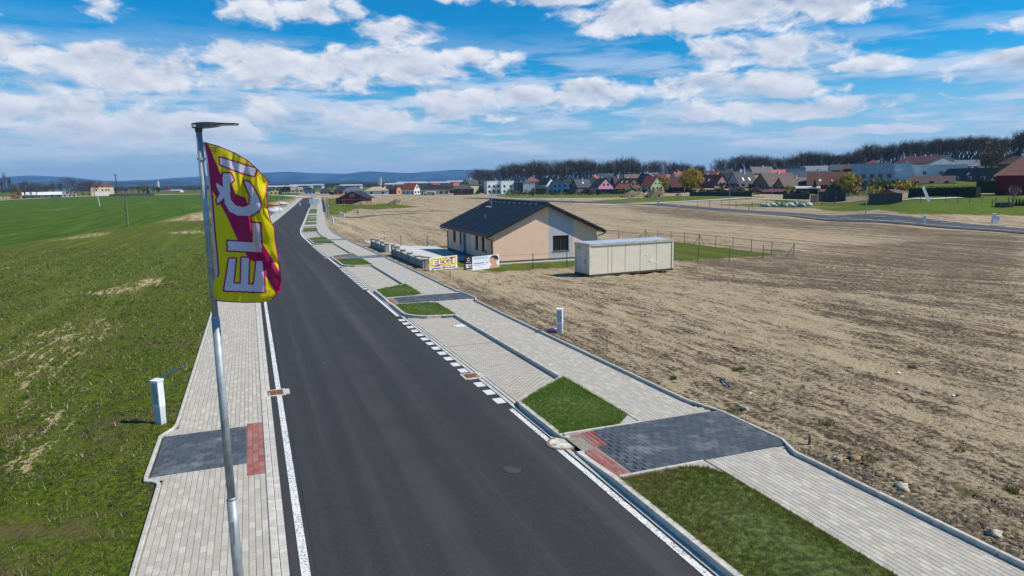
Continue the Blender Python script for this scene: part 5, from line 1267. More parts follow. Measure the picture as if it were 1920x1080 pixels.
# ------------------------------------------------------------------ houses
m_winw=mat('white_window_frame',(.72,.72,.70),.5,.03); m_chim=mat('chimney_render',(.55,.53,.5),.9,.1)
_cols={}
def cm(kind,c):
    k=(kind,c); L_=.3*c[0]+.6*c[1]+.1*c[2]; c=tuple((L_+(v-L_)*.84)*(.9 if kind=='roofing' else 1.) for v in c)
    if k not in _cols: _cols[k]=mat('%s_%d'%(kind,len(_cols)),c,.75 if kind=='roofing' else .9,.10,.8,spec=.3)
    return _cols[k]
def leftY(px): return float(np.interp(px,[0,100,200,300,380],[475,580,668,690,705]))
def px_rot(px): return True
def house(label,typ,x0,x1,yr,ye,Y,wall,roof,xc=None,depth=9.,win=3,chim=1,rot=0.,name='house',cat='house',wz=None,yb=None,dark_win=True,attic=True,fl=1,phi=45.,gm=None,skl=0):
    mid=(x0+x1)/2 if xc is None else xc
    if mid<300 and Y<860: Y=leftY(mid)+(Y-540)*.35
    X=xat(mid,Y); zb_=tz(X,Y)-.3
    H_=zpt(mid,yr,Y)-zb_; E_=zpt(mid,ye,Y)-zb_
    wl_,rf=cm('wall',wall),cm('roofing',roof); gw_=cm('wall',gm) if gm else wl_
    m2=Y/1280.*math.cos(math.atan2(X,Y))**-1
    if mid>940: dark_win=(int(mid)%2==0)
    if typ in('gr','gl'):
        ph=R(phi)*(1 if typ=='gr' else -1)
        gpx=(x1-xc) if typ=='gr' else (xc-x0); spx=(xc-x0) if typ=='gr' else (x1-xc)
        w=max(3.,gpx*m2/math.cos(ph)); d=max(3.,spx*m2/abs(math.sin(ph)))
        org=(-w/2 if typ=='gr' else w/2)  # local x of the near corner
        # place so that the near corner stands at xc
        ph-=math.atan2(X,Y); e=empty(name,(X-org*math.cos(ph),Y-org*math.sin(ph),zb_),ph,label,cat)
    else:
        w=(x1-x0)*m2; d=depth; e=empty(name,(X,Y,zb_),R(rot)-(math.atan2(X,Y) if px_rot(mid) else 0),label,cat)
    hw=w/2; ov=.35
    def wins(x_a,x_b,z0,z1,n_,face):
        if n_<=0: return
        sp=(x_b-x_a)/n_; ww=min(1.3,sp*.5)
        for i in range(n_):
            c=x_a+(i+.5)*sp
            if face=='f': b_=(c-ww/2,c+ww/2,-.03,.06); p_=(c-ww/2+.1,c+ww/2-.1,-.045,-.0301)
            elif face=='l': b_=(-hw-.03,-hw+.06,c-ww/2,c+ww/2); p_=(-hw-.045,-hw-.0301,c-ww/2+.1,c+ww/2-.1)
            else: b_=(hw-.06,hw+.03,c-ww/2,c+ww/2); p_=(hw+.0301,hw+.045,c-ww/2+.1,c+ww/2-.1)
            w_=MB().box(*b_,z0,z1).build('window',m_winw if not dark_win else m_frame,e)
            MB().box(*p_,z0+.1,z1-.1).build('pane',m_pane,w_)
    if typ=='flat':
        MB().box(-hw,hw,0,d,0,H_-.25).build('wall',wl_,e); rfo=MB().box(-hw-.12,hw+.12,-.12,d+.12,H_-.25,H_).build('roof',rf,e)
        for f in range(fl): z_=1.1+f*2.9; wins(-hw,hw,z_,min(z_+1.4,H_-.5),win,'f')
    elif typ=='hip':
        MB().box(-hw,hw,0,d,0,E_).build('wall',wl_,e); r_=MB(); o_=ov+.3; rl=max(0.2,(w-d)/2) if w>d else .2
        b=[(-hw-o_,-o_,E_-.1),(hw+o_,-o_,E_-.1),(hw+o_,d+o_,E_-.1),(-hw-o_,d+o_,E_-.1)]; t=[(-rl,d/2,H_),(rl,d/2,H_)]
        r_.add(b+t,[(0,1,5,4),(1,2,5),(2,3,4,5),(3,0,4),(3,2,1,0)]); rfo=r_.build('roof',rf,e)
        for f in range(fl): z_=1.0+f*2.8; wins(-hw,hw,z_,min(z_+1.4,E_-.2),win,'f')
    elif typ=='side':
        MB().box(-hw,hw,0,d,0,E_).build('wall',wl_,e)
        for sx in (-hw,hw-.02): MB().add([(sx,0,E_),(sx,d,E_),(sx,d/2,H_-.1),(sx+.02,0,E_),(sx+.02,d,E_),(sx+.02,d/2,H_-.1)],[(0,1,2),(5,4,3),(0,2,5,3),(1,4,5,2)]).build('gable',wl_,e)
        s_=(H_-E_)/(d/2); a=ov
        rfo=MB().add([(-hw-a,-a,E_-a*s_),(hw+a,-a,E_-a*s_),(hw+a,d/2,H_),(-hw-a,d/2,H_),(hw+a,d+a,E_-a*s_),(-hw-a,d+a,E_-a*s_),
            (-hw-a,-a,E_-a*s_-.2),(hw+a,-a,E_-a*s_-.2),(hw+a,d/2,H_-.2),(-hw-a,d/2,H_-.2),(hw+a,d+a,E_-a*s_-.2),(-hw-a,d+a,E_-a*s_-.2)],
            [(0,1,2,3),(3,2,4,5),(0,6,7,1),(1,7,8,2),(2,8,10,4),(0,3,9,6),(3,5,11,9),(5,4,10,11),(9,8,7,6),(11,10,8,9)]).build('roof',rf,e)
        for f in range(fl): z_=1.0+f*2.8; wins(-hw,hw,z_,min(z_+1.3,E_-.15),win,'f')
        for q in range(skl):
            xx=-hw+w*(q+1)/(skl+1); k=MB().add([(xx-.4,-a+1.6,E_-a*s_+1.6*s_+.05),(xx+.4,-a+1.6,E_-a*s_+1.6*s_+.05),(xx+.4,-a+2.6,E_-a*s_+2.6*s_+.05),(xx-.4,-a+2.6,E_-a*s_+2.6*s_+.05)],[(0,1,2,3)]).build('skylight',m_glass,rfo)
    else:   # gable, gr, gl : ridge runs back along local y
        MB().box(-hw,hw,0,d,0,E_).build('wall',wl_,e)
        for yy_ in (-.0,d-.02): MB().add([(-hw,yy_,E_),(hw,yy_,E_),(0,yy_,H_-.1),(-hw,yy_+.02,E_),(hw,yy_+.02,E_),(0,yy_+.02,H_-.1)],[(0,1,2),(5,4,3),(0,2,5,3),(1,4,5,2)]).build('gable',gw_,e)
        if gm: MB().box(-hw,hw,-.02,-.002,0,E_).build('gable_base',gw_,e)
        s_=(H_-E_)/hw; a=ov
        rfo=MB().add([(-hw-a,-a,E_-a*s_),(0,-a,H_),(0,d+a,H_),(-hw-a,d+a,E_-a*s_),(hw+a,-a,E_-a*s_),(hw+a,d+a,E_-a*s_),
             (-hw-a,-a,E_-a*s_-.22),(0,-a,H_-.22),(0,d+a,H_-.22),(-hw-a,d+a,E_-a*s_-.22),(hw+a,-a,E_-a*s_-.22),(hw+a,d+a,E_-a*s_-.22)],
             [(0,1,2,3),(1,4,5,2),(0,6,7,1),(1,7,10,4),(0,3,9,6),(4,10,11,5),(3,2,8,9),(2,5,11,8),(6,9,8,7),(7,8,11,10)]).build('roof',rf,e)
        wins(-hw,hw,1.0,2.3,max(1,min(3,int(w/2.6))) if win else 0,'f')
        if attic and H_-E_>2.2 and win: wins(-hw*.55,hw*.55,E_+.2,min(E_+1.3,E_+(H_-E_)*.45),2 if w>8 else 1,'f')
        if typ=='gr': wins(0,d,1.0,2.3,min(4,max(1,int(d/3.2))) if win else 0,'l')
        if typ=='gl': wins(0,d,1.0,2.3,min(4,max(1,int(d/3.2))) if win else 0,'r')
        for q in range(skl):
            sg=-1 if typ=='gr' else 1; yy_=d*(q+1)/(skl+1); x_a=sg*hw*.62; x_b=sg*hw*.40
            MB().add([(x_a,yy_-.4,H_-abs(x_a)*s_+.06),(x_a,yy_+.4,H_-abs(x_a)*s_+.06),(x_b,yy_+.4,H_-abs(x_b)*s_+.06),(x_b,yy_-.4,H_-abs(x_b)*s_+.06)],[(0,1,2,3)]).build('skylight',m_glass,rfo)
    for i in range(chim):
        cx_=hw*(.3 if i==0 else -.4); cy_=d*.55; top=H_+.7
        if typ=='flat': cx_=hw*.6
        c=MB().box(-.28,.28,-.28,.28,-1.8,.0).box(-.34,.34,-.34,.34,.0,.12).build('chimney',m_chim,rfo); c.location=(cx_ if typ in('side','flat','hip') else .3,cy_,top-.1)
    return e
W_=(.62,.60,.56)
HS=[
 ('small yellow house with a brown roof at the far left end of the village','gable',505,526,352,358,520,(.60,.45,.12),(.10,.055,.04),{}),
 ('pale house with a tan tiled roof just behind the small yellow one','side',546,566,351,356,640,(.55,.52,.45),(.33,.25,.18),{}),
 ('blue walled bungalow with a black hipped roof at the end of the street','hip',571,590,351,356.5,520,(.25,.38,.55),(.02,.022,.03),{'chim':0}),
 ('grey bungalow with a charcoal hipped roof beyond the street end','hip',600,619,352,357.5,500,(.35,.34,.32),(.035,.035,.042),{'chim':0}),
 ('dark bungalow with an orange front bay left of the slate blue hipped roof','hip',626,648,350,357,470,(.30,.16,.06),(.025,.028,.036),{'chim':0}),
 ('white bungalow with a wide slate blue hipped roof','hip',644,681,350.5,357.5,440,W_,(.10,.125,.16),{'chim':0,'win':4}),
 ('unfinished white bungalow with bare tan roof boarding','hip',686,727,350,357,430,W_,(.46,.33,.20),{'chim':1,'win':2}),
 ('cream gabled house with a dark brown roof behind the unfinished white bungalow','gr',700,728,347,353,520,(.62,.52,.30),(.07,.035,.028),{'xc':717}),
 ('long brown roofed house with an orange gable end','gr',723,752,348.5,354,470,(.12,.10,.09),(.085,.055,.045),{'xc':743,'gm':(.62,.25,.08)}),
 ('white gabled house with a bright orange red roof','gr',753,787,343,353.5,440,(.66,.65,.62),(.42,.085,.03),{'xc':776,'fl':1}),
 ('beige bungalow with a broad black hipped roof above the white truck','hip',789,842,346.5,355,400,(.50,.46,.38),(.020,.022,.028),{'win':5}),
 ('brown gabled house behind the broad black hipped roof','gable',795,813,342.5,349,480,(.22,.18,.14),(.06,.035,.03),{}),
 ('low red roofed house peeping out between two dark roofs, left of centre','side',812,824,343.5,347,520,(.4,.38,.33),(.36,.06,.03),{'chim':0}),
 ('house with a dark brown roof next to the low bright orange one','side',833,857,344,349,480,(.25,.2,.16),(.05,.04,.04),{'chim':0}),
 ('low bright orange roofed house left of the big grey gable','side',851,861,342.5,348,460,(.45,.43,.38),(.50,.10,.05),{'chim':0}),
 ('brown timber bungalow with a slate grey hipped roof','hip',850,888,346,354,385,(.16,.07,.04),(.075,.075,.09),{'win':4,'chim':0}),
 ('tall house with a grey roof and yellow green gable, left of the white terrace','gl',863,898,335.5,346,400,(.40,.42,.20),(.075,.07,.07),{'xc':882}),
 ('left half of the white flat roofed terrace, with small square windows','flat',913,939,338.5,0,400,(.84,.84,.83),(.30,.30,.31),{'rot':14,'fl':2,'win':3,'depth':8}),
 ('right half of the white flat roofed terrace, with wide windows','flat',939.5,964,338,0,398,(.86,.86,.85),(.32,.32,.33),{'rot':14,'fl':2,'win':2,'depth':8}),
 ('low white flat roofed wing with a dark panelled front','flat',965,981,341,0,397,(.08,.09,.11),(.5,.5,.5),{'fl':1,'win':1,'depth':8}),
 ('pale grey flat roofed house right of the white terrace','flat',981,1003,341.5,0,396,(.78,.78,.77),(.2,.2,.2),{'fl':1,'win':2,'depth':8}),
 ('house with a weathered pink hipped roof behind the white terrace','hip',984,1011,331.5,340,440,(.35,.30,.26),(.27,.10,.085),{}),
 ('white house with a black roof and its gable turned right','gr',1009,1042,333,345,385,(.62,.62,.63),(.025,.03,.038),{'xc':1025}),
 ('low brown garage with a black hipped roof in front of the white house','hip',999,1026,347.5,353.5,365,(.18,.07,.03),(.02,.025,.035),{'win':2,'chim':0}),
 ('left half of the pale blue house with a black hipped roof','hip',1036,1053,334,341,385,(.28,.42,.66),(.022,.026,.036),{'fl':2,'win':2}),
 ('right half of the pale blue house with a black hipped roof','hip',1053.5,1075,332.5,341,384,(.32,.46,.68),(.025,.03,.042),{'fl':2,'win':2}),
 ('brown gabled house with a dark slate roof and one skylight','gl',1069,1110,336,350,360,(.13,.10,.08),(.05,.062,.08),{'xc':1083,'skl':1}),
 ('bright pink gabled house with a charcoal roof','gr',1107,1150,334,349.5,350,(.55,.22,.38),(.028,.028,.034),{'xc':1122}),
 ('house with an orange roof standing behind the pink gable','gl',1099,1130,328.5,338,410,(.4,.36,.3),(.38,.085,.03),{'xc':1123}),
 ('house with a slate blue roof behind the orange one','side',1122,1150,325,332,440,(.4,.4,.4),(.05,.08,.12),{}),
 ('dark red house with a black roof right of the pink gable','gl',1145,1168,330,342,365,(.22,.02,.035),(.03,.03,.035),{'xc':1152}),
 ('brown walled house with a broad dark brown roof left of the green gable','gr',1152,1202,334,348,335,(.17,.12,.08),(.05,.035,.03),{'xc':1178,'skl':2}),
 ('small green shed with an orange roof below the brown house','gr',1154,1187,344.5,353,320,(.04,.12,.07),(.42,.10,.04),{'xc':1172,'win':0,'chim':0,'name':'garden_shed','cat':'shed'}),
 ('house with a dusky mauve roof at the wood edge','side',1172,1198,326.5,334,400,(.4,.36,.35),(.20,.125,.12),{}),
 ('black gabled house with a reddish front behind the green gabled one','gr',1194,1222,325.5,338,375,(.10,.06,.05),(.03,.03,.034),{'xc':1206,'gm':(.20,.11,.08)}),
 ('house with a flat looking steel blue roof left of the dark red roof','side',1212,1232,323.5,328,400,(.35,.35,.36),(.14,.18,.22),{'chim':0}),
 ('light green gabled house with a tile red roof','gr',1203,1243,330.5,347,325,(.30,.42,.20),(.30,.07,.04),{'xc':1221}),
 ('dark red roofed house above the light green gable','side',1224,1246,325.5,333,370,(.3,.1,.08),(.14,.045,.045),{}),
 ('low house with a salmon roof right of the light green gable','side',1250,1264,327,333,370,(.55,.5,.45),(.48,.13,.09),{'chim':0}),
 ('pale grey house with a red roof left of the yellow willow','gl',1258,1281,322,330,360,(.42,.47,.55),(.26,.05,.04),{'xc':1266}),
 ('house with a dark red roof and its right gable yellow, behind the willow','gr',1317,1356,320,328,350,(.3,.2,.15),(.30,.07,.045),{'xc':1339,'gm':(.60,.42,.12)}),
 ('big house with a dark maroon roof and pink gable right of the willow','gr',1290,1367,327,348,300,(.18,.09,.07),(.085,.028,.030),{'xc':1340,'gm':(.42,.20,.18),'skl':2}),
 ('small red roofed lean-to under the yellow willow','side',1262,1300,333,350,310,(.25,.1,.06),(.13,.04,.035),{'chim':0}),
 ('grey house with a charcoal roof, two skylights and a pale gable at its left','gl',1363,1420,322.5,349,290,(.24,.26,.30),(.055,.055,.062),{'xc':1388,'skl':2,'gm':(.33,.36,.42)}),
 ('house with a charcoal hip behind the grey house with skylights','hip',1352,1382,317,324,350,(.3,.3,.3),(.045,.048,.055),{}),
 ('brick red gabled house with a brown roof, taller of the pair','gl',1413,1494,324,348,285,(.30,.13,.09),(.115,.072,.062),{'xc':1443,'gm':(.34,.15,.105)}),
 ('brick red gabled wing with a brown roof, lower of the pair','gl',1453,1519,332.5,349,275,(.32,.14,.10),(.125,.082,.07),{'xc':1471}),
 ('yellow gabled house with a grey roof above the brick red pair','gl',1402,1446,312.5,323,350,(.48,.34,.08),(.13,.12,.115),{'xc':1411}),
 ('low house with a bright coral roof above the brick red pair','side',1447,1469,318,325,345,(.4,.35,.3),(.62,.12,.10),{'chim':0}),
 ('flat roofed navy house with pale blue side, above the slate roofs','flat',1469,1506,315,0,350,(.30,.40,.50),(.06,.10,.14),{'fl':1,'win':2}),
 ('long low house with dark slate blue roofs','side',1489,1551,320.5,332,310,(.25,.2,.12),(.055,.085,.12),{'depth':12}),
 ('light grey roofed house with two dish aerials at the wood edge','side',1513,1559,310.5,320,350,(.50,.50,.48),(.22,.25,.28),{}),
 ('green grey roofed house by the wood, right of the light grey roof','side',1560,1603,308,318,345,(.25,.25,.25),(.075,.095,.105),{'chim':2}),
 ('broad house with a rust brown hipped roof and two skylights','side',1522,1600,322.5,345,270,(.22,.10,.06),(.145,.052,.028),{'skl':3,'depth':11}),
 ('blue grey industrial hall with a row of small square windows','flat',1603,1665,306,0,250,(.36,.43,.53),(.25,.28,.32),{'fl':2,'win':5,'depth':18,'cat':'hall','name':'hall'}),
 ('light blue hall section with a white nameplate','flat',1665.3,1702,305.5,0,249,(.50,.60,.75),(.35,.4,.45),{'fl':1,'win':0,'depth':18,'cat':'hall','name':'hall'}),
 ('lower pale hall wing with a white roof edge and three dark windows','flat',1702.3,1793,308.5,0,249.5,(.52,.57,.65),(.75,.78,.84),{'fl':1,'win':4,'depth':16,'cat':'hall','name':'hall'}),
 ('house with a maroon pyramid roof behind the blue grey hall','hip',1622,1648,300,308,300,(.3,.3,.3),(.20,.03,.055),{'chim':0}),
 ('house with a low maroon roof at the left end of the blue grey hall','side',1583,1604,309,316,290,(.06,.05,.05),(.12,.035,.05),{'chim':0}),
 ('tall barn with a dark red roof and a pale grey gable behind the halls','gr',1680,1786,290.5,306,300,(.45,.47,.52),(.115,.032,.032),{'xc':1733,'phi':38,'win':0,'chim':0,'name':'barn','cat':'barn'}),
 ('pale house with a blue grey roof right of the barn','side',1795,1826,299.5,311,270,(.45,.45,.44),(.17,.20,.25),{}),
 ('white gabled house with a long charcoal brown roof behind the hedge','gr',1784,1881,314,337,215,(.52,.52,.51),(.060,.052,.048),{'xc':1855,'skl':1,'phi':40}),
 ('small house with a dull brown roof left of the long charcoal brown roof','side',1716,1777,330,343,215,(.30,.14,.07),(.10,.065,.052),{'chim':0}),
 ('small brown roofed house with a white window, above the red house','gr',1880,1935,291.5,306,205,(.28,.10,.06),(.085,.045,.035),{'xc':1900}),
 ('dark red house with a terracotta roof at the right edge of the photo','hip',1903,2030,286,327,135,(.16,.012,.020),(.24,.10,.06),{'win':3,'depth':9}),
 ('dark timber shed with a rust red roof beyond the stacked bags','side',1543,1582,354.5,359,255,(.05,.035,.03),(.25,.06,.05),{'win':0,'chim':0,'depth':5,'name':'garden_shed','cat':'shed'}),
 ('dark green shed below the brick red pair of houses','side',1432,1466,354.5,359,262,(.02,.04,.03),(.16,.05,.05),{'win':0,'chim':0,'depth':5,'name':'garden_shed','cat':'shed'}),
 ('open carport with a pale roof in the gardens','side',1497,1533,349,352.5,262,(.10,.07,.05),(.5,.5,.52),{'win':0,'chim':0,'depth':6,'name':'carport','cat':'carport'}),
 ('orange timber shed with a dark roof left of the clipped hedge','gl',1660,1704,355.5,361,185,(.35,.12,.04),(.16,.10,.10),{'xc':1684,'win':0,'chim':0,'name':'garden_shed','cat':'shed'}),
 ('three storey cream house with a low brick red roof beyond the wheat field','hip',175,206.5,342.5,349,560,(.66,.56,.36),(.16,.06,.045),{'win':0,'chim':2,'fl':3}),
 ('long low white roofed shed beyond the wheat field','side',51,102,360,365,540,(.10,.11,.14),(.70,.72,.74),{'win':6,'chim':0,'depth':12,'name':'long_shed','cat':'shed'}),
 ('weathered grey gabled house in the trees left of the cream block','gable',109,129,356,364,530,(.36,.34,.31),(.30,.29,.27),{'win':2}),
 ('small cream cottage under the bare trees beyond the wheat field','gable',133,142,357,363,545,(.55,.46,.30),(.3,.26,.2),{'win':1,'chim':0}),
 ('low blue grey shed with a cream end far beyond the wheat field','gr',320,342,355,358,900,(.30,.36,.42),(.35,.42,.5),{'xc':336,'gm':(.6,.55,.35),'win':0,'chim':0}),
 ('small house with a rusty red roof far beyond the wheat field','side',307,317,356,359,880,(.3,.2,.15),(.25,.09,.06),{'chim':0,'win':0}),
]
for lab,typ,x0,x1,yr,ye,Y,wc,rc,kw in HS: house(lab,typ,x0,x1,yr,ye,Y,wc,rc,**kw)
# cream house details: white ground floor and small windows
def facewin(e_,lst,w=1.2,h=1.5):
    for x_,z_ in lst:
        q=MB().box(x_-w/2,x_+w/2,-.05,.05,z_,z_+h).build('window',m_frame,e_); MB().box(x_-w/2+.12,x_+w/2-.12,-.07,-.051,z_+.12,z_+h-.12).build('pane',m_pane,q)
ch=[o for o in sc.objects if o.get('label','').startswith('three storey cream')][0]
MB().box(-6.9,6.9,-.12,-.002,0,3.1).build('ground_floor',mat('white_render',(.7,.69,.66),.9,.05),ch); facewin(ch,[(-5.2,4.6),(-4.,8.),(0,4.6),(0,8.),(.3,1.1),(3.2,4.8),(5.4,4.6),(5.2,8.)])
hp=[o for o in sc.objects if o.get('label','').startswith('light blue hall')][0]
MB().box(-1.6,1.2,-.06,-.001,4.5,5.2).build('nameplate',m_boardw,hp)
# the unfinished brick house on the lot
x,y,z=at(661,382.5); m_bk=mat('red_hollow_brick',(.25,.045,.025),.9,.2,1.5,col2=(.30,.07,.04)); BH=empty('brick_house',(x,y,z),R(-6),'unfinished red brick house with a black roof standing alone on the lot','house')
wl=45/1280*y; e1=zpt(661,369,y)-z; r1=zpt(661,358.6,y)-z; hw=wl/2
MB().add([(-hw,0,0),(hw,0,0),(hw,0,e1),(0,0,r1-.15),(-hw,0,e1),(-hw,9,0),(hw,9,0),(hw,9,e1),(0,9,r1-.15),(-hw,9,e1)],[(0,1,2,3,4),(9,8,7,6,5),(0,5,6,1),(1,6,7,2),(4,9,5,0),(2,7,8,3),(3,8,9,4)]).build('wall',m_bk,BH)
s_=(r1-e1)/hw; a=.9
rf_=MB().add([(-hw-a,-.6,e1-a*s_),(0,-.6,r1),(0,9.6,r1),(-hw-a,9.6,e1-a*s_),(hw+a,-.6,e1-a*s_),(hw+a,9.6,e1-a*s_),(-hw-a,-.6,e1-a*s_-.25),(0,-.6,r1-.25),(0,9.6,r1-.25),(-hw-a,9.6,e1-a*s_-.25),(hw+a,-.6,e1-a*s_-.25),(hw+a,9.6,e1-a*s_-.25)],[(0,1,2,3),(1,4,5,2),(0,6,7,1),(1,7,10,4),(0,3,9,6),(4,10,11,5),(3,2,8,9),(2,5,11,8)]).build('roof',mat('new_black_roof',(.02,.02,.025),.5,.1),BH)
MB().box(-.95,1.0,-.04,-.002,e1*.98,r1*.80).build('attic_panel',mat('osb_board',(.45,.32,.18),.9,.15),BH)
w_=MB().box(1.2,2.9,-.05,-.001,e1*.30,e1*.80).build('window',m_frame,BH); MB().box(1.3,2.8,-.07,-.051,e1*.35,e1*.76).build('pane',m_pane,w_)
MB().box(-hw-.5,hw+.4,-.5,-.42,e1*.62,e1*.68).build('scaffold_rail',m_galv2,BH); 
for q in (-hw-.5,-hw+1.5,0,hw-1.2,hw+.3): MB().tube([(q,-.46,0),(q,-.46,e1*.9)],.04,5).build('scaffold_post',m_galv2,BH)
MB().box(-hw-1.6,-hw-.2,-.3,2.2,0,e1*.85).build('porch_frame',mat('dark_timber',(.05,.04,.035),.8,.2),BH)
# white truck parked in front of the beige bungalow
x,y,z=at(806,366); TR=empty('parked_truck',(x,y,z),0,'white box truck parked before the beige bungalow','truck'); wv=21/1280*y
MB().box(-wv/2+.8,wv/2,0,2.1,.5,2.4).build('cargo_box',m_white,TR); MB().hexa([(-wv/2-.9,.1,.4),(-wv/2+.75,.1,.4),(-wv/2+.75,2,.4),(-wv/2-.9,2,.4),(-wv/2-.4,.1,1.9),(-wv/2+.75,.1,1.9),(-wv/2+.75,2,1.9),(-wv/2-.4,2,1.9)]).build('cab',m_greyp,TR)
MB().box(-wv/2+1.4,wv/2-.6,-.02,-.001,.9,1.6).build('side_window',m_pane,TR)
for q in (-wv/2+.2,wv/2-1.2): MB().tube([(q,-.02,.42),(q,.28,.42)],.42,12).build('wheel',m_iron,TR)
# ------------------------------------------------------------------ fences, screens and hedges before the village
m_screen=mat('dark_green_screen',(.012,.035,.028),.8,.15,.6); m_slat=mat('dark_plank',(.045,.036,.035),.85,.25,2.)
def screen(px0,px1,pb0,pb1,pt0,pt1,label,m,name='screen_fence',panels=6,th=.08,cat='fence'):
    a=at(px0,pb0); b=at(px1,pb1); e=empty(name,(a[0],a[1],a[2]),0,label,cat)
    for i in range(panels):
        k0=i/panels; k1=(i+1)/panels; P=Vector(a).lerp(Vector(b),k0); Q=Vector(a).lerp(Vector(b),k1); P.z=tz(P.x,P.y);Q.z=tz(Q.x,Q.y)
        h0=zpt(px0+(px1-px0)*k0,pt0+(pt1-pt0)*k0,P.y)-P.z; h1=zpt(px0+(px1-px0)*k1,pt0+(pt1-pt0)*k1,Q.y)-Q.z
        A=Vector(a); P-=A;Q-=A; g_=(Q-P)*.02; P2=P+g_; Q2=Q-g_; n_=Vector((-(Q-P).y,(Q-P).x,0)).normalized()*th
        MB().hexa([P2-Vector((0,0,.2)),Q2-Vector((0,0,.2)),Q2+n_-Vector((0,0,.2)),P2+n_-Vector((0,0,.2)),P2+Vector((0,0,h0)),Q2+Vector((0,0,h1)),Q2+n_+Vector((0,0,h1)),P2+n_+Vector((0,0,h0))]).build('panel',m,e)
        MB().tube([P-n_*.6-Vector((0,0,.2)),P-n_*.6+Vector((0,0,h0+.08))],.05,5).build('post',m_fpost,e)
    return e
screen(1293,1410,367.5,368.5,360,360.5,'long dark green screened fence right of the willow',m_screen,panels=14)
screen(1020,1160,362,362.5,354.5,354.5,'long dark green screened fence below the blue and pink houses',m_screen,panels=14)
screen(1140,1190,361.5,362,355,354.5,'green screened fence below the small green shed',m_screen,panels=5)
screen(842,1018,362,362,357,356,'dark screened fence below the white terrace',m_screen,panels=16)
screen(724,790,361.5,362,358,358,'dark fence below the orange and white gabled houses',m_screen,panels=8)
screen(618,690,365,364.5,360,360,'dark fence below the slate blue hipped roof',m_screen,panels=8)
screen(1628,1690,380,379,363,362,'dark plank fence in stepped bays left of the orange shed',m_slat,'plank_fence',4,.15)
screen(1520,1534,380,379,366,366,'short dark plank fence left of the rust roofed shed',m_slat,'plank_fence',2,.12)
screen(1534,1585,377,377,359,359,'dark front of stacked timber under the rust red shed roof',m_slat,'plank_fence',3,.12)
screen(1468,1518,373,374,362,363,'dark timber fence in front of the brick red houses',m_slat,'plank_fence',5,.12)
screen(205,290,368.5,366.5,364,362.5,'low dark wall line beyond the wheat field',m_slat,'field_fence',6,.2)
# ------------------------------------------------------------------ trees
def bare_tree_meshes(seed,spread=1.,twigs=3,levels=5):
    rd=random.Random(seed); T=MB(); V=[];F=[]
    def blade(a,b,w):
        d=(b-a); s=d.cross(Vector((rd.uniform(-1,1),rd.uniform(-1,1),rd.uniform(-1,1))))
        if s.length<1e-9: return
        s=s.normalized()*w; k=len(V); V.extend([tuple(a-s),tuple(a+s),tuple(b)]); F.append((k,k+1,k+2))
    def grow(p,d,L,r,lv):
        q=p+d*L*.55+Vector((rd.uniform(-1,1),rd.uniform(-1,1),0))*L*.05; e=q+(d+Vector((rd.uniform(-.15,.15),rd.uniform(-.15,.15),.05)))*L*.45
        if lv<=2: T.tube([p,q,e],[r,r*.8,r*.6],5 if lv<2 else 4,cap=False)
        else: blade(p,q,r*1.25); blade(q,e,r*1.05)
        if lv>=levels: return
        n=(4,4,4,4,3)[lv]
        for i in range(n):
            az_=rd.uniform(0,6.28) if lv else i*1.57+rd.uniform(-.4,.4); tilt=rd.uniform(.35,.85)*(spread if lv<2 else 1)
            ax=d.orthogonal().normalized(); ax=Matrix.Rotation(az_,3,d)@ax; nd=(Matrix.Rotation(tilt,3,ax)@d); nd=(nd+Vector((0,0,.20))).normalized()
            st_=p.lerp(e,rd.uniform(.55,1.)) if (i or lv==0) else e
            grow(st_,nd,L*rd.uniform(.58,.80),r*.56,lv+1)
    grow(Vector((0,0,0)),Vector((0,0,1)),.30,.020,0)
    tm=T.build('trunk',m_bark).data; zs=max([v[2] for v in V])
    me=bpy.data.meshes.new('crown'); me.from_pydata(V,[],F); me.materials.append(m_twig)
    for mm in (tm,me):
        mm.transform(Matrix.Scale(1/zs,4))
    for o in [o for o in sc.objects if o.data is tm]: bpy.data.objects.remove(o)
    return tm,me
m_bark=mat('bark',(.060,.052,.046),.95,.3,2.); m_twig=mat('bare_twigs',(.075,.060,.050),.95,.25,.05,spec=.1)
m_twig2=mat('olive_twigs',(.085,.075,.030),.95,.25,.05,spec=.1)
TV=[bare_tree_meshes(i+11,sp) for i,sp in enumerate((1.,1.15,.85,1.05,.55))]
def tree_at(x,y,h,v,label,group,rz=0.,wide=1.,crownmat=None,cat='tree',name='bare_tree'):
    e=empty(name,(x,y,tz(x,y)-.2),rz,label,cat,group); tm,cm_=TV[v]
    for nm,me in(('trunk',tm),('crown',cm_)):
        if crownmat and nm=='crown':
            key=(me.name,crownmat.name)
            if key not in _tm: c=me.copy(); c.materials[0]=crownmat; _tm[key]=c
            me=_tm[key]
        o=link(nm,me,e); o.scale=(h*wide,h*wide,h)
    return e
_tm={}
sky_pts=[(886,318),(893,314),(915,316),(935,309),(950,303),(965,301),(985,299),(1010,297),(1040,299),(1060,295),(1085,293),(1105,294),(1130,301),(1150,297),(1170,291),(1195,295),(1210,306),(1226,298),(1245,297),(1262,300),(1290,302),(1310,305),(1332,303),(1350,295),(1375,291),(1400,286),(1425,288),(1450,290),(1470,291),(1490,284),(1515,279),(1535,281),(1555,284),(1575,286),(1600,281),(1618,272),(1632,266),(1648,272),(1670,268),(1690,262),(1710,263),(1735,264),(1752,259),(1775,258),(1800,254),(1820,253),(1850,255),(1870,258),(1885,262),(1895,252),(1920,242),(1960,236)]
xs_=[p[0] for p in sky_pts]; yt_=[p[1] for p in sky_pts]
rt=random.Random(3)
def ydist(px): return float(np.interp(px,[880,1300,1600,1800,1960],[520,450,400,340,290]))
c=886.
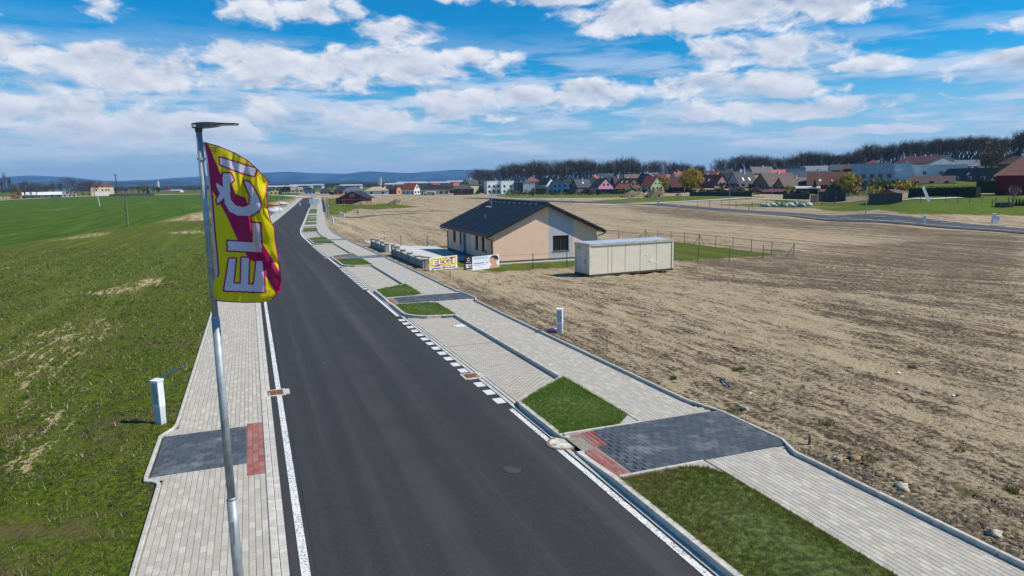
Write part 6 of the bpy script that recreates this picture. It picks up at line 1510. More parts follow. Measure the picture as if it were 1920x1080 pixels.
while c<1965:
    for row in range(3):
        px=c+rt.uniform(-5,5)+row*3; Yd=ydist(px)*(1+.07*row)+rt.uniform(-8,8); x=xat(px,Yd,330); ty=float(np.interp(px,xs_,yt_))-max(0,(px-1500)/420*4)+rt.uniform(-1.5,3.5)+(3.5 if row==1 else 1.5 if row==2 else 0)
        h=(zpt(px,ty,Yd)-tz(x,Yd))*1.05
        if 1318<px<1342 and row!=1: continue
        tree_at(x,Yd,h,rt.randrange(4),'bare deciduous tree in the wood behind the village','trees of the wood behind the village',rt.uniform(0,6.28),rt.uniform(.65,.95) if px<1500 else rt.uniform(.75,1.1),m_twig2 if (rt.random()<.12) else None)
    c+=rt.uniform(9.5,13)
# undergrowth that closes the wood's foot
V=[];F=[]
for c in np.arange(884,1965,2.0):
    for q in range(3):
        Yd=ydist(c)*rt.uniform(.97,1.12); x=xat(c+rt.uniform(-2,2),Yd,330); b=tz(x,Yd); top=float(np.interp(c,xs_,yt_)); hh=(zpt(c,top,Yd)-b)*rt.uniform(.25,.52)
        for s in range(7):
            xx=x+rt.uniform(-1,1)*Yd/1280*5; yy_=Yd+rt.uniform(-3,3); k=len(V); w_=rt.uniform(.25,.7); h2=hh*rt.uniform(.5,1)
            an_=rt.uniform(0,3.14); dx,dy=math.cos(an_)*w_,math.sin(an_)*w_; lx=rt.uniform(-.6,.6)
            V+=[(xx-dx,yy_-dy,b),(xx+dx,yy_+dy,b),(xx+lx,yy_,b+h2)]; F.append((k,k+1,k+2))
o=npmesh('undergrowth',V,F,m_twig); tag(o,'dark tangle of bare undergrowth at the foot of the wood','undergrowth',kind='stuff')
# trees beyond the wheat field
for px,top,Yd,v,w_,lab in [(3,330,500,4,.35,''),(9,318.5,500,4,.30,'tallest narrow poplar at the left edge'),(16,327,505,4,.32,''),(24,340,520,0,.6,''),(33,343,520,1,.8,''),(44,334,530,2,.9,''),(55,342,540,0,.8,''),(66,339,540,3,.9,''),(76,340,545,1,.9,''),(86,343,540,2,.8,''),(98,336,530,0,.85,''),(112,338,535,2,.7,''),(127,326.5,500,3,.85,'tallest spreading bare tree beyond the wheat field'),(143,331,505,1,.85,''),(155,334,540,0,.9,''),(165,334,550,2,.9,''),(175,336,560,1,.9,''),(184,338,570,3,.9,''),
   (215,346,600,0,.9,''),(226,345,600,1,.9,''),(236,350,600,2,.9,''),(248,347,640,3,.9,''),(258,346,640,0,1.,''),(268,347,640,1,1.,''),(286,349,700,1,.9,''),(356,349,800,2,1.,''),(366,350,800,0,1.,''),(378,352,800,0,1.,'')]:
    for r_ in range(2 if not lab else 1):
        Yd=Yd if px>300 else leftY(px)+(Yd-520)*.25; p2=px+(rt.uniform(-4,4) if r_ else 0); x=xat(p2,Yd+10*r_,345); tree_at(x,Yd+10*r_,zpt(p2,top+(2 if r_ else 0),Yd+10*r_)-tz(x,Yd),v,lab or 'bare tree in the row beyond the wheat field',None if lab else 'bare trees beyond the wheat field',rt.uniform(0,6),w_)
for px,top,Yd in [(540,352,560),(556,350,600),(566,353,620),(612,342,700),(622,341,700),(633,343,700),(660,346,640),(700,345,640),(735,346,700),(770,342,760),(790,343,760),(838,341,640)]:
    x=xat(px,Yd,345); tree_at(x,Yd,max(4,zpt(px,top,Yd)-tz(x,Yd)),rt.randrange(4),'bare tree among the roofs left of the wood','bare trees among the far roofs',rt.uniform(0,6),1.1)
def leafy(name,x,y,h,w,label,cat,leafm,trunk=True,n=1500,size=.35,shape='round',droop=.4,seed=0,group=None,lean=None,zlo=.25):
    z=tz(x,y); e=empty(name,(x,y,z),0,label,cat,group); rd=random.Random(seed); V=[];F=[]
    for i in range(n):
        if shape=='cone': k=rd.random()**1.3; rr=(1-k)*.5*w*math.sqrt(rd.random()*.6+.4); a=rd.uniform(0,6.28); p=Vector((rr*math.cos(a),rr*math.sin(a),h*(.04+.96*k)))
        elif shape=='box': p=Vector((rd.uniform(-w/2,w/2),rd.uniform(-.5,.5),h*rd.random()))
        else:
            d=Vector((rd.gauss(0,1),rd.gauss(0,1),rd.gauss(0,1))).normalized(); r_=rd.random()**.4; q=1+.35*mnoise.noise(d*2.2+Vector((seed,0,0)))
            p=Vector((d.x*w/2*r_*q,d.y*w/2*r_*q,h*(zlo+(1-zlo)*(.5+.5*d.z*r_*q))))
            if mnoise.noise(p*.55+Vector((0,seed,0)))<-.18: continue
        s_=size*rd.uniform(.5,1.2); u=Vector((rd.uniform(-1,1),rd.uniform(-1,1),rd.uniform(-1,1))).normalized()*s_*.5; v=u.cross(Vector((rd.uniform(-1,1),rd.uniform(-1,1),rd.uniform(-1,1)))).normalized()*s_*.5+Vector((0,0,-droop*s_)); k=len(V)
        V+=[p-u,p+v,p+u,p-v]; F.append((k,k+1,k+2,k+3))
    o=MB().add(V,F).build('foliage',leafm,e); 
    if trunk: 
        t=MB().tube([(0,0,-.2),(.05,0,h*.3),(0,.05,h*.6)],[h*.022,h*.017,h*.008],6,cap=False)
        for a in range(5): t.tube([(0,0,h*(.22+.06*a)),(math.cos(a*2.2)*w*.3,math.sin(a*2.2)*w*.3,h*(.5+.05*a))],[h*.009,h*.003],4,cap=False)
        t.build('trunk',m_bark,e)
    return e
m_willow=mat('willow_yellow',(.30,.20,.018),.9,.3,.8,rand=.35,col2=(.42,.31,.04)); m_olive=mat('olive_leaf',(.13,.13,.03),.9,.3,.8,rand=.4); m_dgreen=mat('hedge_green',(.012,.028,.010),.9,.3,1.5,rand=.4); m_ochre=mat('ochre_leaf',(.34,.19,.03),.9,.3,1.,rand=.35)
m_bush2=mat('grey_bush',(.055,.05,.04),.9,.3,1.,rand=.4); m_bush=mat('brown_bush',(.10,.075,.04),.9,.3,1.,rand=.4)
def lf(px,pb,pt,wpx,label,m,Y=None,**kw):
    if Y is not None and px<300: Y=leftY(px)+(Y-520)*.2
    if Y is None: x,y,z=at(px,pb)
    else: y=Y; x=xat(px,y,pb)
    h=zpt(px,pt,y)-tz(x,y); return leafy(kw.pop('name','leafy_tree'),x,y,h,wpx/1280*y,label,kw.pop('cat','tree'),m,**kw)
lf(1296,358,315.5,44,'big bright yellow weeping willow among the roofs',m_willow,Y=285,n=5200,size=.42,droop=.9,seed=1,zlo=.10)
lf(1247,356,330,20,'small yellow tree left of the big yellow willow',m_willow,Y=292,n=700,size=.5,seed=2)
lf(1590,372,324,44,'yellow willow in front of the rust brown roof',m_willow,Y=240,n=3000,size=.5,droop=.6,seed=3,zlo=.15)
lf(1607,379,352,22,'small ochre leafed tree beside the plank fence',m_ochre,Y=215,n=900,size=.45,seed=4)
lf(1571,373,332,34,'pale brown branching tree left of the front willow',m_bush,Y=243,n=1000,size=.35,seed=14)
lf(1645,368,335,52,'broad olive green shrub tree under the blue grey hall',m_olive,Y=215,n=3000,size=.45,seed=5,zlo=.05)
lf(1680,366,336,40,'olive green shrub tree left of the forsythia',m_olive,Y=210,n=1800,size=.45,seed=6,zlo=.05)
lf(1697,360,338,44,'golden forsythia bush below the light blue hall',m_willow,Y=190,n=1600,size=.4,seed=7,zlo=.05,name='bush',cat='bush')
lf(1640,358,346,30,'golden bush among the olive shrubs',m_willow,Y=200,n=700,size=.4,seed=8,zlo=.05,name='bush',cat='bush')
lf(1527,356,338,16,'dark green conifer before the brick red wing',m_dgreen,Y=262,n=700,size=.4,shape='cone',seed=9,trunk=False,name='conifer')
lf(1478,356,346,10,'small yellow bush before the brick red wing',m_willow,Y=268,n=300,size=.4,seed=10,name='bush',cat='bush')
lf(1256,363,346,10,'left pointed conifer below the willow',m_dgreen,Y=290,n=600,size=.35,shape='cone',seed=11,trunk=False,name='conifer')
lf(1279,363,349,10,'right pointed conifer below the willow',m_dgreen,Y=290,n=600,size=.35,shape='cone',seed=12,trunk=False,name='conifer')
lf(1264,363,352,40,'mixed dark shrubs between the two pointed conifers',m_dgreen,Y=293,n=900,size=.4,seed=13,trunk=False,name='bush',cat='bush',zlo=0.)
lf(1855,340,262,52,'big brown green leafing tree before the wood at right',m_bush,Y=255,n=2600,size=.5,seed=15,zlo=.12)
lf(1900,372,346,24,'small bare bush on the lawn before the dark red house',mat('pink_twig',(.20,.13,.12),.9,.3),Y=118,n=300,size=.18,seed=16,name='bush',cat='bush')
lf(1385,366,352,22,'brown bush by the grey house with skylights',m_bush,Y=270,n=700,size=.4,seed=17,zlo=.0,name='bush',cat='bush')
lf(1417,368,350,26,'dark brown bush before the brick red gable',m_bush,Y=262,n=900,size=.4,seed=18,zlo=.0,name='bush',cat='bush')
lf(1350,362,346,14,'dark green bush under the pink gable',m_dgreen,Y=285,n=400,size=.4,seed=19,zlo=.0,name='bush',cat='bush')
lf(536,358,349,20,'dark round tree right of the small yellow house',m_dgreen,Y=520,n=700,size=.7,seed=20)
lf(278,366,349,6,'slender dark conifer beyond the wheat field',m_dgreen,Y=620,n=500,size=.8,shape='cone',seed=21,trunk=False,name='conifer')
lf(297,362,350,7,'round dark conifer far beyond the wheat field',m_dgreen,Y=720,n=500,size=.9,seed=22,trunk=False,name='conifer')
lf(270,362,344,16,'pale green rounded tree beyond the wheat field',m_olive,Y=650,n=700,size=.8,seed=23)
lf(33,370,349,16,'olive bush at the left end of the tree row',m_olive,Y=505,n=700,size=.7,seed=24,zlo=.0,name='bush',cat='bush')
lf(26,370,360,14,'orange brown bush at the left end of the tree row',m_ochre,Y=500,n=400,size=.6,seed=25,zlo=.0,name='bush',cat='bush')
for i,(px,pb,pt,wp) in enumerate([(1000,362,353,12),(960,360,356,40),(1165,364,352,26),(1320,365,355,20),(1460,372,360,20),(1552,372,345,18)]): lf(px,pb,pt,wp,'low brown garden shrub between the houses',m_bush,Y=330 if px<1200 else 265,n=350,size=.45,seed=30+i,zlo=.0,name='bush',cat='bush',group='garden shrubs between the houses',trunk=False)
for i in range(58):
    px=968+i*9.6+rt.uniform(-3,3); Yv=float(np.interp(px,[960,1150,1300,1500,1640],[372,318,282,258,225])); hh=rt.uniform(3,9)
    base=338-.015*(px-960)-tz(xat(px,Yv),Yv)*1280/Yv
    lf(px,base,base-hh,rt.uniform(7,20),'dark unkempt garden shrub along the village edge',(m_bush,m_dgreen,m_bush2)[i%3],Y=Yv,n=200,size=.5,seed=100+i,zlo=.0,name='bush',cat='bush',group='garden shrubs along the village edge',trunk=False)
def hedge(px0,px1,pb,pt0,pt1,label,dense=60,Yoff=0):
    a=at(px0,pb); b=at(px1,pb); L=(Vector(b)-Vector(a)).length; e=empty('hedge',a,math.atan2(b[1]-a[1],b[0]-a[0]),label,'hedge'); h0=zpt(px0,pt0,a[1])-a[2]; h1=zpt(px1,pt1,b[1])-b[2]
    MB().hexa([(0,0,-.5),(L,0,-.5),(L,1.2,-.5),(0,1.2,-.5),(0,.1,h0*.93),(L,.1,h1*.93),(L,1.1,h1*.93),(0,1.1,h0*.93)]).build('core',m_dgreen,e)
    rd=random.Random(int(px0)); V=[];F=[]
    for i in range(int(L*dense)):
        x=rd.uniform(0,L); f=rd.random(); hh=h0+(h1-h0)*x/L
        p=Vector((x,rd.uniform(-.25,.1),rd.uniform(0,hh))) if f<.7 else Vector((x,rd.uniform(-.1,1.2),hh*rd.uniform(.9,1.05)))
        s_=rd.uniform(.12,.28); u=Vector((rd.uniform(-1,1),rd.uniform(-1,1),rd.uniform(-1,1)))*s_; v=Vector((rd.uniform(-1,1),rd.uniform(-1,1),rd.uniform(-1,1)))*s_; k=len(V); V+=[p,p+u,p+v]; F.append((k,k+1,k+2))
    MB().add(V,F).build('foliage',m_dgreen,e); return e
hedge(1702,1828,371,352,344,'long clipped dark hedge along the top of the green meadow')
hedge(1830,1884,362,338,336,'taller dark hedge of conifers left of the dark red house')
# ------------------------------------------------------------------ street lamps standing far off
def make_lamp():
    e=empty('street_lamp',(0,0,0)); MB().tube([(0,0,-.2),(0,0,2.4),(0,0,6.)],[.075,.06,.042],8).build('pole',m_galv2,e)
    MB().hexa([(-.05,-.09,5.94),(.62,-.07,5.99),(.62,.07,5.99),(-.05,.09,5.94),(-.05,-.08,6.06),(.62,-.05,6.05),(.62,.05,6.05),(-.05,.08,6.06)]).build('lamp_head',m_lampgrey,e); return e
lampA=make_lamp(); first=True
for px,pb,pt,rz,lab in [(1622.5,408,347,3.0,'tall pale lamp post nearest on the right, by the far asphalt road'),(1367,394,350.5,3.0,'lamp post before the dark screened fence, left of the grey house with skylights'),(1283,378,349,0,'lamp post standing in front of the big yellow willow'),
   (1215.5,384,350.5,0,'lamp post left of the pointed grassy soil heap'),(1115,370,353,0,'lamp post below the bright pink house'),(1080.5,380,354.5,0,'lamp post below the brown gabled house with one skylight'),(1052.5,378,353.5,0,'lamp post below the pale blue house'),
   (1003,373,347,0,'lamp post below the low brown garage'),(948,371,354.5,0,'lamp post below the white terrace'),(1447,372,345,0,'lamp post before the brick red gabled house'),
   (1533,374,318,3.1,'slim lamp post rising above the pale roofed carport'),(865.5,367,356.5,0,'short looking far lamp post above the bungalow roof at left'),(1704,336,302,3.1,'lamp post in front of the lower pale hall wing'),
   (536.5,392.5,355,0,'nearer tall lamp post on the left pavement past the banner'),(525,400,367,0,'lower post on the left pavement past the banner'),(546,385,370,0,'third post on the left pavement past the banner'),(553,381,368,0,'fourth post on the left pavement past the banner'),
   (615.5,404,371,3.1,'lamp post on the right pavement with a small blue sign'),(586,374,352,0,'lamp post at the far end of the street')]:
    x,y,z=at(px,pb) if px!=1704 else (xat(1704,240,330),240,tz(xat(1704,240,330),240)); h=zpt(px,pt,y)-z
    o=lampA if first else dup(lampA); first=False; o.location=(x,y,z); o.rotation_euler=(0,0,rz); k=h/6.; o.scale=(max(1,k*.9),max(1,k*.9),k); tag(o,lab,'street lamp','street lamps standing across the lot and along the far street')
def sign(px,pb,pt,label,shape,m1,m2,r=.33):
    x,y,z=at(px,pb); h=zpt(px,pt,y)-z; e=empty('road_sign',(x,y,z),0,label,'road sign'); MB().tube([(0,0,-.1),(0,0,h)],.035,6).build('post',m_galv2,e)
    if shape=='disc':
        f=MB().disc(0,0,0,.03,r,18).build('face',m1,e); f.location=(0,-.05,h-r); f.rotation_euler=(math.pi/2,0,0); g_=MB().disc(0,0,0,.036,r*.68,18).build('inner_face',m2,e); g_.location=(0,-.055,h-r); g_.rotation_euler=(math.pi/2,0,0)
    else: MB().box(-r,r,-.05,-.02,h-2*r,h).build('face',m1,e); MB().box(-r*.6,r*.6,-.056,-.0505,h-1.6*r,h-.4*r).build('inner_face',m2,e)
m_sblue=mat('sign_blue',(.03,.10,.40),.5,.03); m_sred=mat('sign_red',(.45,.03,.05),.5,.03)
sign(1235.5,385,363.5,'round red and blue road sign by the lot corner','disc',m_sred,m_sblue,.5)
sign(1180,387,367.5,'small square blue road sign before the long dark soil heap','sq',m_sblue,m_boardw,.35)
sign(617,403,383,'small blue sign on a post beside the right pavement','sq',m_sblue,m_boardw,.33)
# two white panels standing on the verge near the far end
x,y,z=at(589.5,384); e=empty('notice_panels',(x,y,z),0,'pair of white notice panels on posts in the far grass verge','notice board')
for i,sx in enumerate((-1,1)):
    MB().box(sx*.95-.85,sx*.95+.85,-.03,.03,.25,2.1).build('panel',m_white,e); MB().tube([(sx*.95,.06,-.1),(sx*.95,.06,2.1)],.04,5).build('post',m_galv2,e)
# far plot walls along the street and wrapped building materials
for (px0,pb0,px1,pb1,lab) in ((604,374,609.5,398,'low far wall of pillars along the right pavement'),):
    e=empty('garden_wall',(0,0,0),0,lab,'garden wall')
    for i in range(7):
        k=i/6; p=at(px0+(px1-px0)*k+1.5,pb0+(pb1-pb0)*k); MB().box(-.2,.2,-.2,.2,-.2,1.3).build('pillar',m_block,e).location=p
    for i in range(6):
        a=at(px0+(px1-px0)*i/6+1.5,pb0+(pb1-pb0)*i/6); b=at(px0+(px1-px0)*(i+1)/6+1.5,pb0+(pb1-pb0)*(i+1)/6)
        MB().hexa([(a[0]-.1,a[1],a[2]),(b[0]-.1,b[1],b[2]),(b[0]+.1,b[1],b[2]),(a[0]+.1,a[1],a[2]),(a[0]-.1,a[1],a[2]+.6),(b[0]-.1,b[1],b[2]+.6),(b[0]+.1,b[1],b[2]+.6),(a[0]+.1,a[1],a[2]+.6)]).build('low_wall',m_block,e)
m_tarp=mat('white_wrap',(.43,.45,.46),.6,.15,1.5); m_tarpg=mat('green_wrap',(.22,.31,.27),.7,.3,1.2)
for i,(px,pb,w_,h_,lab) in enumerate([(509,400,1.8,1.3,'white wrapped pallet left of the far road, nearest the banner'),(516,398,1.6,1.3,'white wrapped pallet left of the far road, second from the banner'),(521,397,1.4,1.2,'grey wrapped pallet left of the far road, third from the banner'),(511,386,2.2,.9,'orange edged brick pallet left of the far road'),(527,384,3.,1.,'long white wrapped stack left of the far road')]):
    x,y,z=at(px,pb); o=blob('wrapped_pallet',x,y,z+h_*.35,w_,w_*.7,h_*.75,m_tarp if i!=3 else mat('orange_brick_pallet',(.45,.17,.09),.9,.2),i,8,6,.2); tag(o,lab,'pallet')
for i in range(16):
    px=1431+i*5.6; x,y,z=at(px,386.5+math.sin(i*2.1)*1.2); o=blob('sand_bag',x,y,z+.3,1.0+.3*math.sin(i),.9,.55+.25*math.sin(i*3.),m_tarpg if i%3 else m_tarp,i,8,6,.35); tag(o,'pale green wrapped bag lying in the row before the gardens','bag','wrapped bags lying before the gardens')
fence([(1307,390,376),(1330,389,375),(1353,388,375),(1380,391,377),(1410,394,378),(1437,390,374),(1473,390,373),(1497,388,373),(1541,386,371),(1586,382,371)],'thin wire fence of spaced posts around the bags across the lot',wire=True,pr=.05)
fence([(1726,378,366),(1773,379.5,367),(1795,380,367),(1818,380.5,367.5),(1841,382,368),(1867,382,368),(1890,384,369),(1925,386,370)],'wire fence across the green meadow at right',wire=True,pr=.045)
fence([(1860,388,374),(1890,388,373),(1898,387,372),(1925,388,372)],'low dark enclosure of posts round the tub on the right lawn',wire=True,pr=.06)
x,y,z=at(1883,388); tag(MB().box(-1.2,1.2,-.6,.6,0,.75).disc(0,0,.7501,.78,.9,16).build('planter',m_iron),'dark planter tub inside the small enclosure on the lawn','planter').location=(x,y,z)
for i,px in enumerate((1905,1911,1917)): lf(px,386,374,5,'small dark conifer in a row before the red house',m_dgreen,n=220,size=.22,shape='cone',seed=60+i,trunk=False,name='conifer',cat='conifer',group='row of small conifers before the red house')
x,y,z=at(1742,378); o=MB().box(-.25,.25,-.05,.05,0,3.0).build('leaning_plank',m_boardw); o.location=(x,y,z); o.rotation_euler=(0,-.45,0); tag(o,'white plank leaning over on the meadow below the clipped hedge','plank')
pathsheet('meadow_path',[(1690,376),(1745,374),(1800,371)],2.,.12,m_palepath)
# old leaning pole in the field, far field post and mast
x,y,z=at(240,425.5); h=zpt(236,368,y)-z; e=empty('wooden_pole',(x,y,z),0,'leaning wooden utility pole on the edge of the wheat field','utility pole')
dx=(xat(236,y,368)-xat(240.5,y,425)); MB().tube([(0,0,-.3),(dx,0,h)],[.17,.11],8).build('post',m_wood,e); MB().box(dx-.30,dx+.10,-.06,.06,h-.1,h+.02).build('crossarm',m_wood,e)
for k in (.35,.5,.65,.8): MB().disc(0,0,0,.18,.07,8).build('insulator',m_tarpg,e).location=(dx*k-.35,0,h*k)
MB().tube([(dx*.5-.05,0,h*.45),(dx*.6-.45,0,h*.62)],.03,5).build('bracket',m_iron,e)
x,y,z=at(187.5,387); tag(MB().tube([(0,0,-.2),(-.6,0,zpt(185,364,y)-z)],[.2,.13],6).build('field_post',mat('pale_post',(.5,.5,.46),.8,.1)),'pale slim post standing out in the wheat field','post').location=(x,y,z)
y=690; x=xat(218,y,345); z=tz(x,y); h=zpt(218,326,y)-z; e=empty('mast',(x,y,z),0,'dark mast with a crown of aerials beyond the wheat field','mast'); MB().tube([(0,0,0),(0,0,h*.72),(0,0,h)],[.7,.5,.25],8).build('tower',m_iron,e)
for a in range(6): MB().tube([(0,0,h*.86),(math.cos(a)*1.3,math.sin(a)*1.3,h*.93),(math.cos(a)*1.5,math.sin(a)*1.5,h*1.02)],.12,4).build('aerial',m_iron,e)
for px,top,Yd,w_ in ((712,334.5,1100,5),(295,341.5,1600,5)):
    x=xat(px,Yd,340); z=tz(x,Yd); tag(MB().box(-w_/2,w_/2,-3,3,0,zpt(px,top,Yd)-z).box(w_*.1,w_*.4,-1.5,1.5,(zpt(px,top,Yd)-z)*1.0001,(zpt(px,top-3,Yd)-z)).build('silo',cm('wall',(.5,.48,.42))),'pale silo tower on the plain right of the far street' if px>500 else 'tiny white tower on the plain beyond the wheat field','silo').location=(x,Yd,z)
for i,(px,py,Yd,w_,h_) in enumerate([(742,346,900,30,6),(800,345,950,60,7),(770,344,1200,50,8),(870,344,1000,50,8),(520,350,900,40,5),(560,349,1000,30,6),(588,346,1300,30,6),(655,349,1000,30,5),(420,352,1200,30,5)]):
    x=xat(px,Yd,345); z=tz(x,Yd); tag(MB().box(-w_/2,w_/2,0,20,0,h_).add([(-w_/2-1,-1,h_),(w_/2+1,-1,h_),(w_/2+1,21,h_),(-w_/2-1,21,h_),(-w_/2,10,h_+2),(w_/2,10,h_+2)],[(0,1,5,4),(1,2,5),(2,3,4,5),(3,0,4)]).build('works_hall',cm('wall',(.33,.35,.38))),'long pale works hall far out on the plain','hall','works halls out on the plain').location=(x,Yd,z)
# ------------------------------------------------------------------ people
def person(px,pb,pt,label,jacket,trousers,rz=0.,stride=.18):
    x,y,z=at(px,pb); H_=1.74; e=empty('person',(x,y,z),rz,label,'person')
    J=[((0,0,.93),.13),((0,0,1.15),.135),((0,.0,1.38),.15),((0,0,1.50),.06),((0,-.01,1.58),.075),((0,-.01,1.67),.092),
       ((-.10,0,.86),.095),((-.11,-stride*.5,.48),.062),((-.11,-stride*.2,.09),.045),((-.11,-stride*.2-.16,.035),.035),
       ((.10,0,.86),.095),((.11,stride*.3,.48),.062),((.11,stride*.9,.09),.045),((.11,stride*.9-.16,.035),.035),
       ((-.20,0,1.40),.062),((-.25,.04,1.13),.048),((-.22,-.10,.92),.036),((-.21,-.14,.83),.034),
       ((.20,0,1.40),.062),((.25,.04,1.13),.048),((.22,-.10,.92),.036),((.21,-.14,.83),.034)]
    E=[(0,1),(1,2),(2,3),(3,4),(4,5),(0,6),(6,7),(7,8),(8,9),(0,10),(10,11),(11,12),(12,13),(2,14),(14,15),(15,16),(16,17),(2,18),(18,19),(19,20),(20,21)]
    me=bpy.data.meshes.new('body'); me.from_pydata([j[0] for j in J],E,[]); o=link('body',me); md=o.modifiers.new('skin','SKIN'); 
    for i,j in enumerate(J): me.skin_vertices[0].data[i].radius=(j[1],j[1]*.85)
    me.skin_vertices[0].data[0].use_root=True
    sb=o.modifiers.new('sub','SUBSURF'); sb.levels=1; sb.render_levels=1
    bpy.context.view_layer.update(); m2=bpy.data.meshes.new_from_object(o.evaluated_get(bpy.context.evaluated_depsgraph_get())); bpy.data.objects.remove(o)
    skin=mat('skin',(.45,.25,.17),.6,.05)
    for mm in (skin,jacket,trousers,m_iron): m2.materials.append(mm)
    for p in m2.polygons:
        c=p.center; p.material_index=3 if c.z<.09 else 2 if (c.z<.92 and abs(c.x)<.19) else 1 if c.z<1.50 and not(abs(c.x)>.17 and c.z<.88) else 0; p.use_smooth=True
    m2.name='body'; b=link('body',m2,e)
    hr=blob('hair',0,.015,1.685,.098,.102,.085,mat('dark_hair',(.03,.02,.015),.7),1,10,6,.1,e); 
    blob('nose',0,-.098,1.655,.012,.018,.016,skin,1,6,4,0,e); 
    for sx in (-.032,.032): blob('eye',sx,-.086,1.675,.010,.008,.007,m_iron,1,6,4,0,e)
    k=(zpt(px,pt,y)-z)/1.78; e.scale=(k,k,k); return e
person(671,403,391.5,'person in a bright blue jacket and dark trousers walking on the open lot',mat('blue_jacket',(.02,.16,.45),.7,.1),mat('dark_trousers',(.02,.022,.03),.8,.1),.6)
person(1565.5,383,368.5,'person in dark clothes walking before the dark timber shed',mat('black_jacket',(.015,.015,.018),.7,.1),MATS['dark_trousers'],1.3,.3)
# ------------------------------------------------------------------ grass blades, stones and stubble
def blades(name,P,h,w,m,label,lean=.5,per=6,spread=.05,kindlab='grass'):
    """P: Nx3 tuft positions, h: N heights"""
    N=len(P); k=per; P=np.repeat(P,k,0); hh=np.repeat(h,k)*rng.uniform(.5,1.15,N*k)
    a=rng.uniform(0,2*np.pi,N*k); r=rng.uniform(0,1,N*k)*spread; base=P+np.stack([np.cos(a)*r,np.sin(a)*r,np.zeros(N*k)],-1)
    b=rng.uniform(0,2*np.pi,N*k); ln=rng.uniform(.1,1,N*k)*lean; tip=base+np.stack([np.cos(b)*ln*hh,np.sin(b)*ln*hh,hh],-1)
    c=rng.uniform(0,np.pi,N*k); wv=np.stack([np.cos(c),np.sin(c),np.zeros(N*k)],-1)*(np.repeat(w,k)[:,None] if hasattr(w,'__len__') else w)
    V=np.stack([base-wv,base+wv,tip],1).reshape(-1,3); F=np.arange(3*N*k).reshape(-1,3)
    o=npmesh(name,V,F,m); tag(o,label,kindlab,kind='stuff'); return o
def leafmat(name,c1,c2,c3,mixs=.35):
    m=bpy.data.materials.new(name); m.use_nodes=True; g=NT(m.node_tree); g.n.clear(); o=g.new('ShaderNodeOutputMaterial')
    ge=g.new('ShaderNodeNewGeometry'); r=ge.outputs['Random Per Island']; n=g.noise(ge.outputs['Position'],.8,3.)
    c=g.mix(r,c1,c2); c=g.mix(g.ramp(g.math('ADD',g.math('MULTIPLY',r,.4),n),.72,.95),c,c3)
    d=g.new('ShaderNodeBsdfDiffuse',inp={0:c}); t=g.new('ShaderNodeBsdfTranslucent',inp={0:c}); mx=g.new('ShaderNodeMixShader',inp={0:mixs,1:d.outputs[0],2:t.outputs[0]})
    gl_=g.new('ShaderNodeBsdfGlossy',inp={'Roughness':.45,'Color':(1,1,1,1)}); m2=g.new('ShaderNodeMixShader',inp={0:.05,1:mx.outputs[0],2:gl_.outputs[0]}); g.l.new(m2.outputs[0],o.inputs[0]); return m
m_lawn=leafmat('lawn_blades',(.050,.115,.006),(.21,.33,.016),(.30,.36,.07))
m_lawn0=leafmat('near_strip_blades',(.070,.095,.008),(.23,.24,.020),(.36,.25,.08))
m_verge=leafmat('verge_blades',(.028,.055,.005),(.185,.215,.016),(.30,.25,.07))
m_strawb=leafmat('straw_blades',(.20,.145,.075),(.50,.38,.22),(.12,.09,.05),.15)
m_purple=leafmat('dead_nettle',(.045,.028,.032),(.10,.05,.06),(.06,.06,.02),.2)
def sample_st(s0,s1,t0,t1,n,fn=None,power=2.):
    """points in street coordinates, denser near the camera"""
    out=[]; u=rng.uniform(0,1,n*3); a=8.; S=s0+(s1-s0)*u; T=rng.uniform(t0,t1,n*3)
    X=P0[0]+UX*S+UY*(T+bend(S)); Y=P0[1]+UY*S-UX*(T+bend(S)); D=np.hypot(X,Y)
    keep=rng.uniform(0,1,len(S))<np.minimum(1,(14./D))**power; S,T,X,Y=S[keep],T[keep],X[keep],Y[keep]
    if fn is not None: k=fn(S,T,X,Y); S,T,X,Y=S[k],T[k],X[k],Y[k]
    return S[:n],T[:n],X[:n],Y[:n]
# mown strips between driveway, bays and walk
PS=[];HS_=[]; PS0=[]
for poly in VERGES:
    ss=[p[0] for p in poly]; s0,s1=min(ss),max(ss)
    if s0>95: continue
    ar=(s1-s0)*1.95; ar=min(ar,10 if s0<0 else 99)
    s0=max(s0,-4.6)
    dist=max(9,s0+9.7); n=int((s1-s0)*1.95*min(900,900*(13./dist)**1.6))
    S=rng.uniform(s0,s1,n); T=rng.uniform(5.50,7.42,n); k=inpoly(S,T,poly); S,T=S[k],T[k]
    for s,t in zip(S,T):
        x,y,z=G(s,t,.10); (PS0 if s0<0 else PS).append((x,y,z))
PS=np.array(PS); PS0=np.array(PS0)
for o_ in [o for o in sc.objects if o.name.startswith('grass_strip')]: pass
bro=[xy_of(44.4,5.6),xy_of(47.9,7.6)]
S_,T_=st_of(PS[:,0],PS[:,1]); brown=(S_>45.4)&(S_<49); PG=PS[~brown]
dd=np.hypot(PG[:,0],PG[:,1])
blades('mown_grass',PG,np.full(len(PG),.085),np.clip(.0028*dd/15,.0028,.012),m_lawn,'bright green grass in the strips along the parking bays',per=7,spread=.04)
blades('mown_grass',PS0,np.full(len(PS0),.075),.0030,m_lawn0,'olive green grass in the nearest strip at the lower right',per=8,spread=.04)
PB_=PS[brown]; blades('dry_growth',PB_,np.full(len(PB_),.06),.006,m_strawb,'dry brown growth in the strip by the bungalow driveway',per=4)
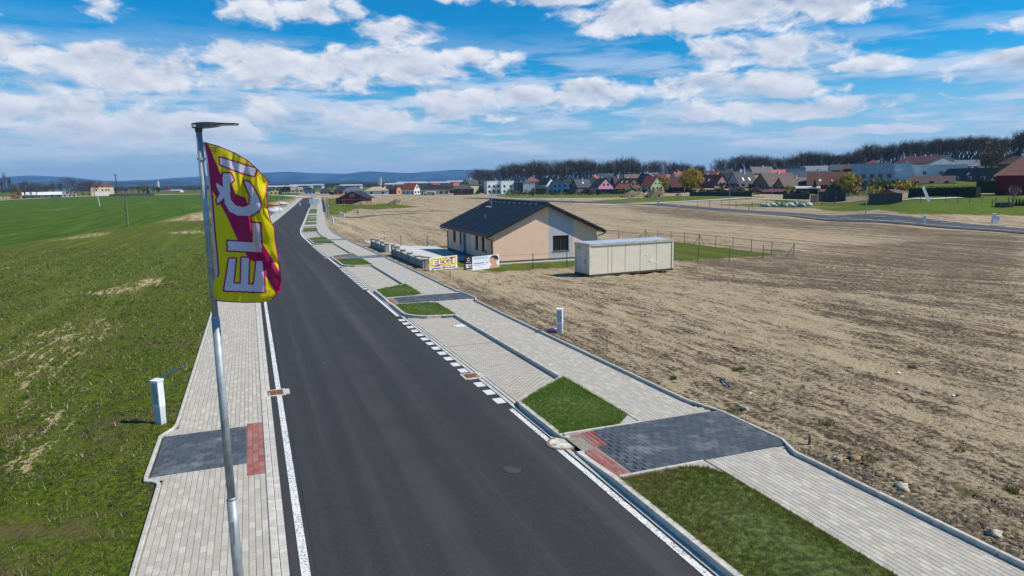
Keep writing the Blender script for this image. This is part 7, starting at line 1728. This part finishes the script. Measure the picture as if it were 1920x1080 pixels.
# left verge
def cover(S,T,X,Y):
    n=np.array([mnoise.noise(Vector((x*.55,y*.55,2.))) for x,y in zip(X,Y)]); return (n>-.48)&(X>-1.05*Y)
S,T,X,Y=sample_st(-4,70,-45,-2.36,70000,cover,1.7)
bump_=(S>3.6)&(S<6.45)&(T>-2.66); S,T,X,Y=S[~bump_],T[~bump_],X[~bump_],Y[~bump_]
Z=terr(X,Y); D=np.hypot(X,Y); n1=np.array([mnoise.noise(Vector((x*.35,y*.35,7.))) for x,y in zip(X,Y)])
near_path=np.clip(1-(-2.2-T)/1.5,0,1)
cls=np.where((n1+near_path*.35+rng.uniform(-.25,.25,len(X)))>.33,2,np.where(rng.uniform(0,1,len(X))<.24-.34*n1,1,0))
Pv=np.stack([X,Y,Z-.01],-1); Wd=np.clip(.0068*D/16,.0055,.024)
for c_,mm,hh,lab in ((0,m_verge,.13,'rough green grass of the left verge'),(1,m_strawb,.065,'straw coloured dead grass of the left verge'),(2,m_purple,.09,'purple brown low weeds of the left verge')):
    k=cls==c_; blades('verge_grass',Pv[k],np.full(k.sum(),hh)*rng.uniform(.5,1.2,k.sum()),Wd[k],mm,lab,lean=.9,per=7,spread=.10)
# tufts and stubble on the lot
def lotf(S,T,X,Y): return (X<1.0*Y)&(Y>5)
S,T,X,Y=sample_st(-16,75,9.30,60,38000,lotf,1.9)
plotm=(S>37)&(S<63)&(T>9.9)&(T<45)
S,T,X,Y=S[~plotm],T[~plotm],X[~plotm],Y[~plotm]
n1=np.array([mnoise.noise(Vector((s*.07,t*.8,7.)))+.7*mnoise.noise(Vector((s*.6,t*1.3,3.))) for s,t in zip(S,T)])
k=n1+rng.uniform(-.4,.4,len(S))>-.05; Z=terr(X,Y); D=np.hypot(X,Y); P_s=np.stack([X,Y,Z+.0],-1)
blades('stubble',P_s[k],np.full(k.sum(),.045),np.clip(.004*D[k]/18,.004,.016),m_strawb,'dry straw and stubble lying over the open lot',lean=2.4,per=5,spread=.12,kindlab='stubble')
k2=(rng.uniform(0,1,len(S))<.018)|((T<12)&(S<4)&(rng.uniform(0,1,len(S))<.10)); blades('weed_tufts',P_s[k2],np.full(k2.sum(),.07),np.clip(.005*D[k2]/18,.005,.016),m_verge,'small scattered weeds on the open lot',lean=1.2,per=10,spread=.10,kindlab='weeds')
def tuft(px,py,r,label,n=45,h=.11):
    x,y,z=at(px,py); r*=.7; a=rng.uniform(0,6.28,n); q=r*np.sqrt(rng.uniform(0,1,n)); P=np.stack([x+q*np.cos(a),y+q*np.sin(a),np.full(n,z)],-1)
    V=[];F=[]; c=rng.uniform(0,3.14,n*5)
    Pp=np.repeat(P,5,0); tip=Pp+np.stack([rng.uniform(-.06,.06,n*5),rng.uniform(-.06,.06,n*5),rng.uniform(.4,1.1,n*5)*h],-1); w=np.stack([np.cos(c),np.sin(c),0*c],-1)*.005
    o=npmesh('grass_tuft',np.stack([Pp-w,Pp+w,tip],1).reshape(-1,3),np.arange(15*n).reshape(-1,3),m_verge); tag(o,label,'grass tuft')
for px,py,r,lab in [(1556,797,.20,'bright grass tuft beyond the far edge of the dark driveway'),(1632,863,.22,'bright grass tuft beside the rust coloured clod'),(1380,773,.30,'grass tuft against the kerb corner of the dark driveway'),(1380,695,.16,'left grass tuft of the pair above the blue hose'),(1392,693,.14,'right grass tuft of the pair above the blue hose'),(1797,844,.2,'grass tuft far out in the rutted lot on the right'),(1898,921,.18,'grass tuft near the right edge above the paved walk'),(1262,710,.14,'grass tuft close to the paved walk kerb midway along'),(1782,760,.25,'grass tuft by a rut near the white scrap'),(1709,690,.15,'grass tuft right of the upper white scrap')]: tuft(px,py,r,lab)
# stones
n=4200; S,T,X,Y=sample_st(-16,60,9.30,50,n,lotf,2.0); Z=terr(X,Y)
ico=np.array([(0,0,1),(.9,0,.3),(.28,.85,.3),(-.72,.53,.3),(-.72,-.53,.3),(.28,-.85,.3),(0,0,-.6)]); icf=np.array([(0,1,2),(0,2,3),(0,3,4),(0,4,5),(0,5,1),(6,2,1),(6,3,2),(6,4,3),(6,5,4),(6,1,5)])
def scatter_rocks(X,Y,Z,size,m,name,label):
    N=len(X); a=rng.uniform(0,6.28,N); ca,sa=np.cos(a),np.sin(a); V=ico[None]*rng.uniform(.7,1.3,(N,7,3))*np.stack([size*rng.uniform(.7,1.5,N),size,size*rng.uniform(.35,.8,N)],-1)[:,None]
    x=V[:,:,0]*ca[:,None]-V[:,:,1]*sa[:,None]; y=V[:,:,0]*sa[:,None]+V[:,:,1]*ca[:,None]; V=np.stack([x+X[:,None],y+Y[:,None],V[:,:,2]+Z[:,None]],-1)
    o=npmesh(name,V.reshape(-1,3),(icf[None]+7*np.arange(N)[:,None,None]).reshape(-1,3),m); tag(o,label,'stones',kind='stuff')
sz=.012+.035*rng.uniform(0,1,len(X))**5
k=rng.uniform(0,1,len(X))<.25
m_clod=mat('soil_clod',(.13,.10,.065),1.,.35,5.,rand=.4)
scatter_rocks(X[k],Y[k],Z[k],sz[k],mat('lot_stone',(.40,.36,.30),.95,.25,5.,rand=.35),'loose_stones','small pale stones scattered over the open lot')
kk=~k; scatter_rocks(X[kk],Y[kk],Z[kk],sz[kk]*1.5,m_clod,'soil_clods','dark clods of turned soil scattered over the open lot')
# churned soil against the kerb of the paved walk
n=1500; S=rng.uniform(-5,.1,n); T=9.24+rng.exponential(.45,n); T=np.minimum(T,12.5); X=P0[0]+UX*S+UY*T; Y=P0[1]+UY*S-UX*T; Z=terr(X,Y)
scatter_rocks(X,Y,Z,.02+.05*rng.uniform(0,1,n)**3,m_clod,'soil_clods','bank of churned clods along the kerb at the lower right')
